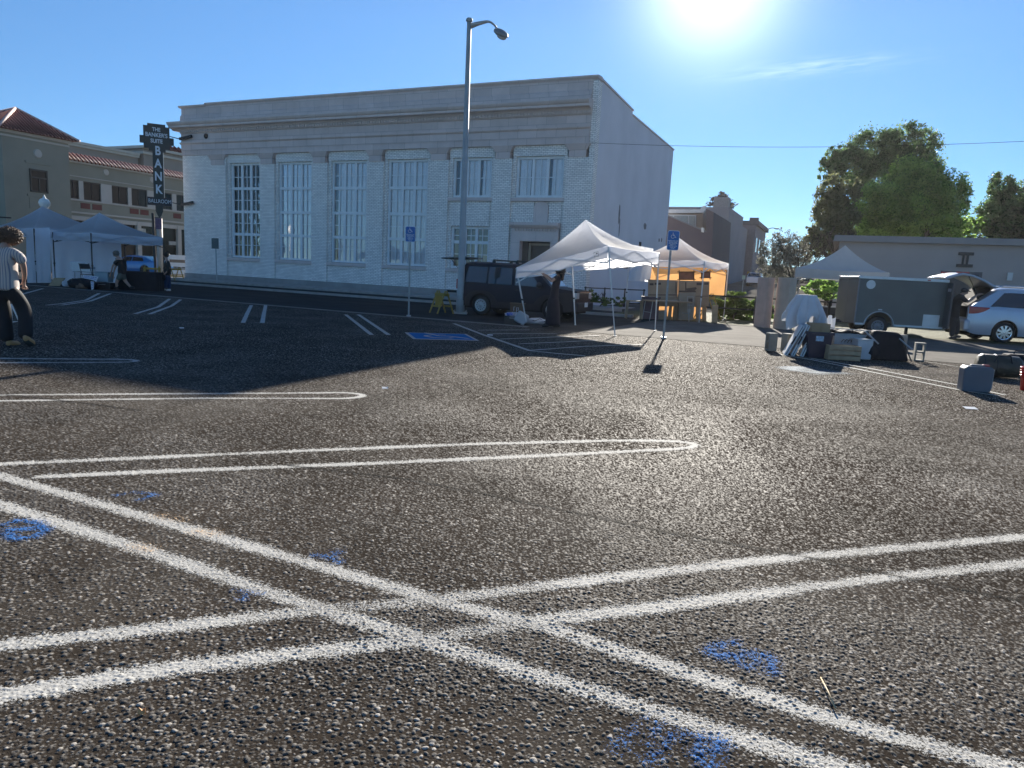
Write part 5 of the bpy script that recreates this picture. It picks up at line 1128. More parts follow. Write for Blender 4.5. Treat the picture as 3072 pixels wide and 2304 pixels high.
def car(T,L,W,H,sill,belt,top,wheels,r,body,lower=None,lowz=None,yr=.80,spokes=10,rimm=None,nx=70,round_=.16,bothsides=True):
    """x forward, origin in the middle on the ground; belt/top: height profiles along x"""
    rimm=rimm or M_rim; ar=r*1.17
    xs=set(np.linspace(-L/2,L/2,nx).tolist())
    for wx in wheels:
        for k in range(17): xs.add(wx+ar*math.cos(math.pi*k/16))
        xs.add(wx-ar-.002); xs.add(wx+ar+.002)
    xs=sorted(x for x in xs if -L/2<=x<=L/2)
    Hb=max(z for _,z in belt); gh=max(z for _,z in top)-Hb
    def section(x):
        e=min(x+L/2,L/2-x); tp=1-round_*max(0,1-e/(.45))**2
        zb=sill+.10*max(0,1-e/.35)**2
        for wx in wheels:
            if abs(x-wx)<ar: zb=max(zb,r+math.sqrt(max(0,ar*ar-(x-wx)**2)))
        b_=interp(belt,x); t=max(interp(top,x),b_+.01); y0=W/2*tp; k=min(1,(t-b_)/gh); yb=y0*.965; yt=yb*(1-k)+W/2*yr*k
        zm=sill+.42*(b_-sill); zb2=max(zb,0)
        return [(x,y0*.97,zb2),(x,y0,max(zb2+.005,zm*.6+.4*sill)),(x,y0,max(zb2+.01,zm)),(x,y0*.992,max(zb2+.015,b_-.09)),(x,yb,b_),(x,yt,t-.05*k),(x,yt-.09,t),(x,yt*.5,t+.02),(x,0,t+.025)]
    secs=[section(x) for x in xs]; b=MB(); n=len(secs[0]); m=2*n-1
    vs=[]
    for s in secs: vs+= s+[(p[0],-p[1],p[2]) for p in s[-2::-1]]
    fs=[(i*m+j,i*m+j+1,(i+1)*m+j+1,(i+1)*m+j) for i in range(len(secs)-1) for j in range(m-1)]
    fs+=[tuple(range(m)),tuple((len(secs)-1)*m+k for k in range(m))]
    b.add(vs,fs); B=b.build('body',body,T,smooth=True)
    es=B.modifiers.new('edge','EDGE_SPLIT'); es.split_angle=R_(35)
    b=MB(); b.bb(-L/2+.15,L/2-.15,-W/2+.12,W/2-.12,sill-.06,sill+.22); b.bb(-L/2+.3,L/2-.3,-W/2+.26,W/2-.26,sill,min(z for _,z in belt)-.12); b.build('underbody',M_arch,T)
    if lower:
        for s in(-1,1):
            b=MB()
            for i in range(len(xs)-1):
                q=[]
                for x,sec in((xs[i],secs[i]),(xs[i+1],secs[i+1])):
                    z0=sec[0][2]; z1=max(z0+.001,lowz(x)); q.append((x,z0,z1,sec[1][1]))
                if q[0][2]-q[0][1]<.004 and q[1][2]-q[1][1]<.004: continue
                b.add([(q[0][0],s*(q[0][3]+.008),q[0][1]),(q[1][0],s*(q[1][3]+.008),q[1][1]),(q[1][0],s*(q[1][3]+.012),q[1][2]),(q[0][0],s*(q[0][3]+.012),q[0][2])],[(0,1,2,3)])
            b.build('lower_cladding',lower,B,recalc=False)
    for wx in wheels:
        for s in(-1,1): wheel(T,wx,s*(W/2-.13),r,.21,spokes,rimm,s)
    def gy(x,f):
        b_=interp(belt,x); t=max(interp(top,x),b_+.01); k=min(1,(t-b_)/gh); e=min(x+L/2,L/2-x); tp=1-round_*max(0,1-e/.45)**2; yb=W/2*tp*.965; yt=yb*(1-k)+W/2*yr*k
        return b_+(t-.05*k-b_)*f, yb+(yt-yb)*f
    def sidewin(name,xa,xb,f0,f1,m=M_carglass,lean=(0,0),sides=(-1,1)):
        for s in sides:
            c=MB(); N=8; vs=[]
            for i in range(N+1):
                for f,(xx0,xx1) in((f0,(xa,xb)),(f1,(xa+lean[0],xb+lean[1]))):
                    x=xx0+(xx1-xx0)*i/N; z,y=gy(x,f); vs.append((x,s*(y+.008),z))
            c.add(vs,[(2*i,2*i+2,2*i+3,2*i+1) for i in range(N)]); c.build(name,m,B,recalc=False)
    return B,sidewin,gy
# dark boxy car by the bank
rx=G(1445,948); T=thing('boxy_car','dark navy boxy car with its rear hatch open, under the slanting canopy','car',(0,0,0),-R_(23))
fx=Vector((math.cos(-R_(23)),math.sin(-R_(23)),0)); lf=Vector((-fx.y,fx.x,0)); near=Vector((-1.13,24.15,0)); T.location=near+fx*1.18+lf*.78
M_navy=mat('dark_navy_car_paint',(.010,.013,.024),.45,0,.05,2,spec=.25); M_clad=mat('grey_plastic_cladding',(.035,.035,.04),.7,0,.08,4,spec=.2)
belt=[(-2.15,1.02),(1.1,1.0),(1.35,1.06),(2.1,.98)]; top=[(-2.15,1.02),(-2.12,1.1),(-1.93,1.74),(-1.7,1.79),(.35,1.77),(.62,1.70),(1.28,1.08),(1.35,1.07),(2.1,.98)]
def lz(x):
    z=.50
    for wx in(-1.22,1.36):
        if abs(x-wx)<.62: z=max(z,.84-.3*abs(abs(x-wx)/.62)**3)
    if x<-1.9: z=.8
    if x>1.55: z=.92
    return z
B,sw,gy=car(T,4.3,1.8,1.8,.30,belt,top,(-1.22,1.36),.345,M_navy,M_clad,lz,yr=.84,spokes='steel',rimm=M_steelrim)
sw('side_window',-1.86,-1.05,.12,.86,lean=(.1,.0)); sw('side_window',-.98,-.12,.1,.88); sw('side_window',.0,.95,.1,.86,lean=(.0,-.52),m=mat('clear_car_glass',(.10,.13,.14),.06,0,.3,1.4,spec=.8))
b=MB(); b.add([(1.26,-.70,1.10),(1.26,.70,1.10),(.66,.64,1.69),(.66,-.64,1.69)],[(0,1,2,3)]); ws=b.build('windscreen',mat('pale_reflecting_glass',(.2,.26,.27),.06,0,.3,1.2,spec=.8),B,recalc=False); ws.location=(.02,0,.012)
for s in(-1,1):
    b=MB(); b.box((2.1,s*.66,.84),(.12,.3,.2)); b.build('headlight',M_headl,B,bevel=.02)
    b=MB(); b.box((-2.12,s*.83,1.02),(.1,.13,.34)); b.build('taillight',M_red,B,bevel=.02)
    b=MB(); b.ell((.92,s*1.0,1.12),(.1,.12,.1),6,8); b.build('wing_mirror',M_black,B,smooth=True)
    b=MB(); b.box((.12,s*.905,.92),(.16,.02,.03)); b.build('door_handle',M_black,B)
b=MB(); b.box((2.13,0,.86),(.05,.95,.13)); g_=b.build('grille',M_black,B,bevel=.01); b=MB(); b.box((2.13,0,.95),(.06,1.0,.035)); b.build('grille_trim',M_rim,g_)
b=MB(); b.box((2.14,0,.48),(.2,1.68,.3)); b.build('bumper',M_clad,B,bevel=.05)
b=MB(); b.box((2.245,0,.55),(.01,.32,.15)); b.build('number_plate',M_white,B)
b=MB(); M_h=Matrix.Rotation(R_(-4),3,'Y'); b.box((-2.42,0,1.90),(.95,1.42,.05),M=M_h); hb_=b.build('rear_hatch',mat('grey_hatch_lining',(.14,.16,.16),.6),B,bevel=.02); 
for s in(-1,1): b=MB(); b.tube([(-2.0,s*.68,1.3),(-2.55,s*.66,1.88)],.012,6); b.build('hatch_strut',M_black,hb_)
b=MB(); b.bar((-.9,-.72,1.86),(.95,-.72,1.86),.035); b.bar((-.9,.72,1.86),(.95,.72,1.86),.035)
for x in(-.85,.0,.9): b.bar((x,-.75,1.88),(x,.75,1.88),.04); b.box((x,-.72,1.82),(.1,.07,.07)); b.box((x,.72,1.82),(.1,.07,.07))
b.build('roof_rack',M_black,B)
# silver minivan with open tailgate
rw=G(3003,1029); T=thing('minivan','silver minivan with its tailgate raised, cut by the right edge','car',(0,0,0),-R_(7))
fx=Vector((math.cos(-R_(7)),math.sin(-R_(7)),0)); lf=Vector((-fx.y,fx.x,0)); T.location=Vector((rw.x,rw.y,0))+fx*1.42+lf*.86
M_silver=mat('silver_blue_car_paint',(.44,.47,.54),.32,.45,.04,2,coat=.5)
belt=[(-2.55,1.08),(-2.0,1.12),(1.2,1.02),(1.6,1.02),(2.55,.82)]; top=[(-2.55,1.06),(-2.45,1.2),(-1.72,1.72),(-1.4,1.77),(.3,1.76),(.8,1.66),(1.62,1.06),(2.1,.98),(2.55,.82)]
B,sw,gy=car(T,5.1,1.95,1.77,.24,belt,top,(-1.42,1.6),.345,M_silver,yr=.80,spokes=9,round_=.14)
sw('side_window',-1.95,-.1,.1,.85,lean=(.42,0)); sw('side_window',0,1.15,.1,.85,lean=(0,-.4))
for s in(-1,1):
    b=MB()
    def tl(u,v):
        x=-2.54+.56*u; e=max(.0,x+2.55); yy=.975*(1-.14*max(0,1-e/.45)**2)+.014; z0=.90+.20*u**2.2; z1=1.135-.01*u; return Vector((x,s*yy*(.985 if v>.8 else 1),z0+(z1-z0)*v))
    b.grid(tl,12,6); o=b.build('taillight',M_red,B,smooth=True,recalc=False)
    b=MB(); b.tube([(-1.75,s*.68,1.77),(-1.5,s*.7,1.85),(.2,s*.7,1.85),(.5,s*.68,1.76)],.022,6); b.build('roof_rail',M_rim,B,smooth=True)
    b=MB(); b.box((-.3,s*.985,.98),(.18,.02,.035)); b.build('door_handle',M_silver,B)
    b=MB(); b.box((-.58,s*.979,.7),(.008,.006,.72)); b.build('door_seam',M_black,B)
b=MB(); b.box((-2.55,0,.52),(.22,1.8,.4)); b.build('bumper',M_silver,B,bevel=.08)
b=MB(); b.add([(-2.5,-.70,1.12),(-2.5,.70,1.12),(-1.74,.70,1.745),(-1.74,-.70,1.745),(-2.45,-.62,1.22),(-2.45,.62,1.22),(-1.78,.62,1.70),(-1.78,-.62,1.70)],[(0,1,2,3)]); o=b.build('boot_shade_sheet',M_dark,B,recalc=False); o.location=(-.035,0,.03); b=MB(); b.box((-2.55,0,.96),(.06,1.5,.36)); b.build('boot_sill',M_dark,B)  # dark sheet on the rear slope, the boot's shade put into its colour
# raised tailgate, curved
b=MB()
def tg(u,v):
    pr=[(-1.75,1.80),(-2.1,2.0),(-2.45,2.14),(-2.8,2.2),(-3.05,2.12),(-3.3,2.03)]
    f=u*(len(pr)-1); i=min(int(f),len(pr)-2); t=f-i; x=pr[i][0]+(pr[i+1][0]-pr[i][0])*t; z=pr[i][1]+(pr[i+1][1]-pr[i][1])*t
    return Vector((x,(v-.5)*(1.5-.1*u),z+.03-.12*(v-.5)**2))
b.grid(tg,18,9); tgo=b.build('tailgate',M_silver,B,smooth=True); so2=tgo.modifiers.new('thick','SOLIDIFY'); so2.thickness=.07
b=MB(); b.box((-2.75,-.55,2.22),(.35,.12,.05)); b.box((-2.75,.55,2.22),(.35,.12,.05)); b.build('tailgate_lamp',M_red,tgo)
for s in(-1,1): b=MB(); b.tube([(-2.2,s*.72,1.35),(-2.62,s*.7,2.1)],.014,6); b.build('gas_strut',M_black,tgo)
# blue coupe in the side street
q=at(432,828,51); T=thing('blue_coupe','shiny blue sports coupe parked in the side street behind the canopies','car',(q.x-.75,51.5,0),R_(168))
M_blue=mat('bright_blue_car_paint',(.02,.16,.42),.25,.2,.04,2,coat=.8)
belt=[(-2.4,.98),(0,.92),(2.4,.74)]; top=[(-2.4,.95),(-2.1,1.03),(-1.1,1.33),(-.2,1.38),(.3,1.34),(1.1,.95),(2.4,.74)]
B,sw,gy=car(T,4.8,1.88,1.38,.2,belt,top,(-1.4,1.35),.34,M_blue,yr=.74,spokes=5,nx=40,rimm=M_black)
sw('side_window',-1.3,-.35,.12,.85,lean=(.2,0)); sw('side_window',-.28,.85,.12,.85,lean=(0,-.45))
b=MB(); b.box((-2.38,0,.82),(.06,1.5,.14)); b.build('taillight',M_red,B)
for s in(-1,1): b=MB(); b.ell((.55,s*1.0,1.0),(.1,.1,.07),6,8); b.build('wing_mirror',M_blue,B,smooth=True)
# cars up the hill
def hillcar(label,u,v,Y,rz,m,H=1.5):
    q=at(u,v,Y); z=gz(q.x,Y)+.02; T=thing('parked_car',label,'car',(q.x,Y,z),rz,'cars parked up the hill street')
    belt=[(-2.3,.95),(2.3,.8)]; top=[(-2.3,.95),(-2.1,1.1),(-1.5,H),(.4,H),(1.2,.95),(2.3,.82)]
    B,sw,gy=car(T,4.6,1.8,H,.25,belt,top,(-1.4,1.4),.33,m,nx=26,spokes=5); sw('side_window',-1.7,1.0,.15,.85,lean=(.25,-.4))
    b=MB(); b.add([(-2.15,-.7,1.05),(-2.15,.7,1.05),(-1.6,.62,H-.06),(-1.6,-.62,H-.06)],[(0,1,2,3)]); b.build('rear_window',M_carglass,B,recalc=False).location=(-.03,0,.02)
    return T
hillcar('silver hatchback parked up the hill, left of the tall brown board',2264,868,86,R_(66),M_silver)
hillcar('dark saloon parked beyond the silver hatchback up the hill',2296,840,104,R_(66),mat('black_car_paint',(.02,.02,.025),.25,0,.05,2,coat=.6))
hillcar('pale pickup-height car farther up the hill, right of the distant lamp',2312,822,124,R_(66),mat('white_car_paint',(.6,.6,.62),.3,0,.03,2,coat=.5),1.75)
hillcar('dark car side-on behind the leafy shrub, seen under the right canopy',2425,850,92,R_(-20),MATS['black_car_paint'])
# cargo trailer
wl=G(2629,1009); a8=-R_(7); T=thing('cargo_trailer','dark grey box trailer with a pale top rail and one round-holed wheel','trailer',(0,0,0),a8)
fx=Vector((math.cos(a8),math.sin(a8),0)); lf=Vector((-fx.y,fx.x,0)); T.location=Vector((wl.x,wl.y,0))+fx*.62+lf*.95
M_trl=mat('dark_grey_trailer_panel',(.10,.115,.11),.45,.1,.12,1.5); M_alu=mat('aluminium_trim',(.5,.53,.56),.4,.6,.08,5)
b=MB()
out=[(-1.36,.36),(-1.36,1.86),(1.36,1.86),(1.36,.36),(-.02,.36)]+[(-.62+.46*math.cos(a),.32+.46*math.sin(a)) for a in [math.pi*k/12 for k in range(0,13)] if .32+.46*math.sin(a)>.37]+[(-1.2,.36)]
out=[(-1.36,.4),(-1.1,.4)]+[(-.62-.45*math.cos(a),.36+.45*math.sin(a)) for a in [R_(6)+R_(168)*k/12 for k in range(13)]]+[(1.36,.4),(1.36,1.86),(-1.36,1.86)]
b.prism(out,lambda x,z,t:(x,t,z),-.97,-.93); b.prism(out,lambda x,z,t:(x,t,z),.93,.97); b.bb(-1.36,-1.32,-.93,.93,.4,1.86); b.bb(-1.32,1.36,-.93,.93,1.82,1.86); b.bb(-1.32,1.36,-.72,.72,.4,.44)
b.prism([(-1.36,-.93),(-1.55,-.5),(-1.55,.5),(-1.36,.93)],lambda x,y,t:(x,y,t),.4,1.84)
b.build('body',M_trl,T)
b=MB(); b.bb(-1.4,1.38,-1.0,-.9,1.86,1.95); b.bb(-1.4,1.38,.9,1.0,1.86,1.95); b.bb(-1.4,1.38,-.9,.9,1.88,1.93); b.build('top_rail',M_alu,T,bevel=.01)
b=MB(); b.bb(-1.36,-1.08,-1.0,-.97,.36,.42); b.build('lower_trim',M_alu,T); b=MB(); b.bb(-.15,1.36,-1.0,-.97,.36,.42); b.build('lower_trim',M_alu,T)
b=MB(); b.bb(-1.385,-1.35,-.98,-.93,.4,1.86); b.build('corner_trim',mat('dull_trim',(.2,.21,.23),.5,.3),T)
b=MB(); b.grid(lambda u,v:Vector((-.62-.47*math.cos(math.pi*u),-1.02+.1*v,.36+.47*math.sin(math.pi*u))),20,3); o=b.build('mudguard',M_alu,T,smooth=True); sm=o.modifiers.new('t','SOLIDIFY'); sm.thickness=.03
wheel(T,-.62,-.84,.33,.2,'steel',mat('dull_grey_rim',(.2,.22,.24),.5,.4,.1,8),-1); wheel(T,-.62,.84,.33,.2,'steel',MATS['dull_grey_rim'],1)
b=MB(); b.box((.98,-.985,.78-.18),(.5,.01,.4)); b.build('kick_plate',M_alu,T)
b=MB(); b.lathe([(.001,0),(.14,0),(.15,.01)],(-1.0,-.975,1.68),'Y',16); b.build('vent_cover',M_alu,T)
for x,z in((.75,1.905),): b=MB(); b.box((x,-1.01,z),(.09,.02,.03)); b.build('marker_lamp',M_red,T)
b=MB(); b.box((-.62,-.98,.88),(.12,.015,.04)); b.build('reflector',M_alu,T)
b=MB(); b.box((1.38,-1.14,1.12),(.05,.36,1.45)); rd=b.build('rear_door',mat('trailer_door_grey',(.075,.08,.085),.5),T); b=MB(); b.box((1.35,-1.14,1.62),(.01,.2,.1)); b.build('door_label',M_alu,rd)
b=MB(); b.bar((-1.5,0,.42),(-2.9,0,.42),.08); b.bar((-1.6,-.4,.4),(-2.4,0,.42),.06); b.bar((-1.6,.4,.4),(-2.4,0,.42),.06); b.build('drawbar',M_black,T)
b=MB(); b.bar((-2.5,0,.0),(-2.5,0,.75),.05); b.build('jockey_stand',M_steel,T)
# ================================================================== FENCES, BOARDS
T=thing('rail_fence','low dark two-rail fence between the lot and the planted bank','fence',(9.2,27.4,0))
fa=Vector((7.0,28.3,0)); fb=Vector((21,22.3,0)); fa=at(2060,890,28.5); fa.z=0; m1=at(2261,970,27.45); m1.z=0; dirf=(m1-fa).normalized(); fb=m1+dirf*13
for z,n_ in((.98,'rail'),(.52,'rail')): b=MB(); b.tube([fa+Vector((0,0,z)),fb+Vector((0,0,z))],.03,6); b.build('rail',M_black,T,w=True)
L=(fb-fa).length; k=-((m1-fa).length%2.6)
b0=(m1-fa).length%2.6
while b0<L:
    p=fa+dirf*b0; b=MB(); b.bar(p,p+Vector((0,0,1.05)),.08); b.build('post',M_black,T,w=True); b0+=2.6
T=thing('bank_side_rail','low black two-rail guard fence beside the bank\'s side wall','fence',at(1760,900,33.3)); T.location.z=0
a=at(1752,880,33.5); a.z=0; c=at(1935,880,34.6); c.z=0
for z in(.95,.3): b=MB(); b.bar(a+Vector((0,0,z)),c+Vector((0,0,z)),.05); b.build('rail',M_black,T,w=True)
for t in(.02,.33,.66,.98): p=a.lerp(c,t); b=MB(); b.bar(p,p+Vector((0,0,1.0)),.06); b.build('post',M_black,T,w=True)
T=thing('low_wall','low dark retaining wall with a thin pale coping behind the rail fence','wall',at(2430,960,33)); T.location.z=0
a=at(2340,940,34); c=at(2640,940,31.5); 
b=MB(); wallq(a,c,-.1,.62,.3,b); b.build('wall',mat('dark_blockwork',(.06,.06,.065),.85,0,.15,2),T,w=True); b=MB(); wallq(a-Vector((0,.05,0)),c-Vector((0,.05,0)),.62,.68,.4,b); b.build('coping',M_concrete,T,w=True)
M_ply=mat('weathered_plywood_brown',(.58,.40,.32),.75,0,.12,3,.002,60); M_ply2=mat('weathered_plywood_grey',(.54,.43,.34),.75,0,.12,3,.002,60)
def tallboard(label,base0,base1,top,tilt,m):
    a=G(*base0); c=G(*base1); h=HZ(a.x,a.y,*top); T=thing('plywood_pillar',label,'board',(a+c)/2,math.atan2(c.y-a.y,c.x-a.x),'tall plywood pillars'); L=(c-a).length
    b=MB(); b.bb(-L/2,L/2-.012,0,.018,0,h); b.build('front_board',m,T); b=MB(); b.bb(L/2-.010,L/2+.008,.0,.28,0,h); b.bb(-L/2,-L/2+.018,.02,.28,0,h); b.build('side_board',m,T); b=MB(); b.bb(-L/2+.02,L/2-.012,.25,.268,.0,h); b.build('rear_board',m,T); return T
tallboard('tall reddish-brown plywood pillar standing on the lot edge, the left one',(2260,979),(2291,983),(2273,831),0,M_ply)
tallboard('tall greyish plywood pillar standing on the lot edge, the right one',(2318,984),(2354,989),(2334,832),0,M_ply2)
# ================================================================== GOODS ON THE RIGHT
cr=lambda X,Y_:(2250+X/4.022,840+Y_/4.022)
M_block=mat('concrete_block',(.26,.25,.22),.9,0,.1,6,.004,60)
def block(label,u,v,rz,open_=True):
    g=G(u,v); T=thing('concrete_block',label,'concrete block',g,rz,'concrete blocks standing on end'); b=MB()
    # stands on end: 0.2 wide, 0.2 deep, 0.4 tall; cores run along y
    w_,d_,h_=.2,.2,.41; t=.032
    if open_:
        b.bb(-w_/2,-w_/2+t,-d_/2,d_/2,0,h_); b.bb(w_/2-t,w_/2,-d_/2,d_/2,0,h_)
        for z0 in(0,h_/2-t/2,h_-t): b.bb(-w_/2+t,w_/2-t,-d_/2,d_/2,z0,z0+t)
    else:
        b.bb(-w_/2,w_/2,-d_/2,-d_/2+t,0,h_); b.bb(-w_/2,w_/2,d_/2-t,d_/2,0,h_)
        for z0 in(0,h_/2-t/2,h_-t): b.bb(-w_/2,w_/2,-d_/2+t,d_/2-t,z0,z0+t)
    b.build('block',M_block,T,bevel=.006); return T
block('solid-faced concrete block on end, leftmost of the row by the folded tables',*cr(245,852),R_(8),False)
block('concrete block on end partly hidden behind the leaning folded tables',*cr(440,858),R_(20),True)
block('hollow concrete block on end with both holes showing, right of the black chairs',*cr(2028,978),R_(-20),True)
block('farther solid-faced concrete block behind the folded black chairs',*cr(1810,850),R_(5),False)
# folded tables leaning
M_tablew=mat('white_moulded_tabletop',(.62,.64,.66),.45,0,.05,4)
for k,(u,v,lab) in enumerate((( 415,905,'white folded table leaning outermost, leftmost of the three'),(500,912,'white folded table with a black carry handle, middle of the three'),(610,922,'white folded table resting against the dark bin'))):
    g=G(*cr(u,v)); T=thing('folded_table',lab,'folding table',g,R_(-17),'folded tables leaning on the bin'); M_=Matrix.Rotation(R_(24-3*k),3,'Y')
    b=MB(); b.box(M_@Vector((0,.3,.37)),(.035,.62,.74),M=M_); b.build('table_top',M_tablew,T,bevel=.012)
    b=MB(); b.box(M_@Vector((.045,.3,.37)),(.035,.62,.74),M=M_); b.build('table_top',M_tablew,T,bevel=.012)
    b=MB(); b.box(M_@Vector((.022,.3,.37)),(.012,.6,.7),M=M_); b.build('folded_legs',M_black,T)
    b=MB(); b.tube([M_@Vector((.0,-.012,.28)),M_@Vector((.0,-.06,.31)),M_@Vector((.0,-.06,.43)),M_@Vector((.0,-.012,.46))],.012,6); b.build('handle',M_black,T)
# dark bin with carton, bundle of canopy fabric behind
g=G(*cr(840,945)); T=thing('storage_bin','dark plum lidless bin with a small label, left of the wooden crate','bin',g+Vector((0,.25,0)),R_(-4))
M_plum=mat('dark_plum_bin',(.045,.032,.05),.5,0,.08,4)
b=MB(); b.add([(-.21,-.19,0),(.21,-.19,0),(.21,.19,0),(-.21,.19,0),(-.26,-.24,.56),(.26,-.24,.56),(.26,.24,.56),(-.26,.24,.56),(-.24,-.22,.56),(.24,-.22,.56),(.24,.22,.56),(-.24,.22,.56),(-.2,-.18,.05),(.2,-.18,.05),(.2,.18,.05),(-.2,.18,.05)],
 [(3,2,1,0),(0,1,5,4),(1,2,6,5),(2,3,7,6),(3,0,4,7),(4,5,9,8),(5,6,10,9),(6,7,11,10),(7,4,8,11),(8,9,13,12),(9,10,14,13),(10,11,15,14),(11,8,12,15),(12,13,14,15)]); bn=b.build('tub',M_plum,T,bevel=.008)
b=MB(); b.bb(-.275,.275,-.255,-.235,.50,.56); b.bb(-.275,.275,.235,.255,.5,.56); b.bb(-.275,-.255,-.235,.235,.5,.56); b.bb(.255,.275,-.235,.235,.5,.56); b.build('rim',M_plum,T)
b=MB(); b.box((-.02,-.236,.42),(.16,.006,.11)); b.build('label',mat('blue_white_label',(.4,.5,.6),.5,0,.4,30),bn)
g2=T.location.copy(); T=thing('carton','small brown carton sitting in the dark bin','box',(g2.x,g2.y,.42)); b=MB(); b.box((0,0,.16),(.4,.3,.32)); b.build('body',M_cardboard,T,bevel=.005); b=MB(); b.box((0,-.152,.16),(.05,.004,.32)); b.build('tape',mat('brown_tape',(.3,.2,.1),.4),T)
g=Vector((g2.x-.02,g2.y+.75,0)); T=thing('folded_canopy','bundle of pale gathered canopy cloth over a collapsed frame, behind the dark bin','canopy tent',g)
b=MB(); rr=random.Random(5); ph=[rr.uniform(0,6.28) for _ in range(8)]; zt_=at(2250+920/4.022,840+190/4.022,g.y).z; zb_=at(2480,840+500/4.022,g.y).z
def bund(u,v):
    a=6.283*u; r=.20+.21*math.sin(min(1,v*1.0)*math.pi*.5)-.10*max(0,v-.75)*4*.5; r*=1+ (.22+.34*v)*(abs(math.sin(a*4.5+ph[0]+v*.8))-.6)+ (.04+.10*v)*math.sin(a*13+ph[1]+.5*math.sin(v*4)); 
    z=zt_-(zt_-zb_+.06)*v+ .08*math.sin(a*7+ph[2])*v*v+.10*math.sin(a*3+ph[3])*v*v
    return Vector((r*math.cos(a)*1.05,r*math.sin(a)*.75,z))
b.grid(bund,150,26,cu=True); top_=[bund(i/150,0) for i in range(150)]; b.poly(top_); fc=b.build('gathered_cloth',mat('pale_blue_grey_cloth',(.62,.64,.68),.8,0,.05,4,.01,12,trans=.15),T,smooth=True,recalc=False)
b=MB()
for i,a in enumerate([.4,1.2,2.2,3.4,4.4,5.3]): b.bar((.1*math.cos(a),.1*math.sin(a),0),(.12*math.cos(a),.1*math.sin(a),zt_-.02),.035)
b.build('collapsed_frame',M_frame,T)
b=MB(); b.grid(lambda u,v:Vector((.16+.42*u,-.25+.05*math.sin(u*30),zb_+.12-.42*v*(1-.3*u)+.04*math.sin(u*19))),30,8); b.build('hanging_flap',MATS['pale_blue_grey_cloth'],fc,smooth=True,recalc=False)
# wooden crate, clear tubs
g=G(*cr(1150,975)); T=thing('wooden_crate','pale slatted wooden crate in front of the clear plastic tubs','crate',g+Vector((0,.2,0)),R_(-6))
for z in(.055,.165,.27):
    for y in(-.19,.19): b=MB(); b.box((0,y,z),(.64,.018,.085)); b.build('slat',M_wood,T,bevel=.004)
for x in(-.32,.32): b=MB(); b.box((x,0,.155),(.02,.36,.31)); b.build('end_board',M_wood,T,bevel=.004)
b=MB(); b.box((0,0,.01),(.62,.36,.012)); b.build('bottom',M_wood,T)
M_clear=mat('milky_clear_plastic',(.38,.40,.42),.35,0,.12,5,.003,20)
def tub(label,u,v,w_,d_,h_,m,rz=0,lid=None,dy=.2,group=None,name='plastic_tub'):
    g=G(*cr(u,v)); T=thing(name,label,'storage box',g+Vector((0,dy,0)),rz,group); b=MB(); b.add([(-w_*.46,-d_*.46,0),(w_*.46,-d_*.46,0),(w_*.46,d_*.46,0),(-w_*.46,d_*.46,0),(-w_/2,-d_/2,h_),(w_/2,-d_/2,h_),(w_/2,d_/2,h_),(-w_/2,d_/2,h_)],[(3,2,1,0),(4,5,6,7),(0,1,5,4),(1,2,6,5),(2,3,7,6),(3,0,4,7)]); b.build('tub',m,T,bevel=.02)
    b=MB(); b.box((0,0,h_+.012),(w_+.03,d_+.03,.03)); b.build('lid',lid or m,T,bevel=.008); return T
tub('large milky tub with clothes inside under the black tarp','1',1) if False else None
T=tub('large milky tub topped by a black tarp, behind the wooden crate',1270,955,.76,.5,.5,M_clear,dy=.55)
b=MB()
for i in range(7): x=-.22+.07*i; b.tube([(x,-.262,.33+.02*math.sin(i*3)),(x+.05,-.262,.4),(x+.09,-.262,.37)],.008,4)
b.build('dark_squiggle_print',M_ink,T)
tub('smaller white milky tub right of the wooden crate',1400,968,.34,.3,.42,mat('white_milky_plastic',(.55,.56,.58),.4,0,.08,6),dy=.25)
g=G(*cr(1250,955))+Vector((0,.6,.56)); T=thing('black_tarp','crumpled black tarp and poles lying across the milky tub','tarp',g)
b=MB(); b.grid(lambda u,v:Vector((-.55+1.25*u,-.3+.6*v,.03+.05*mnoise.noise(Vector((u*6,v*4,2)))+.03*math.sin(u*17)-.06*abs(v-.5))),40,14); o=b.build('tarp_cloth',M_blackbag,T,smooth=True,recalc=False); sm=o.modifiers.new('t','SOLIDIFY'); sm.thickness=.03
b=MB(); b.bar((-.5,-.33,.08),(.75,-.3,.04),.02); b.build('loose_pole',M_steel,T)
# folded black chairs heap
g=G(*cr(1690,985)); T=thing('folded_chair_heap','heap of folded black fabric camp chairs with pale steel arms','chair',g+Vector((0,.35,0)),R_(-8))
b=MB(); b.prism([(-.42,0),(.5,0),(.34,.52),(.22,.62),(-.28,.64),(-.4,.4)],lambda x,z,t:(x,t,z),-.18,.12); b.build('black_fabric',M_blackbag,T,bevel=.05)
b=MB(); b.tube([(-.5,-.22,.62),(-.36,-.24,.5),(-.2,-.26,.36)],.016,6); b.build('chair_arm',M_alu,T); b=MB(); b.tube([(.22,-.22,.5),(.36,-.24,.38),(.5,-.26,.28)],.016,6); b.build('chair_arm',M_alu,T)
for x0,x1 in((-.3,-.46),(.34,.52)): b=MB(); b.tube([(x0,-.2,.4),(x1,-.24,.02)],.014,6); b.build('chair_leg',M_black,T)
b=MB(); b.ell((-.3,-.15,.18),(.2,.12,.17),8,12,nz=.3,ns=5); b.build('chair_sack',M_blackbag,T,smooth=True)
# white cloth behind
g=G(2412,985)+Vector((0,.3,0)); T=thing('white_sheet_heap','crumpled white plastic sheet on the ground behind the folded tables','sheet',g); b=MB(); b.ell((.35,0,.18),(.5,.3,.25),12,20,nz=.6,ns=4); b.build('sheet',M_canopy,T,smooth=True); b=MB(); b.ell((-.15,-.1,.06),(.25,.15,.1),8,12,nz=.5,ns=6); b.build('sheet_corner',M_canopy,T,smooth=True)
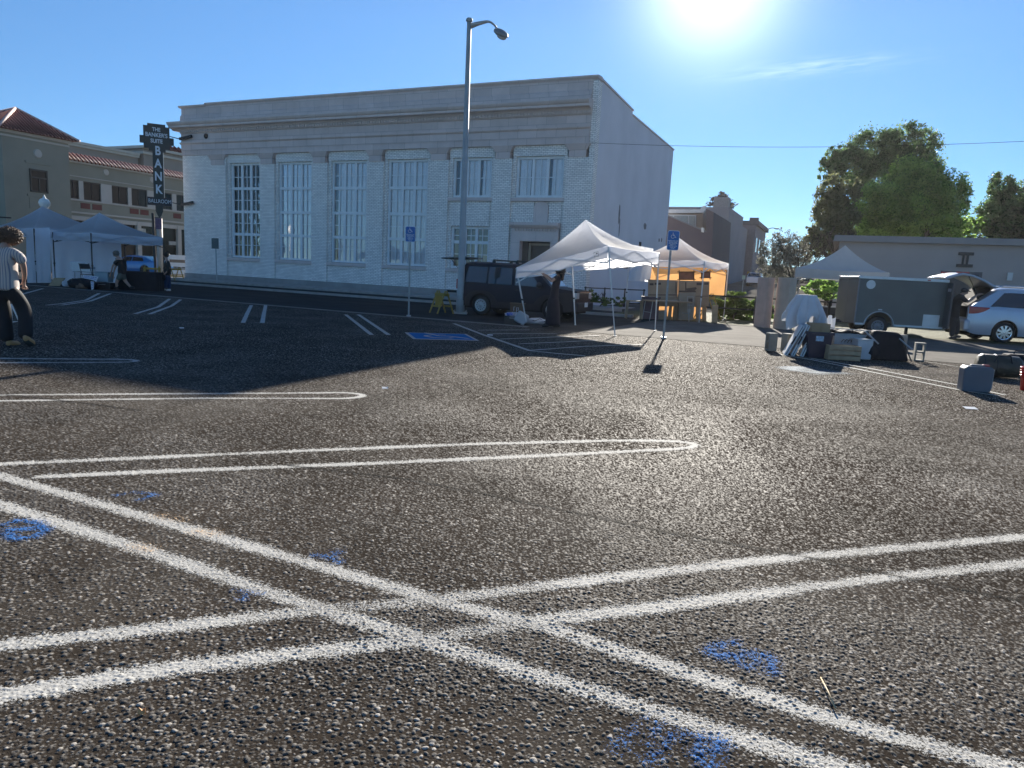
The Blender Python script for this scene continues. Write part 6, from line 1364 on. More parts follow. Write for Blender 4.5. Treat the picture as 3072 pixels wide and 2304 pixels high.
# grey canister box, duffels, bucket, paper
cg=lambda X,Y_:(2650+X/3.53,780+Y_/3.53)
g=G(*cg(1005,1402)); T=thing('tool_box','upright slate-grey plastic case with a red latch at the end of the white line','case',g+Vector((0,.12,0)),R_(-14))
M_slate=mat('slate_grey_plastic',(.10,.12,.15),.5,0,.06,6)
b=MB(); b.prism([(-.2,0),(.19,0),(.205,.06),(.21,.36),(.18,.4),(-.17,.4),(-.21,.36),(-.205,.05)],lambda x,z,t:(x,t,z),-.12,.12); bd=b.build('case',M_slate,T,bevel=.02)
b=MB(); b.box((0,0,.405),(.2,.08,.035)); b.build('handle',M_slate,T,bevel=.01); b=MB(); b.box((.12,0,.415),(.1,.06,.03)); b.build('latch',mat('dull_red_plastic',(.3,.04,.04),.4),T,bevel=.008)
b=MB(); b.box((.207,0,.22),(.012,.2,.3)); b.build('label',mat('pale_case_label',(.42,.42,.42),.5,0,.2,20),bd)
g=G(*cg(1300,1262)); T=thing('duffel_bag','round dark olive-black duffel bag lying left of the red bucket','bag',g+Vector((0,.25,0)),R_(-15))
b=MB(); b.lathe([(.001,-.36),(.17,-.36),(.215,-.3),(.215,.0),(.2,.3),(.14,.36),(.001,.36)],(0,0,.21),'X',20); b.build('bag_body',mat('dark_olive_nylon',(.05,.048,.035),.5,0,.2,6,.01,18),T,smooth=True); b=MB(); b.tube([(-.15,-.18,.28),(-.1,-.2,.42),(.1,-.2,.42),(.15,-.18,.28)],.015,6); b.build('strap',M_black,T)
b=MB(); b.lathe([(.218,-.3),(.222,-.29),(.218,-.28)],(0,0,.21),'X',20); b.lathe([(.212,-.1),(.222,-.09),(.212,-.08)],(0,0,.21),'X',20); b.build('seam_piping',M_black,T)
g=G(*cg(1440,1230)); T=thing('black_bag','square-shouldered black bag between the duffel and the red bucket','bag',g+Vector((.16,.3,0)),R_(-10)); b=MB(); b.box((0,0,.2),(.55,.34,.4)); b.build('bag_body',M_blackbag,T,bevel=.06); b=MB(); b.tube([(-.12,-.02,.4),(-.1,-.02,.47),(.1,-.02,.47),(.12,-.02,.4)],.014,6); b.build('handle',M_black,T)
g=G(3086,1172); T=thing('red_bucket','bright red bucket cut by the right edge of the view','bucket',g); M_redb=mat('bright_red_plastic',(.6,.015,.02),.35,0,.05,4)
b=MB(); b.lathe([(.001,.0),(.12,.0),(.15,.36),(.162,.36),(.162,.385),(.145,.385),(.115,.02),(.001,.02)],(0,0,0),'Z',28); b.build('pail',M_redb,T,smooth=True)
b=MB(); 
for z in(.25,.29,.33): b.lathe([(.14,z-.008),(.162,z),(.14,z+.008)],(0,0,0),'Z',28)
b.build('rib',M_redb,T,smooth=True); b=MB(); b.tube([(.155*math.cos(a),.02,.34-.12*math.sin(a)) for a in [math.pi*k/12 for k in range(13)]],.004,5); b.build('bail_handle',M_white,T)
T=thing('clear_jug','clear plastic jug standing in the red bucket','jug',(g.x,g.y,.12)); b=MB(); b.lathe([(.001,0),(.09,0),(.1,.05),(.1,.42),(.05,.52),(.03,.54),(.03,.58),(.001,.58)],(0,0,0),'Z',20); b.build('jug_body',glassmat('clear_plastic',(.8,.84,.86),.12),T,smooth=True); b=MB(); b.lathe([(.035,.56),(.035,.6),(.001,.6)],(0,0,0),'Z',14); b.build('cap',M_white,T,smooth=True)
def scrap(label,u,v,s,m,rz=0,name='paper_scrap'):
    g=G(u,v); b=MB(); b.add([(-s,-.6*s,.006),(s*.9,-.5*s,.004),(s,.55*s,.02),(.1*s,.7*s,.012),(-.8*s,.6*s,.022)],[(0,1,2,3,4)]); o=b.build(name,m,None,recalc=False); o.location=g; o.rotation_euler=(0,0,rz); sm=o.modifiers.new('t','SOLIDIFY'); sm.thickness=.003; return tag(o,label,'litter')
scrap('white paper scrap on the pavement below the slate-grey case',2910,1226,.09,M_white)
scrap('small white scrap on the pavement near the second double line',1155,1166,.04,M_white,.4)
scrap('tiny pale scrap in the bank\'s shade near the left double line',545,985,.05,M_white,.8)
scrap('small white scrap by the hatched aisle beside the blue bay symbol',1470,1006,.07,M_white,.2)
scrap('orange leaf fragment on the stones, bottom left',425,2143,.012,MP_orange if False else mat('orange_leaf',(.65,.32,.12),.7),.3,'leaf')
# match stick / twig at the lower right
a=G(2462,2032,.012); c=G(2507,2126,.016); b=MB(); b.tube([a,a.lerp(c,.5)+Vector((0,0,.004)),c],[.0022,.003,.0036],6); o=b.build('twig',mat('dry_twig',(.5,.38,.22),.6,0,.2,60),smooth=True); tag(o,'thin straw-coloured twig lying on the stones beside the painted line','twig')
# ---- things by the slanting canopy
k7=lambda X,Y_:(1300+X/3.687,640+Y_/3.687)
g=G(*k7(925,1120)); T=thing('wooden_crate','dark wooden crate on end with scribbled pale lettering, against the boxy car','crate',(g.x,22.6,0),R_(-10)); b=MB(); b.box((0,0,.26),(.42,.3,.52)); bd=b.build('box',mat('dark_crate_wood',(.10,.06,.035),.7,0,.2,5),T,bevel=.008); b=MB(); b.box((0,0,.53),(.46,.34,.02)); b.build('top_board',mat('crate_top_wood',(.16,.10,.06),.7),T)
b=MB()
for x0,z0,x1,z1 in((-.09,.42,-.09,.3),(-.09,.42,-.04,.42),(0,.4,.06,.4),(.0,.4,.0,.25),(0,.32,.06,.32),(.06,.4,.06,.32),(.0,.22,.05,.18)): b.bar((x0,-.156,z0),(x1,-.156,z1),.012,.006)
b.build('lettering',M_letter,bd)
g=G(*k7(865,1215)); T=thing('black_crate','low dark crate heaped with blue and white cloths, left of the grey cushion','crate',(g.x+.05,20.8,0),R_(-5)); b=MB(); b.box((0,0,.12),(.52,.36,.24)); b.build('box',M_black,T,bevel=.015); b=MB(); b.bar((-.1,-.19,.18),(.1,-.19,.18),.02); b.build('handle',M_steel,T)
T2=thing('cloth_heap','blue and white crumpled cloths heaped in the low dark crate','cloth',(g.x+.05,20.8,.22)); b=MB(); b.ell((0,0,.03),(.25,.17,.09),10,16,nz=.5,ns=9); b.build('white_cloth',M_canopy,T2,smooth=True); b=MB(); b.ell((-.1,-.08,.05),(.11,.09,.06),8,12,nz=.5,ns=9); b.build('blue_cloth',mat('blue_cloth',(.08,.14,.4),.8,0,.2,9),T2,smooth=True)
g=G(*k7(960,1238)); T=thing('grey_cushion','pale grey square cushion propped on one corner at the foot of the slanting canopy','cushion',g+Vector((0,.15,0)),R_(-8)); b=MB(); b.box((.03,0,.2),(.36,.12,.34),M=Matrix.Rotation(R_(-14),3,'X')@Matrix.Rotation(R_(28),3,'Y')); b.build('cover',mat('pale_grey_cover',(.38,.38,.40),.8,0,.06,5),T,bevel=.05); b=MB(); b.tube([(-.1,-.08,.05),(.2,-.08,.03)],.01,5); b.build('piping',M_black,T)
g=G(*k7(1120,1225)); T=thing('white_bag','flat white cloth bag with a black strap lying by the woman\'s feet','bag',g+Vector((0,.1,0))); b=MB(); b.ell((0,0,.08),(.34,.2,.1),9,16,nz=.5,ns=4); b.build('bag_body',mat('dull_white_cloth',(.45,.45,.47),.8,0,.06,5),T,smooth=True); b=MB(); b.tube([(-.2,-.05,.14),(0,-.2,.1),(.15,-.1,.17),(.42,-.12,.02)],.012,5); b.build('strap',M_black,T)
# ================================================================== PEOPLE
def skin_body(name,chains,m,parent,root,sub=2):
    """chains: lists of (point, radius); a chain may start with the index key of another chain's point to join it"""
    vs=[];es=[];rs=[];keys={}
    for ch in chains:
        prev=None
        for it in ch:
            if isinstance(it,str): prev=keys[it]; continue
            p,r=it[0],it[1]; vs.append(Vector(p)-root); rs.append(r); i=len(vs)-1
            if len(it)>2: keys[it[2]]=i
            if prev is not None: es.append((prev,i))
            prev=i
    me=bpy.data.meshes.new(name); me.from_pydata([tuple(v) for v in vs],es,[]); me.materials.append(m)
    o=bpy.data.objects.new(name,me); COL.objects.link(o)
    if parent: o.parent=parent
    sk=o.modifiers.new('skin','SKIN'); sk.use_smooth_shade=True; sk.branch_smoothing=.4
    sv=me.skin_vertices[0].data
    for i,r in enumerate(rs): sv[i].radius=(r,r) if not isinstance(r,tuple) else r
    sv[0].use_root=True
    ss=o.modifiers.new('sub','SUBSURF'); ss.levels=sub; ss.render_levels=sub; return o
def hand(chain_end,wrist,dirv,palmn,keyw,curl=.5,s=1.0):
    """palm + five finger chains growing from a wrist key"""
    d=Vector(dirv).normalized(); n=Vector(palmn); n=(n-d*n.dot(d)).normalized(); sd=d.cross(n); w=Vector(wrist); out=[]
    out.append([keyw,(w+d*.045*s,.024*s,keyw+'p'),(w+d*.085*s,.026*s,keyw+'k')])
    for i,(o,l) in enumerate(((-.034,.068),(-.012,.078),(.012,.074),(.033,.058))):
        b=w+d*.09*s+sd*o*s; c1=(d*math.cos(curl)+n*math.sin(curl)).normalized(); c2=(d*math.cos(curl*2)+n*math.sin(curl*2)).normalized()
        out.append([keyw+'k',(b,.0105*s),(b+c1*l*.5*s,.009*s),(b+c1*l*.5*s+c2*l*.45*s,.0078*s)])
    t=(d*.6-sd*.8+n*.25).normalized(); out.append([keyw+'p',(w+d*.04*s-sd*.035*s,.012*s),(w+d*.04*s-sd*.035*s+t*.035*s,.010*s),(w+d*.04*s-sd*.035*s+t*.06*s,.0085*s)])
    return out
def hairmass(c,r,m,parent,seed=1,n=900,ln=.09,wild=.6,root=None,cut=None,w_=.006):
    rg=random.Random(seed); b=MB(); c=Vector(c)
    b.ell(c,tuple(x*.93 for x in r),10,14,nz=.18,ns=9)
    for i in range(n):
        d=Vector((rg.gauss(0,1),rg.gauss(0,1),rg.gauss(0,1))).normalized()
        if cut and cut(d): continue
        p=c+Vector((d.x*r[0],d.y*r[1],d.z*r[2]))*.9; t=Vector((rg.gauss(0,1),rg.gauss(0,1),rg.gauss(0,1)-.6)).normalized(); t=(t-d*t.dot(d)*.6).normalized()
        q=p+d*ln*.25+t*ln*.4; e=q+t*ln*.35+Vector((rg.uniform(-1,1),rg.uniform(-1,1),rg.uniform(-1,.3)))*ln*wild*.5
        s=d.cross(t).normalized()*w_; b.add([p-s,p+s,q+s,q-s,e],[(0,1,2,3),(3,2,4)])
    return b.build('hair',m,parent,w=True,recalc=False)
def head_chain(hc,neck,face,r=1.0):
    f=Vector(face).normalized(); h=Vector(hc); up=(h-Vector(neck)).normalized()
    return [(Vector(neck),.058*r,'neck'),(h-up*.075*r+f*.012,.06*r),(h-up*.02*r+f*.006,.088*r,'head'),(h+up*.055*r,.088*r),(h+up*.105*r,.05*r)],[['head',(h-up*.02+f*.095*r,.022*r),(h-up*.035+f*.118*r,.014*r)]]
M_hair=mat('dark_brown_curly_hair',(.13,.075,.045),.55,0,.4,30); M_jeansb=mat('black_trouser_cloth',(.010,.011,.014),.85,0,.15,8)
def stripes():
    m=bpy.data.materials.new('striped_shirt'); m.use_nodes=True; n,l=nt(m); b=n['Principled BSDF']; b.inputs['Roughness'].default_value=.85
    tc=n.new('ShaderNodeTexCoord'); wv=n.new('ShaderNodeTexWave'); wv.inputs['Scale'].default_value=10; wv.inputs['Distortion'].default_value=.7; wv.inputs['Detail'].default_value=1; wv.inputs['Detail Scale'].default_value=.6; wv.bands_direction='X'
    l.new(tc.outputs['Object'],wv.inputs[0]); r=n.new('ShaderNodeValToRGB'); e=r.color_ramp.elements; e[0].position=.15; e[0].color=(.26,.27,.34,1); e[1].position=.40; e[1].color=(.66,.58,.52,1)
    l.new(wv.outputs['Fac'],r.inputs[0]); l.new(r.outputs[0],b.inputs['Base Color']); tr=n.new('ShaderNodeBsdfTranslucent'); l.new(r.outputs[0],tr.inputs[0]); ms=n.new('ShaderNodeMixShader'); ms.inputs[0].default_value=.2; l.new(b.outputs[0],ms.inputs[1]); l.new(tr.outputs[0],ms.inputs[2]); l.new(ms.outputs[0],n['Material Output'].inputs[0]); return m
M_stripe=stripes()
def shoe(b,heel,toe,w_=.05,h=.085):
    heel=Vector(heel); toe=Vector(toe); d=toe-heel; n=7
    b.tube([heel-d.normalized()*.03,heel+d*.1,heel+d*.4,heel+d*.75,toe],[w_*.75,w_*1.0,w_*.95,w_*1.0,w_*.55],10)
# --- man walking, left edge (seen from behind, head bowed)
Yp=10.9
def pm(u,v,dy=0): return at(u,v,Yp+dy)
root=G(50,1036); T=thing('person','person with bushy curly hair, striped short-sleeved shirt and black trousers walking at the left edge','person',root)
def J(u,v,dy,r,k=None): return (pm(u,v,dy),r,k) if k else (pm(u,v,dy),r)
hc=pm(24,712,.12); hch,nose=head_chain(hc,pm(12,738,.02),(.55,.75,-.35))
pel=J(22,860,0,.13,'pel')
ch=[[pel,J(22,830,0,.13),J(20,800,-.01,.135),J(17,768,-.01,.14,'chest'),J(14,748,0,.09,'nb')],['nb']+hch]+nose+[
 ['chest',J(44,757,0,.07,'rs'),J(62,772,.03,.055),J(71,800,.08,.043,'re'),J(74,824,.18,.036),J(71,845,.27,.027,'rw')],
 ['chest',J(-14,757,0,.07),J(-30,775,.03,.052),J(-36,805,.08,.042),J(-34,832,.18,.034),J(-28,850,.26,.026,'lw')],
 ['pel',J(44,882,.02,.095),J(64,906,.08,.078),J(78,932,.12,.062,'rk'),J(79,965,.02,.052),J(76,1003,-.1,.04),J(75,1017,-.12,.038)],
 ['pel',J(0,885,.0,.095),J(6,915,.02,.078),J(14,940,.03,.062),J(18,975,0,.052),J(24,1012,-.03,.04),J(26,1024,-.03,.038)]]
ch+=hand(None,pm(71,845,.27),pm(74,868,.3)-pm(71,845,.27),(-.3,.9,0),'rw',.5,1.0)+hand(None,pm(-28,850,.26),pm(-22,870,.3)-pm(-28,850,.26),(.3,.9,0),'lw',.5)
body=skin_body('body',ch,M_skin,T,root)
sh=skin_body('shirt',[[J(22,874,0,(.19,.155)),J(22,860,0,(.19,.155)),J(22,846,0,(.185,.15),'w'),J(22,825,0,(.175,.14)),J(20,795,-.01,(.185,.15)),J(17,768,-.01,(.175,.14),'chest'),J(14,745,.0,.10)],['chest',J(42,757,0,.098),J(60,770,.03,.088),J(69,793,.07,.08)],['chest',J(-14,757,0,.098),J(-29,773,.03,.088),J(-35,797,.07,.08)]],M_stripe,T,root)
tr_=skin_body('trousers',[[J(22,858,0,(.165,.14),'pel'),J(22,848,0,(.165,.135))],['pel',J(43,882,.02,.125),J(60,906,.08,.112),J(75,932,.12,.108),J(77,965,.02,.105),J(76,1018,-.09,.11)],['pel',J(2,887,.0,.125),J(7,915,.02,.112),J(14,940,.03,.10),J(17,975,0,.097),J(22,1028,-.03,.105)]],M_jeansb,T,root)
hairmass(hc+Vector((.02,.0,.03)),(.165,.15,.125),M_hair,T,3,6500,.06,.8,w_=.0045)
for hl,toe in(((79,1020,-.15),(101,1036,.02)),((28,1034,-.08),(58,1036,.12))):
    b=MB(); shoe(b,pm(hl[0],hl[1]-4,hl[2]),pm(toe[0],toe[1]-4,toe[2]),.048); b.build('shoe',mat('brown_tan_shoe',(.45,.24,.09),.6,0,.2,8),T,smooth=True,w=True)
    b=MB(); h_=pm(hl[0],hl[1]-4,hl[2]); t_=pm(toe[0],toe[1]-4,toe[2]); d=(t_-h_)
    b.tube([h_-d*.1+Vector((0,0,-.035)),h_+d*.5+Vector((0,0,-.038)),t_+Vector((0,0,-.025))],[.04,.046,.034],8); b.build('sole',mat('dark_sole',(.03,.028,.025),.8),T,smooth=True,w=True)
# white folding frame glimpsed behind his legs
g=pm(45,965,1.2); T=thing('wire_stand','small white wire triangle stand behind the walking person\'s legs','stand',(g.x,g.y,0)); b=MB(); a_,b_,c__=at(34,912,12.1),at(57,964,12.1),at(36,966,12.1); b.tube([a_,b_,c__],.012,5); b.build('frame_rod',M_white,T,w=True); b=MB(); b.tube([a_,c__],.012,5); b.tube([b_,(b_.x,b_.y,0)],.012,5); b.tube([c__,(c__.x,c__.y,0)],.012,5); b.build('leg',M_white,T,w=True)
# --- woman holding up the canopy edge
Yp=19.75; root=G(1655,985); T=thing('person','woman in dark clothes with long dark hair, arms raised to the slanting canopy edge','person',root)
hc=pm(1678,812,0); hch,nose=head_chain(hc,pm(1676,824,.0),(-.95,-.1,.15),.95)
ch=[[J(1661,894,0,.12,'pel'),J(1664,872,0,.105),J(1669,850,0,.115),J(1673,834,0,.11,'chest'),J(1675,828,0,.07,'nb')],['nb']+hch]+nose+[
 ['chest',J(1668,832,-.14,.05),J(1654,845,-.22,.036,'e1'),J(1640,832,-.24,.03),J(1626,820,-.22,.023,'w1')],
 ['chest',J(1672,832,.13,.05),J(1656,838,.2,.036),J(1643,828,.18,.03),J(1632,822,.12,.023,'w2')],
 ['pel',J(1656,905,-.08,.085),J(1650,925,-.08,.06),J(1645,950,-.08,.05),J(1643,974,-.08,.036)],['pel',J(1668,905,.08,.085),J(1670,925,.08,.06),J(1672,950,.08,.05),J(1674,974,.08,.036)]]
ch+=hand(None,pm(1626,820,-.22),(-.6,0,.8),(0,1,0),'w1',.3,.95)+hand(None,pm(1632,822,.12),(-.6,0,.8),(0,-1,0),'w2',.3,.95)
skin_body('body',ch,M_skin,T,root)
M_darkc=mat('dark_plum_cloth',(.022,.016,.022),.85,0,.15,8)
skin_body('dark_top',[[J(1660,908,0,(.18,.14)),J(1661,898,0,(.175,.14)),J(1664,872,0,(.135,.12)),J(1669,850,0,(.15,.135)),J(1673,835,0,(.145,.13),'c'),J(1676,827,0,.085)],['c',J(1669,832,-.13,.075),J(1661,838,-.18,.066)],['c',J(1672,832,.13,.075),J(1663,836,.17,.066)]],M_darkc,T,root)
skin_body('long_skirt',[[J(1661,885,0,(.17,.15),'p'),J(1660,910,0,(.22,.19)),J(1659,940,0,(.24,.21)),J(1658,968,0,(.26,.23)),J(1658,979,0,(.27,.23))]],M_darkc,T,root)
hairmass(hc+Vector((.04,0,.02)),(.105,.115,.125),mat('long_dark_hair',(.035,.018,.014),.5,0,.3,30),T,5,900,.1,.5); b=MB(); b.ell(hc+Vector((.09,0,-.12)),(.06,.10,.16),8,12,nz=.2,ns=8); b.build('hair_length',MATS['long_dark_hair'],T,smooth=True,w=True)
for u,v,dy in((1640,982,-.08),(1672,983,.08)):
    b=MB(); shoe(b,pm(u+5,v-6,dy),pm(u-14,v-4,dy-.05),.045); b.build('shoe',M_black,T,smooth=True,w=True)
# --- man leaning into the minivan
Yp=23.0; root=G(2862,1018); T=thing('person','person in black cap and dark clothes bending forward into the minivan\'s open boot','person',root)
hc=pm(2894,877,0); hch,nose=head_chain(hc,pm(2886,884,0),(.9,-.1,-.2))
ch=[[J(2862,944,0,.135,'pel'),J(2863,925,0,.13),J(2869,905,0,.14),J(2878,892,0,.14,'chest'),J(2884,886,0,.08,'nb')],['nb']+hch]+nose+[
 ['chest',J(2887,895,-.18,.058),J(2903,906,-.2,.042),J(2918,897,-.18,.034),J(2930,886,-.16,.025,'w1')],['chest',J(2887,895,.18,.058),J(2903,904,.2,.042),J(2920,892,.18,.034),J(2932,884,.16,.025,'w2')],
 ['pel',J(2858,962,-.09,.095),J(2857,985,-.09,.07),J(2855,1008,-.09,.045)],['pel',J(2868,962,.1,.095),J(2871,983,.1,.07),J(2868,1004,.1,.045)]]
ch+=hand(None,pm(2930,886,-.16),(.8,0,.35),(0,0,-1),'w1',.3)+hand(None,pm(2932,884,.16),(.8,0,.35),(0,0,-1),'w2',.3)
skin_body('body',ch,M_skin,T,root)
M_blk=mat('black_jersey',(.012,.013,.016),.85,0,.2,6)
skin_body('sweatshirt',[[J(2861,958,0,(.185,.17)),J(2861,946,0,(.19,.17)),J(2863,925,0,(.175,.16)),J(2868,905,0,(.19,.18)),J(2878,892,0,(.175,.17),'c'),J(2884,886,0,.1)],['c',J(2887,895,-.18,.085),J(2902,905,-.2,.066)],['c',J(2887,895,.18,.085),J(2902,904,.2,.066)]],M_blk,T,root)
skin_body('trousers',[[J(2862,944,0,(.17,.16),'p'),J(2862,936,0,(.16,.15))],['p',J(2858,964,-.09,.115),J(2857,985,-.09,.095),J(2855,1010,-.09,.08)],['p',J(2868,964,.1,.115),J(2871,983,.1,.095),J(2868,1006,.1,.08)]],mat('dark_grey_trousers',(.02,.022,.028),.85),T,root)
b=MB(); b.ell(hc+Vector((-.01,0,.06)),(.115,.105,.08),8,14); b.add([hc+Vector((.08,-.08,.05)),hc+Vector((.19,-.05,.02)),hc+Vector((.19,.05,.02)),hc+Vector((.08,.08,.05)),hc+Vector((.1,0,.09))],[(0,1,4),(1,2,4),(2,3,4),(0,3,2,1)]); b.build('cap',M_black,T,smooth=True,w=True)
for u,v,dy in((2855,1016,-.09),(2868,1012,.1)): b=MB(); shoe(b,pm(u-4,v-3,dy),pm(u+14,v-2,dy),.048); b.build('shoe',M_black,T,smooth=True,w=True)
# --- person bending under the left canopy
Yp=28.9; root=G(362,868); T=thing('person','person in black top and grey-green shorts stooping over the goods under the shaded canopy','person',root)
hc=pm(347,762,0); hch,nose=head_chain(hc,pm(353,771,0),(-.8,-.2,-.5),1.05)
ch=[[J(366,818,0,.13,'pel'),J(368,800,0,.13),J(364,785,0,.14),J(359,776,0,.13,'chest'),J(356,772,0,.075,'nb')],['nb']+hch]+nose+[
 ['chest',J(350,783,-.2,.055),J(338,798,-.22,.04),J(335,812,-.2,.03),J(332,822,-.18,.024,'w1')],['chest',J(354,786,.2,.055),J(345,803,.2,.04),J(341,818,.18,.03),J(340,828,.16,.024,'w2')],
 ['pel',J(357,832,-.1,.1),J(350,846,-.1,.065),J(350,862,-.1,.045)],['pel',J(370,832,.08,.1),J(378,846,.08,.062),J(393,862,.05,.045)]]
ch+=hand(None,pm(332,822,-.18),(-.3,0,-1),(0,1,0),'w1',.4)+hand(None,pm(340,828,.16),(-.2,0,-1),(0,-1,0),'w2',.4)
skin_body('body',ch,M_skin,T,root)
skin_body('black_top',[[J(366,826,0,(.185,.17)),J(366,812,0,(.19,.17)),J(368,798,0,(.2,.17)),J(364,784,0,(.205,.18)),J(359,777,0,(.18,.16),'c')],['c',J(351,783,-.19,.085),J(342,793,-.21,.07)],['c',J(354,786,.19,.085),J(348,797,.2,.07)]],M_blk,T,root)
skin_body('shorts',[[J(366,818,0,(.18,.17),'p'),J(366,810,0,(.17,.16))],['p',J(358,832,-.1,.12),J(353,842,-.1,.105)],['p',J(370,832,.08,.12),J(375,842,.08,.105)]],mat('grey_green_shorts',(.09,.105,.09),.85),T,root)
hairmass(hc+Vector((.02,0,.03)),(.12,.12,.115),mat('grey_hair',(.14,.14,.13),.6,0,.2,20),T,8,500,.05,.5)
for u,v,dy,du in((350,866,-.1,-8),(394,865,.05,10)): b=MB(); shoe(b,pm(u-2,v-3,dy),pm(u+du,v-2,dy-.05),.05); b.build('shoe',M_black,T,smooth=True,w=True)
# --- standing person in a dark jacket
Yp=30.2; root=G(498,872); T=thing('person','person in a dark brown jacket, blue jeans and white shoes standing before the plank barricade','person',root)
hc=pm(497,765,0); hch,nose=head_chain(hc,pm(499,776,0),(-.9,.2,-.25),1.05)
ch=[[J(502,822,0,.12,'pel'),J(503,805,0,.12),J(503,790,0,.13,'chest'),J(500,780,0,.07,'nb')],['nb']+hch]+nose+[
 ['chest',J(503,785,-.2,.055),J(506,805,-.22,.04),J(499,817,-.25,.03),J(492,823,-.25,.024,'w1')],['chest',J(500,786,.2,.055),J(498,806,.22,.04),J(492,818,.2,.03),J(488,823,.18,.024,'w2')],
 ['pel',J(499,838,-.08,.09),J(497,850,-.08,.062),J(494,865,-.08,.042)],['pel',J(506,838,.08,.09),J(507,852,.08,.062),J(508,867,.08,.042)]]
ch+=hand(None,pm(492,823,-.25),(-.5,0,-.8),(0,1,0),'w1',.5)+hand(None,pm(488,823,.18),(-.5,0,-.8),(0,-1,0),'w2',.5)
skin_body('body',ch,M_skin,T,root)
skin_body('jacket',[[J(503,830,0,(.19,.16)),J(503,810,0,(.185,.16)),J(503,790,0,(.18,.16),'c'),J(500,781,0,.095)],['c',J(504,785,-.2,.085),J(507,805,-.22,.07),J(501,815,-.25,.055)],['c',J(500,786,.2,.085),J(498,806,.22,.07)]],mat('dark_brown_jacket',(.045,.035,.03),.8,0,.15,6),T,root)
skin_body('jeans',[[J(502,826,0,(.16,.14),'p'),J(502,820,0,(.15,.14))],['p',J(499,840,-.08,.1),J(497,852,-.08,.085),J(494,867,-.08,.075)],['p',J(506,840,.08,.1),J(507,852,.08,.085),J(508,868,.08,.075)]],mat('blue_jeans',(.03,.05,.11),.85,0,.15,8),T,root)
hairmass(hc+Vector((.02,0,.03)),(.11,.115,.12),mat('short_brown_hair',(.06,.035,.022),.6,0,.2,20),T,9,500,.05,.5)
for u,v in((492,869),(507,872)): b=MB(); shoe(b,pm(u+3,v-2,0),pm(u-9,v-1,-.05),.05); b.build('shoe',M_white,T,smooth=True,w=True)
g=pm(487,830,-.25); T=thing('shoulder_bag','dark bag hanging at the jacketed person\'s side','bag',g-Vector((0,0,.15))); b=MB(); b.ell((0,0,.12),(.14,.08,.16),8,12,nz=.15); b.build('bag_body',M_blackbag,T,smooth=True); b=MB(); b.tube([(-.05,0,.25),(.1,.05,.5),(.18,.1,.62)],.012,5); b.build('strap',M_black,T)
# ================================================================== TREES AND SHRUBS
def leafmat(name,c1,c2,trans=.35,rough=.5):
    m=bpy.data.materials.new(name); m.use_nodes=True; n,l=nt(m); b=n['Principled BSDF']; b.inputs['Roughness'].default_value=rough; b.inputs['Specular IOR Level'].default_value=.4
    gi=n.new('ShaderNodeAttribute'); gi.attribute_name='leaf'; mx=n.new('ShaderNodeMix'); mx.data_type='RGBA'; mx.inputs[6].default_value=c1+(1,); mx.inputs[7].default_value=c2+(1,); l.new(gi.outputs['Fac'],mx.inputs[0]); l.new(mx.outputs[2],b.inputs['Base Color'])
    tr=n.new('ShaderNodeBsdfTranslucent'); l.new(mx.outputs[2],tr.inputs[0]); ms=n.new('ShaderNodeMixShader'); ms.inputs[0].default_value=trans; l.new(b.outputs[0],ms.inputs[1]); l.new(tr.outputs[0],ms.inputs[2]); l.new(ms.outputs[0],n['Material Output'].inputs[0]); return m
def crown(name,blobs,n,size,m,parent,seed=0,shell=.55,droop=0,asp=.55,clump=0):
    """blobs: (centre, radii). leaf-sized faces spread through each blob, thicker towards the outside, gathered in clumps"""
    rg=np.random.default_rng(seed); vol=np.array([r[0]*r[1]*r[2] for _,r in blobs])**.67; cnt=(n*vol/vol.sum()).astype(int)
    P=[]; TT_=[]
    for (c,r),k in zip(blobs,cnt):
        nc=max(3,k//(clump or 60)); d=rg.normal(size=(nc,3)); d/=np.linalg.norm(d,axis=1)[:,None]; rad=rg.uniform(shell**3,1.12,nc)**(1/3)
        cc=d*rad[:,None]; which=rg.integers(0,nc,k); sp=.12*rg.normal(size=(k,3))*rg.uniform(.5,1.3,(nc,1))[which]; p=(cc[which]+sp)*np.array(r)+np.array(tuple(c)); P.append(p); TT_.append(rg.uniform(0,1,nc)[which])
    P=np.concatenate(P); k=len(P); a=rg.normal(size=(k,3)); a[:,2]-=droop; a/=np.linalg.norm(a,axis=1)[:,None]; b_=rg.normal(size=(k,3)); b_-=a*(a*b_).sum(1)[:,None]; b_/=np.linalg.norm(b_,axis=1)[:,None]
    s=size*rg.uniform(.6,1.4,(k,1)); V=np.stack([P-a*s,P+b_*s*asp,P+a*s,P-b_*s*asp],1).reshape(-1,3); Fc=np.arange(k*4).reshape(-1,4)
    iv=np.array(parent.location) if parent else 0
    TN=np.clip(np.concatenate(TT_)+rg.uniform(-.25,.25,k),0,1); lf=np.repeat(TN,4); o=raw_mesh(name,V-iv,Fc,m,{'leaf':lf}); o.data.polygons.foreach_set('use_smooth',np.zeros(k,dtype=bool)); o.parent=parent; return o
def limbs(b,p,d,L,r,depth,rg,spread=.5):
    q=p+d*L; b.tube([p,p+d*L*.5+Vector((rg.uniform(-1,1),rg.uniform(-1,1),0))*L*.05,q],[r,r*.8,r*.62],6,cap=False)
    if depth<=0: return
    for k in range(rg.choice((2,3,3))):
        dd=(d+Vector((rg.uniform(-1,1),rg.uniform(-1,1),rg.uniform(-.3,.6)))*spread).normalized(); limbs(b,q,dd,L*rg.uniform(.6,.85),r*.6,depth-1,rg,spread)
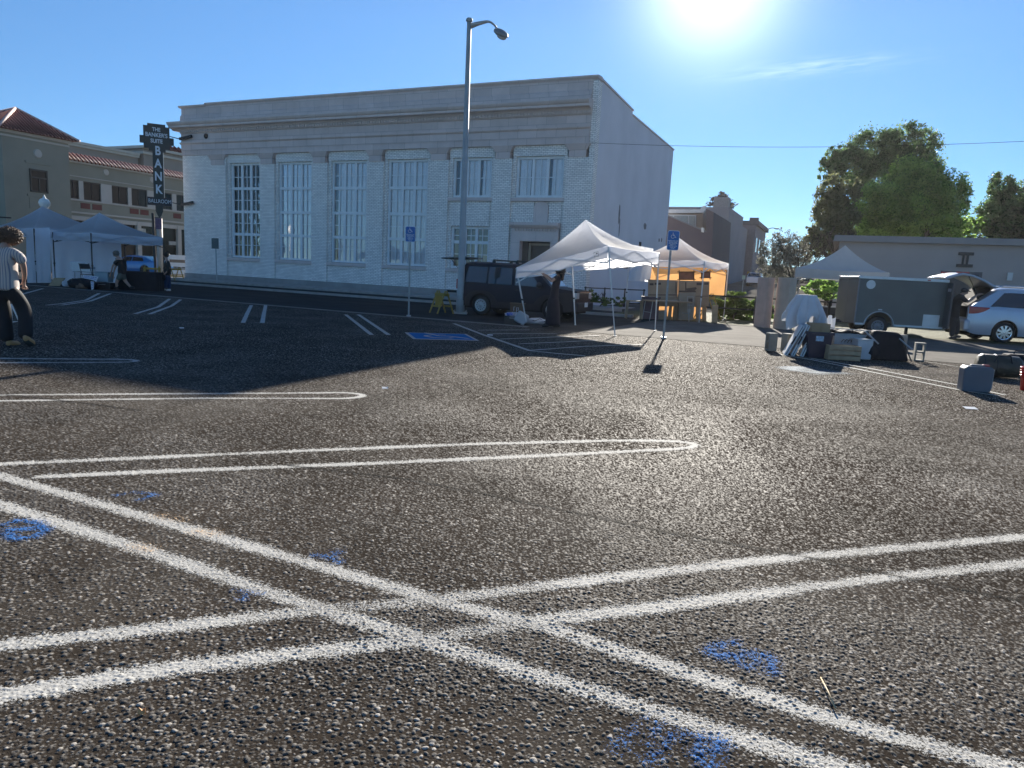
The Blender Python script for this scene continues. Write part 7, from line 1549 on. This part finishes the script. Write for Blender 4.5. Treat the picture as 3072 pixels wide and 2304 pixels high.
def tree(name,label,Y,pix,leafn,size,m,trunk_u,trunk_v,tr=.3,seed=1,group='trees behind the low hall',depthk=.8,dep=3,shell=.5,asp=.55,clump=0,barkm=None,limbL=None,droop=0):
    bl=[]; rg=random.Random(seed)
    for u,v,ru,rv in pix:
        c=at(u,v,Y+rg.uniform(-1,1)*depthk*ru/F_*Y*.5); k=Y/F_; bl.append((c,(ru*k,ru*k*depthk,rv*k)))
    base=at(trunk_u,trunk_v,Y); z0=gz(base.x,base.y); base.z=z0; T=thing(name,label,'tree' if 'tree' in name or 'conifer' in name else 'shrub',base,0,group)
    crown('crown',bl,leafn,size,m,T,seed,shell,droop,asp,clump)
    b=MB(); H=max(c.z+r[2] for c,r in bl)-z0; b.tube([(0,0,-.1),(0,0,H*.15),(.1,0,H*.3)],[tr*1.25,tr,tr*.85],9); 
    for k in range(4):
        a=rg.uniform(0,6.28); limbs(b,Vector((.1,0,H*.28)),Vector((math.cos(a)*.55,math.sin(a)*.55,1)).normalized(),limbL or H*.13,tr*.6,dep,rg)
    b.build('trunk',barkm or mat('bark',(.07,.055,.045),.9,0,.3,6,.02,12),T,smooth=True); return T
ML_d=leafmat('dark_green_leaves',(.045,.085,.035),(.19,.31,.13),.6); ML_y=leafmat('yellow_green_leaves',(.10,.21,.045),(.38,.56,.14),.7); ML_c=leafmat('dark_conifer_needles',(.035,.055,.03),(.07,.095,.045),.35); ML_g=leafmat('greyish_shrub_leaves',(.12,.125,.10),(.24,.24,.2),.4); ML_s=leafmat('shrub_leaves',(.08,.13,.035),(.18,.24,.06),.5)
k3=lambda X,Y_,rx,ry:(2350+X/3.064,350+Y_/3.064,rx/3.064,ry/3.064)
tree('broadleaf_tree','tall dark broadleaf tree, the back one towering over the hall roof',66,[k3(*a) for a in((1130,250,260,160),(850,330,260,190),(1230,420,190,180),(620,480,230,170),(900,560,280,200),(480,400,120,110),(430,480,110,120),(1150,560,200,180))],40000,.115,ML_d,2640,880,.45,3,shell=.6)
tree('broadleaf_tree','bright yellow-green broadleaf tree in front of the dark one, behind the hall roof',58,[k3(*a) for a in((1120,560,190,160),(1330,560,130,160),(1200,760,330,220),(1000,850,330,240),(1500,780,190,240),(1350,950,300,200),(760,820,180,180),(1000,1020,400,150),(760,1020,200,160))],62000,.11,ML_y,2715,880,.4,4,shell=.4)
tree('broadleaf_tree','smaller grey-green tree at the left foot of the tree group',54,[k3(*a) for a in((460,720,140,160),(430,860,140,150),(520,960,170,150),(420,1080,170,130),(260,1010,60,60),(330,1200,160,110),(600,700,110,120))],24000,.10,leafmat('grey_green_leaves',(.10,.12,.06),(.22,.24,.11),.5),2490,880,.3,5,shell=.4)
tree('broadleaf_tree','low bushy tree filling the gap at the right end of the tree group',60,[k3(*a) for a in((1700,1020,130,80),(1600,1050,140,90),(1480,1060,120,90),(1780,960,60,50))],6000,.13,ML_y,2890,880,.2,6,limbL=1.0)
def conifer(name,label,Y,u0,vtop,vbase,half,seed,n=26,leafm=None,gap=1.0,group=None,bark=None,levels=None,vtrunk=None):
    rg=random.Random(seed); base=at(u0,vtrunk or vbase,Y); top=at(u0,vtop,Y); zb=at(u0,vbase,Y).z; z0=gz(base.x,Y); base.z=z0; T=thing(name,label,'tree',base,0,group); b=MB(); P=[];A=[]
    H=top.z-z0; b.tube([(0,0,0),(0,0,H*.97)],[H*.022,.03],8); k=Y/F_
    N=levels or 22; rg2=np.random.default_rng(seed)
    for i in range(N):
        t=(i+.5)/N; z=zb-z0+(top.z-zb)*(t); R=half*k*(1-t)**.85*rg.uniform(.7,1.15)+.15
        for j in range(7):
            a=rg.uniform(0,6.28); L=R*rg.uniform(.7,1.1); q=Vector((math.cos(a)*L,math.sin(a)*L,z-L*.12+rg.uniform(-.1,.2))); b.tube([(0,0,z),q*.6+Vector((0,0,z*.4+.05*L)),q],[.05,.03,.012],4,cap=False)
            m_=int(40*L*gap)+8
            for _ in range(m_):
                f=rg.uniform(.25,1.02); p=Vector((0,0,z)).lerp(q,f)+Vector((rg.gauss(0,1)*.10*L,rg.gauss(0,1)*.10*L,rg.gauss(0,.05)*L-.05)); P.append(tuple(p))
    P=np.array(P)+np.array(base); kk=len(P); a=rg2.normal(size=(kk,3)); a[:,2]*=.3; a/=np.linalg.norm(a,axis=1)[:,None]; b2=rg2.normal(size=(kk,3)); b2-=a*(a*b2).sum(1)[:,None]; b2/=np.linalg.norm(b2,axis=1)[:,None]; s=rg2.uniform(.09,.22,(kk,1))*(Y/60)
    V=np.stack([P-a*s,P+b2*s*.35,P+a*s,P-b2*s*.35],1).reshape(-1,3)-np.array(base); o=raw_mesh('crown',V,np.arange(kk*4).reshape(-1,4),leafm or ML_c,{'leaf':np.repeat(rg2.uniform(0,1,kk),4)}); o.parent=T
    b.build('trunk',mat('bark',(.07,.055,.045)),T); return T
conifer('conifer','dark drooping conifer rising at the right edge behind the hall',62,3072,500,720,175,11,group='conifers',vtrunk=880,levels=30,gap=1.6)
tree('broadleaf_tree','dark bushy tree low against the conifer at the right edge',61,[k3(*a) for a in((2000,640,120,110),(2080,760,160,140),(2000,900,200,150),(2120,950,180,170),(1950,1030,130,100))],22000,.10,ML_d,3010,880,.25,13,limbL=1.2)
conifer('conifer','small dark conifer top above the roof of the grey building',120,2140,574,618,52,21,leafm=mat('brown_conifer_needles',(.05,.035,.04),.8),group='conifers',vtrunk=850,levels=9,gap=.35)
c34=lambda X,Y_,rx,ry:(1850+X/3.403,560+Y_/3.403,rx/3.403,ry/3.403)
tree('bare_shrub_tree','tall twiggy grey shrub with glittering small leaves beside the hill street',44,[c34(*a) for a in((1700,560,110,120),(1620,700,170,170),(1820,640,140,150),(1760,800,180,170),(1560,800,130,130),(1880,800,110,130),(1480,640,60,70),(1640,900,120,90),(1800,980,70,120))],15000,.06,ML_g,2370,930,.10,31,group='shrubs along the rail fence',shell=.2,asp=.4,dep=4,limbL=1.1,clump=25)
tree('leafy_shrub','glossy leafy shrub behind the rail fence, right of the orange-backed stall',29.5,[c34(*a) for a in((1180,1150,170,80),(1250,1230,190,110),(1120,1260,110,110),(1340,1200,60,60),(990,1090,40,30),(1200,1330,180,80))],6500,.065,ML_s,2200,962,.04,33,group='shrubs along the rail fence',shell=.3,limbL=.3,dep=2)
tree('leafy_shrub','light green leafy branch shrub below the right canopy, above the tied cloth bundle',33,[(2465,862,48,22),(2430,872,26,14),(2500,850,30,22),(2480,882,34,14)],3600,.065,ML_y,2475,935,.05,35,group='shrubs along the rail fence',shell=.3,limbL=.35,dep=2)
tree('leafy_shrub','yellowish low shrub glimpsed between the two tall plywood pillars',29.5,[(2306,925,20,20),(2312,950,22,18),(2255,925,20,30)],2400,.05,ML_y,2306,965,.03,36,group='shrubs along the rail fence',shell=.2,limbL=.2,dep=2)
tree('leafy_shrub','thin weedy shrub against the bank\'s side wall behind the boxy car',33.2,[(1775,888,26,16),(1830,905,30,12),(1865,905,22,12),(1800,905,30,12)],2200,.05,ML_s,1800,915,.03,37,group='shrubs along the rail fence',shell=.2,limbL=.25,dep=2)
# ================================================================== added veil to lift the shaded bank and trees, thin haze
b=MB(); b.bb(-330,330,-200,330,-1.2,24); hz=b.build('veil_haze',None); hz['kind']='stuff'
m=bpy.data.materials.new('veil_haze'); m.use_nodes=True; n,l=nt(m); n.remove(n['Principled BSDF']); pv=n.new('ShaderNodeVolumePrincipled')
pv.inputs['Color'].default_value=(1,.96,.95,1); pv.inputs['Density'].default_value=VEIL_HAZE; pv.inputs['Anisotropy'].default_value=.45
l.new(pv.outputs[0],n['Material Output'].inputs['Volume']); hz.data.materials.append(m)
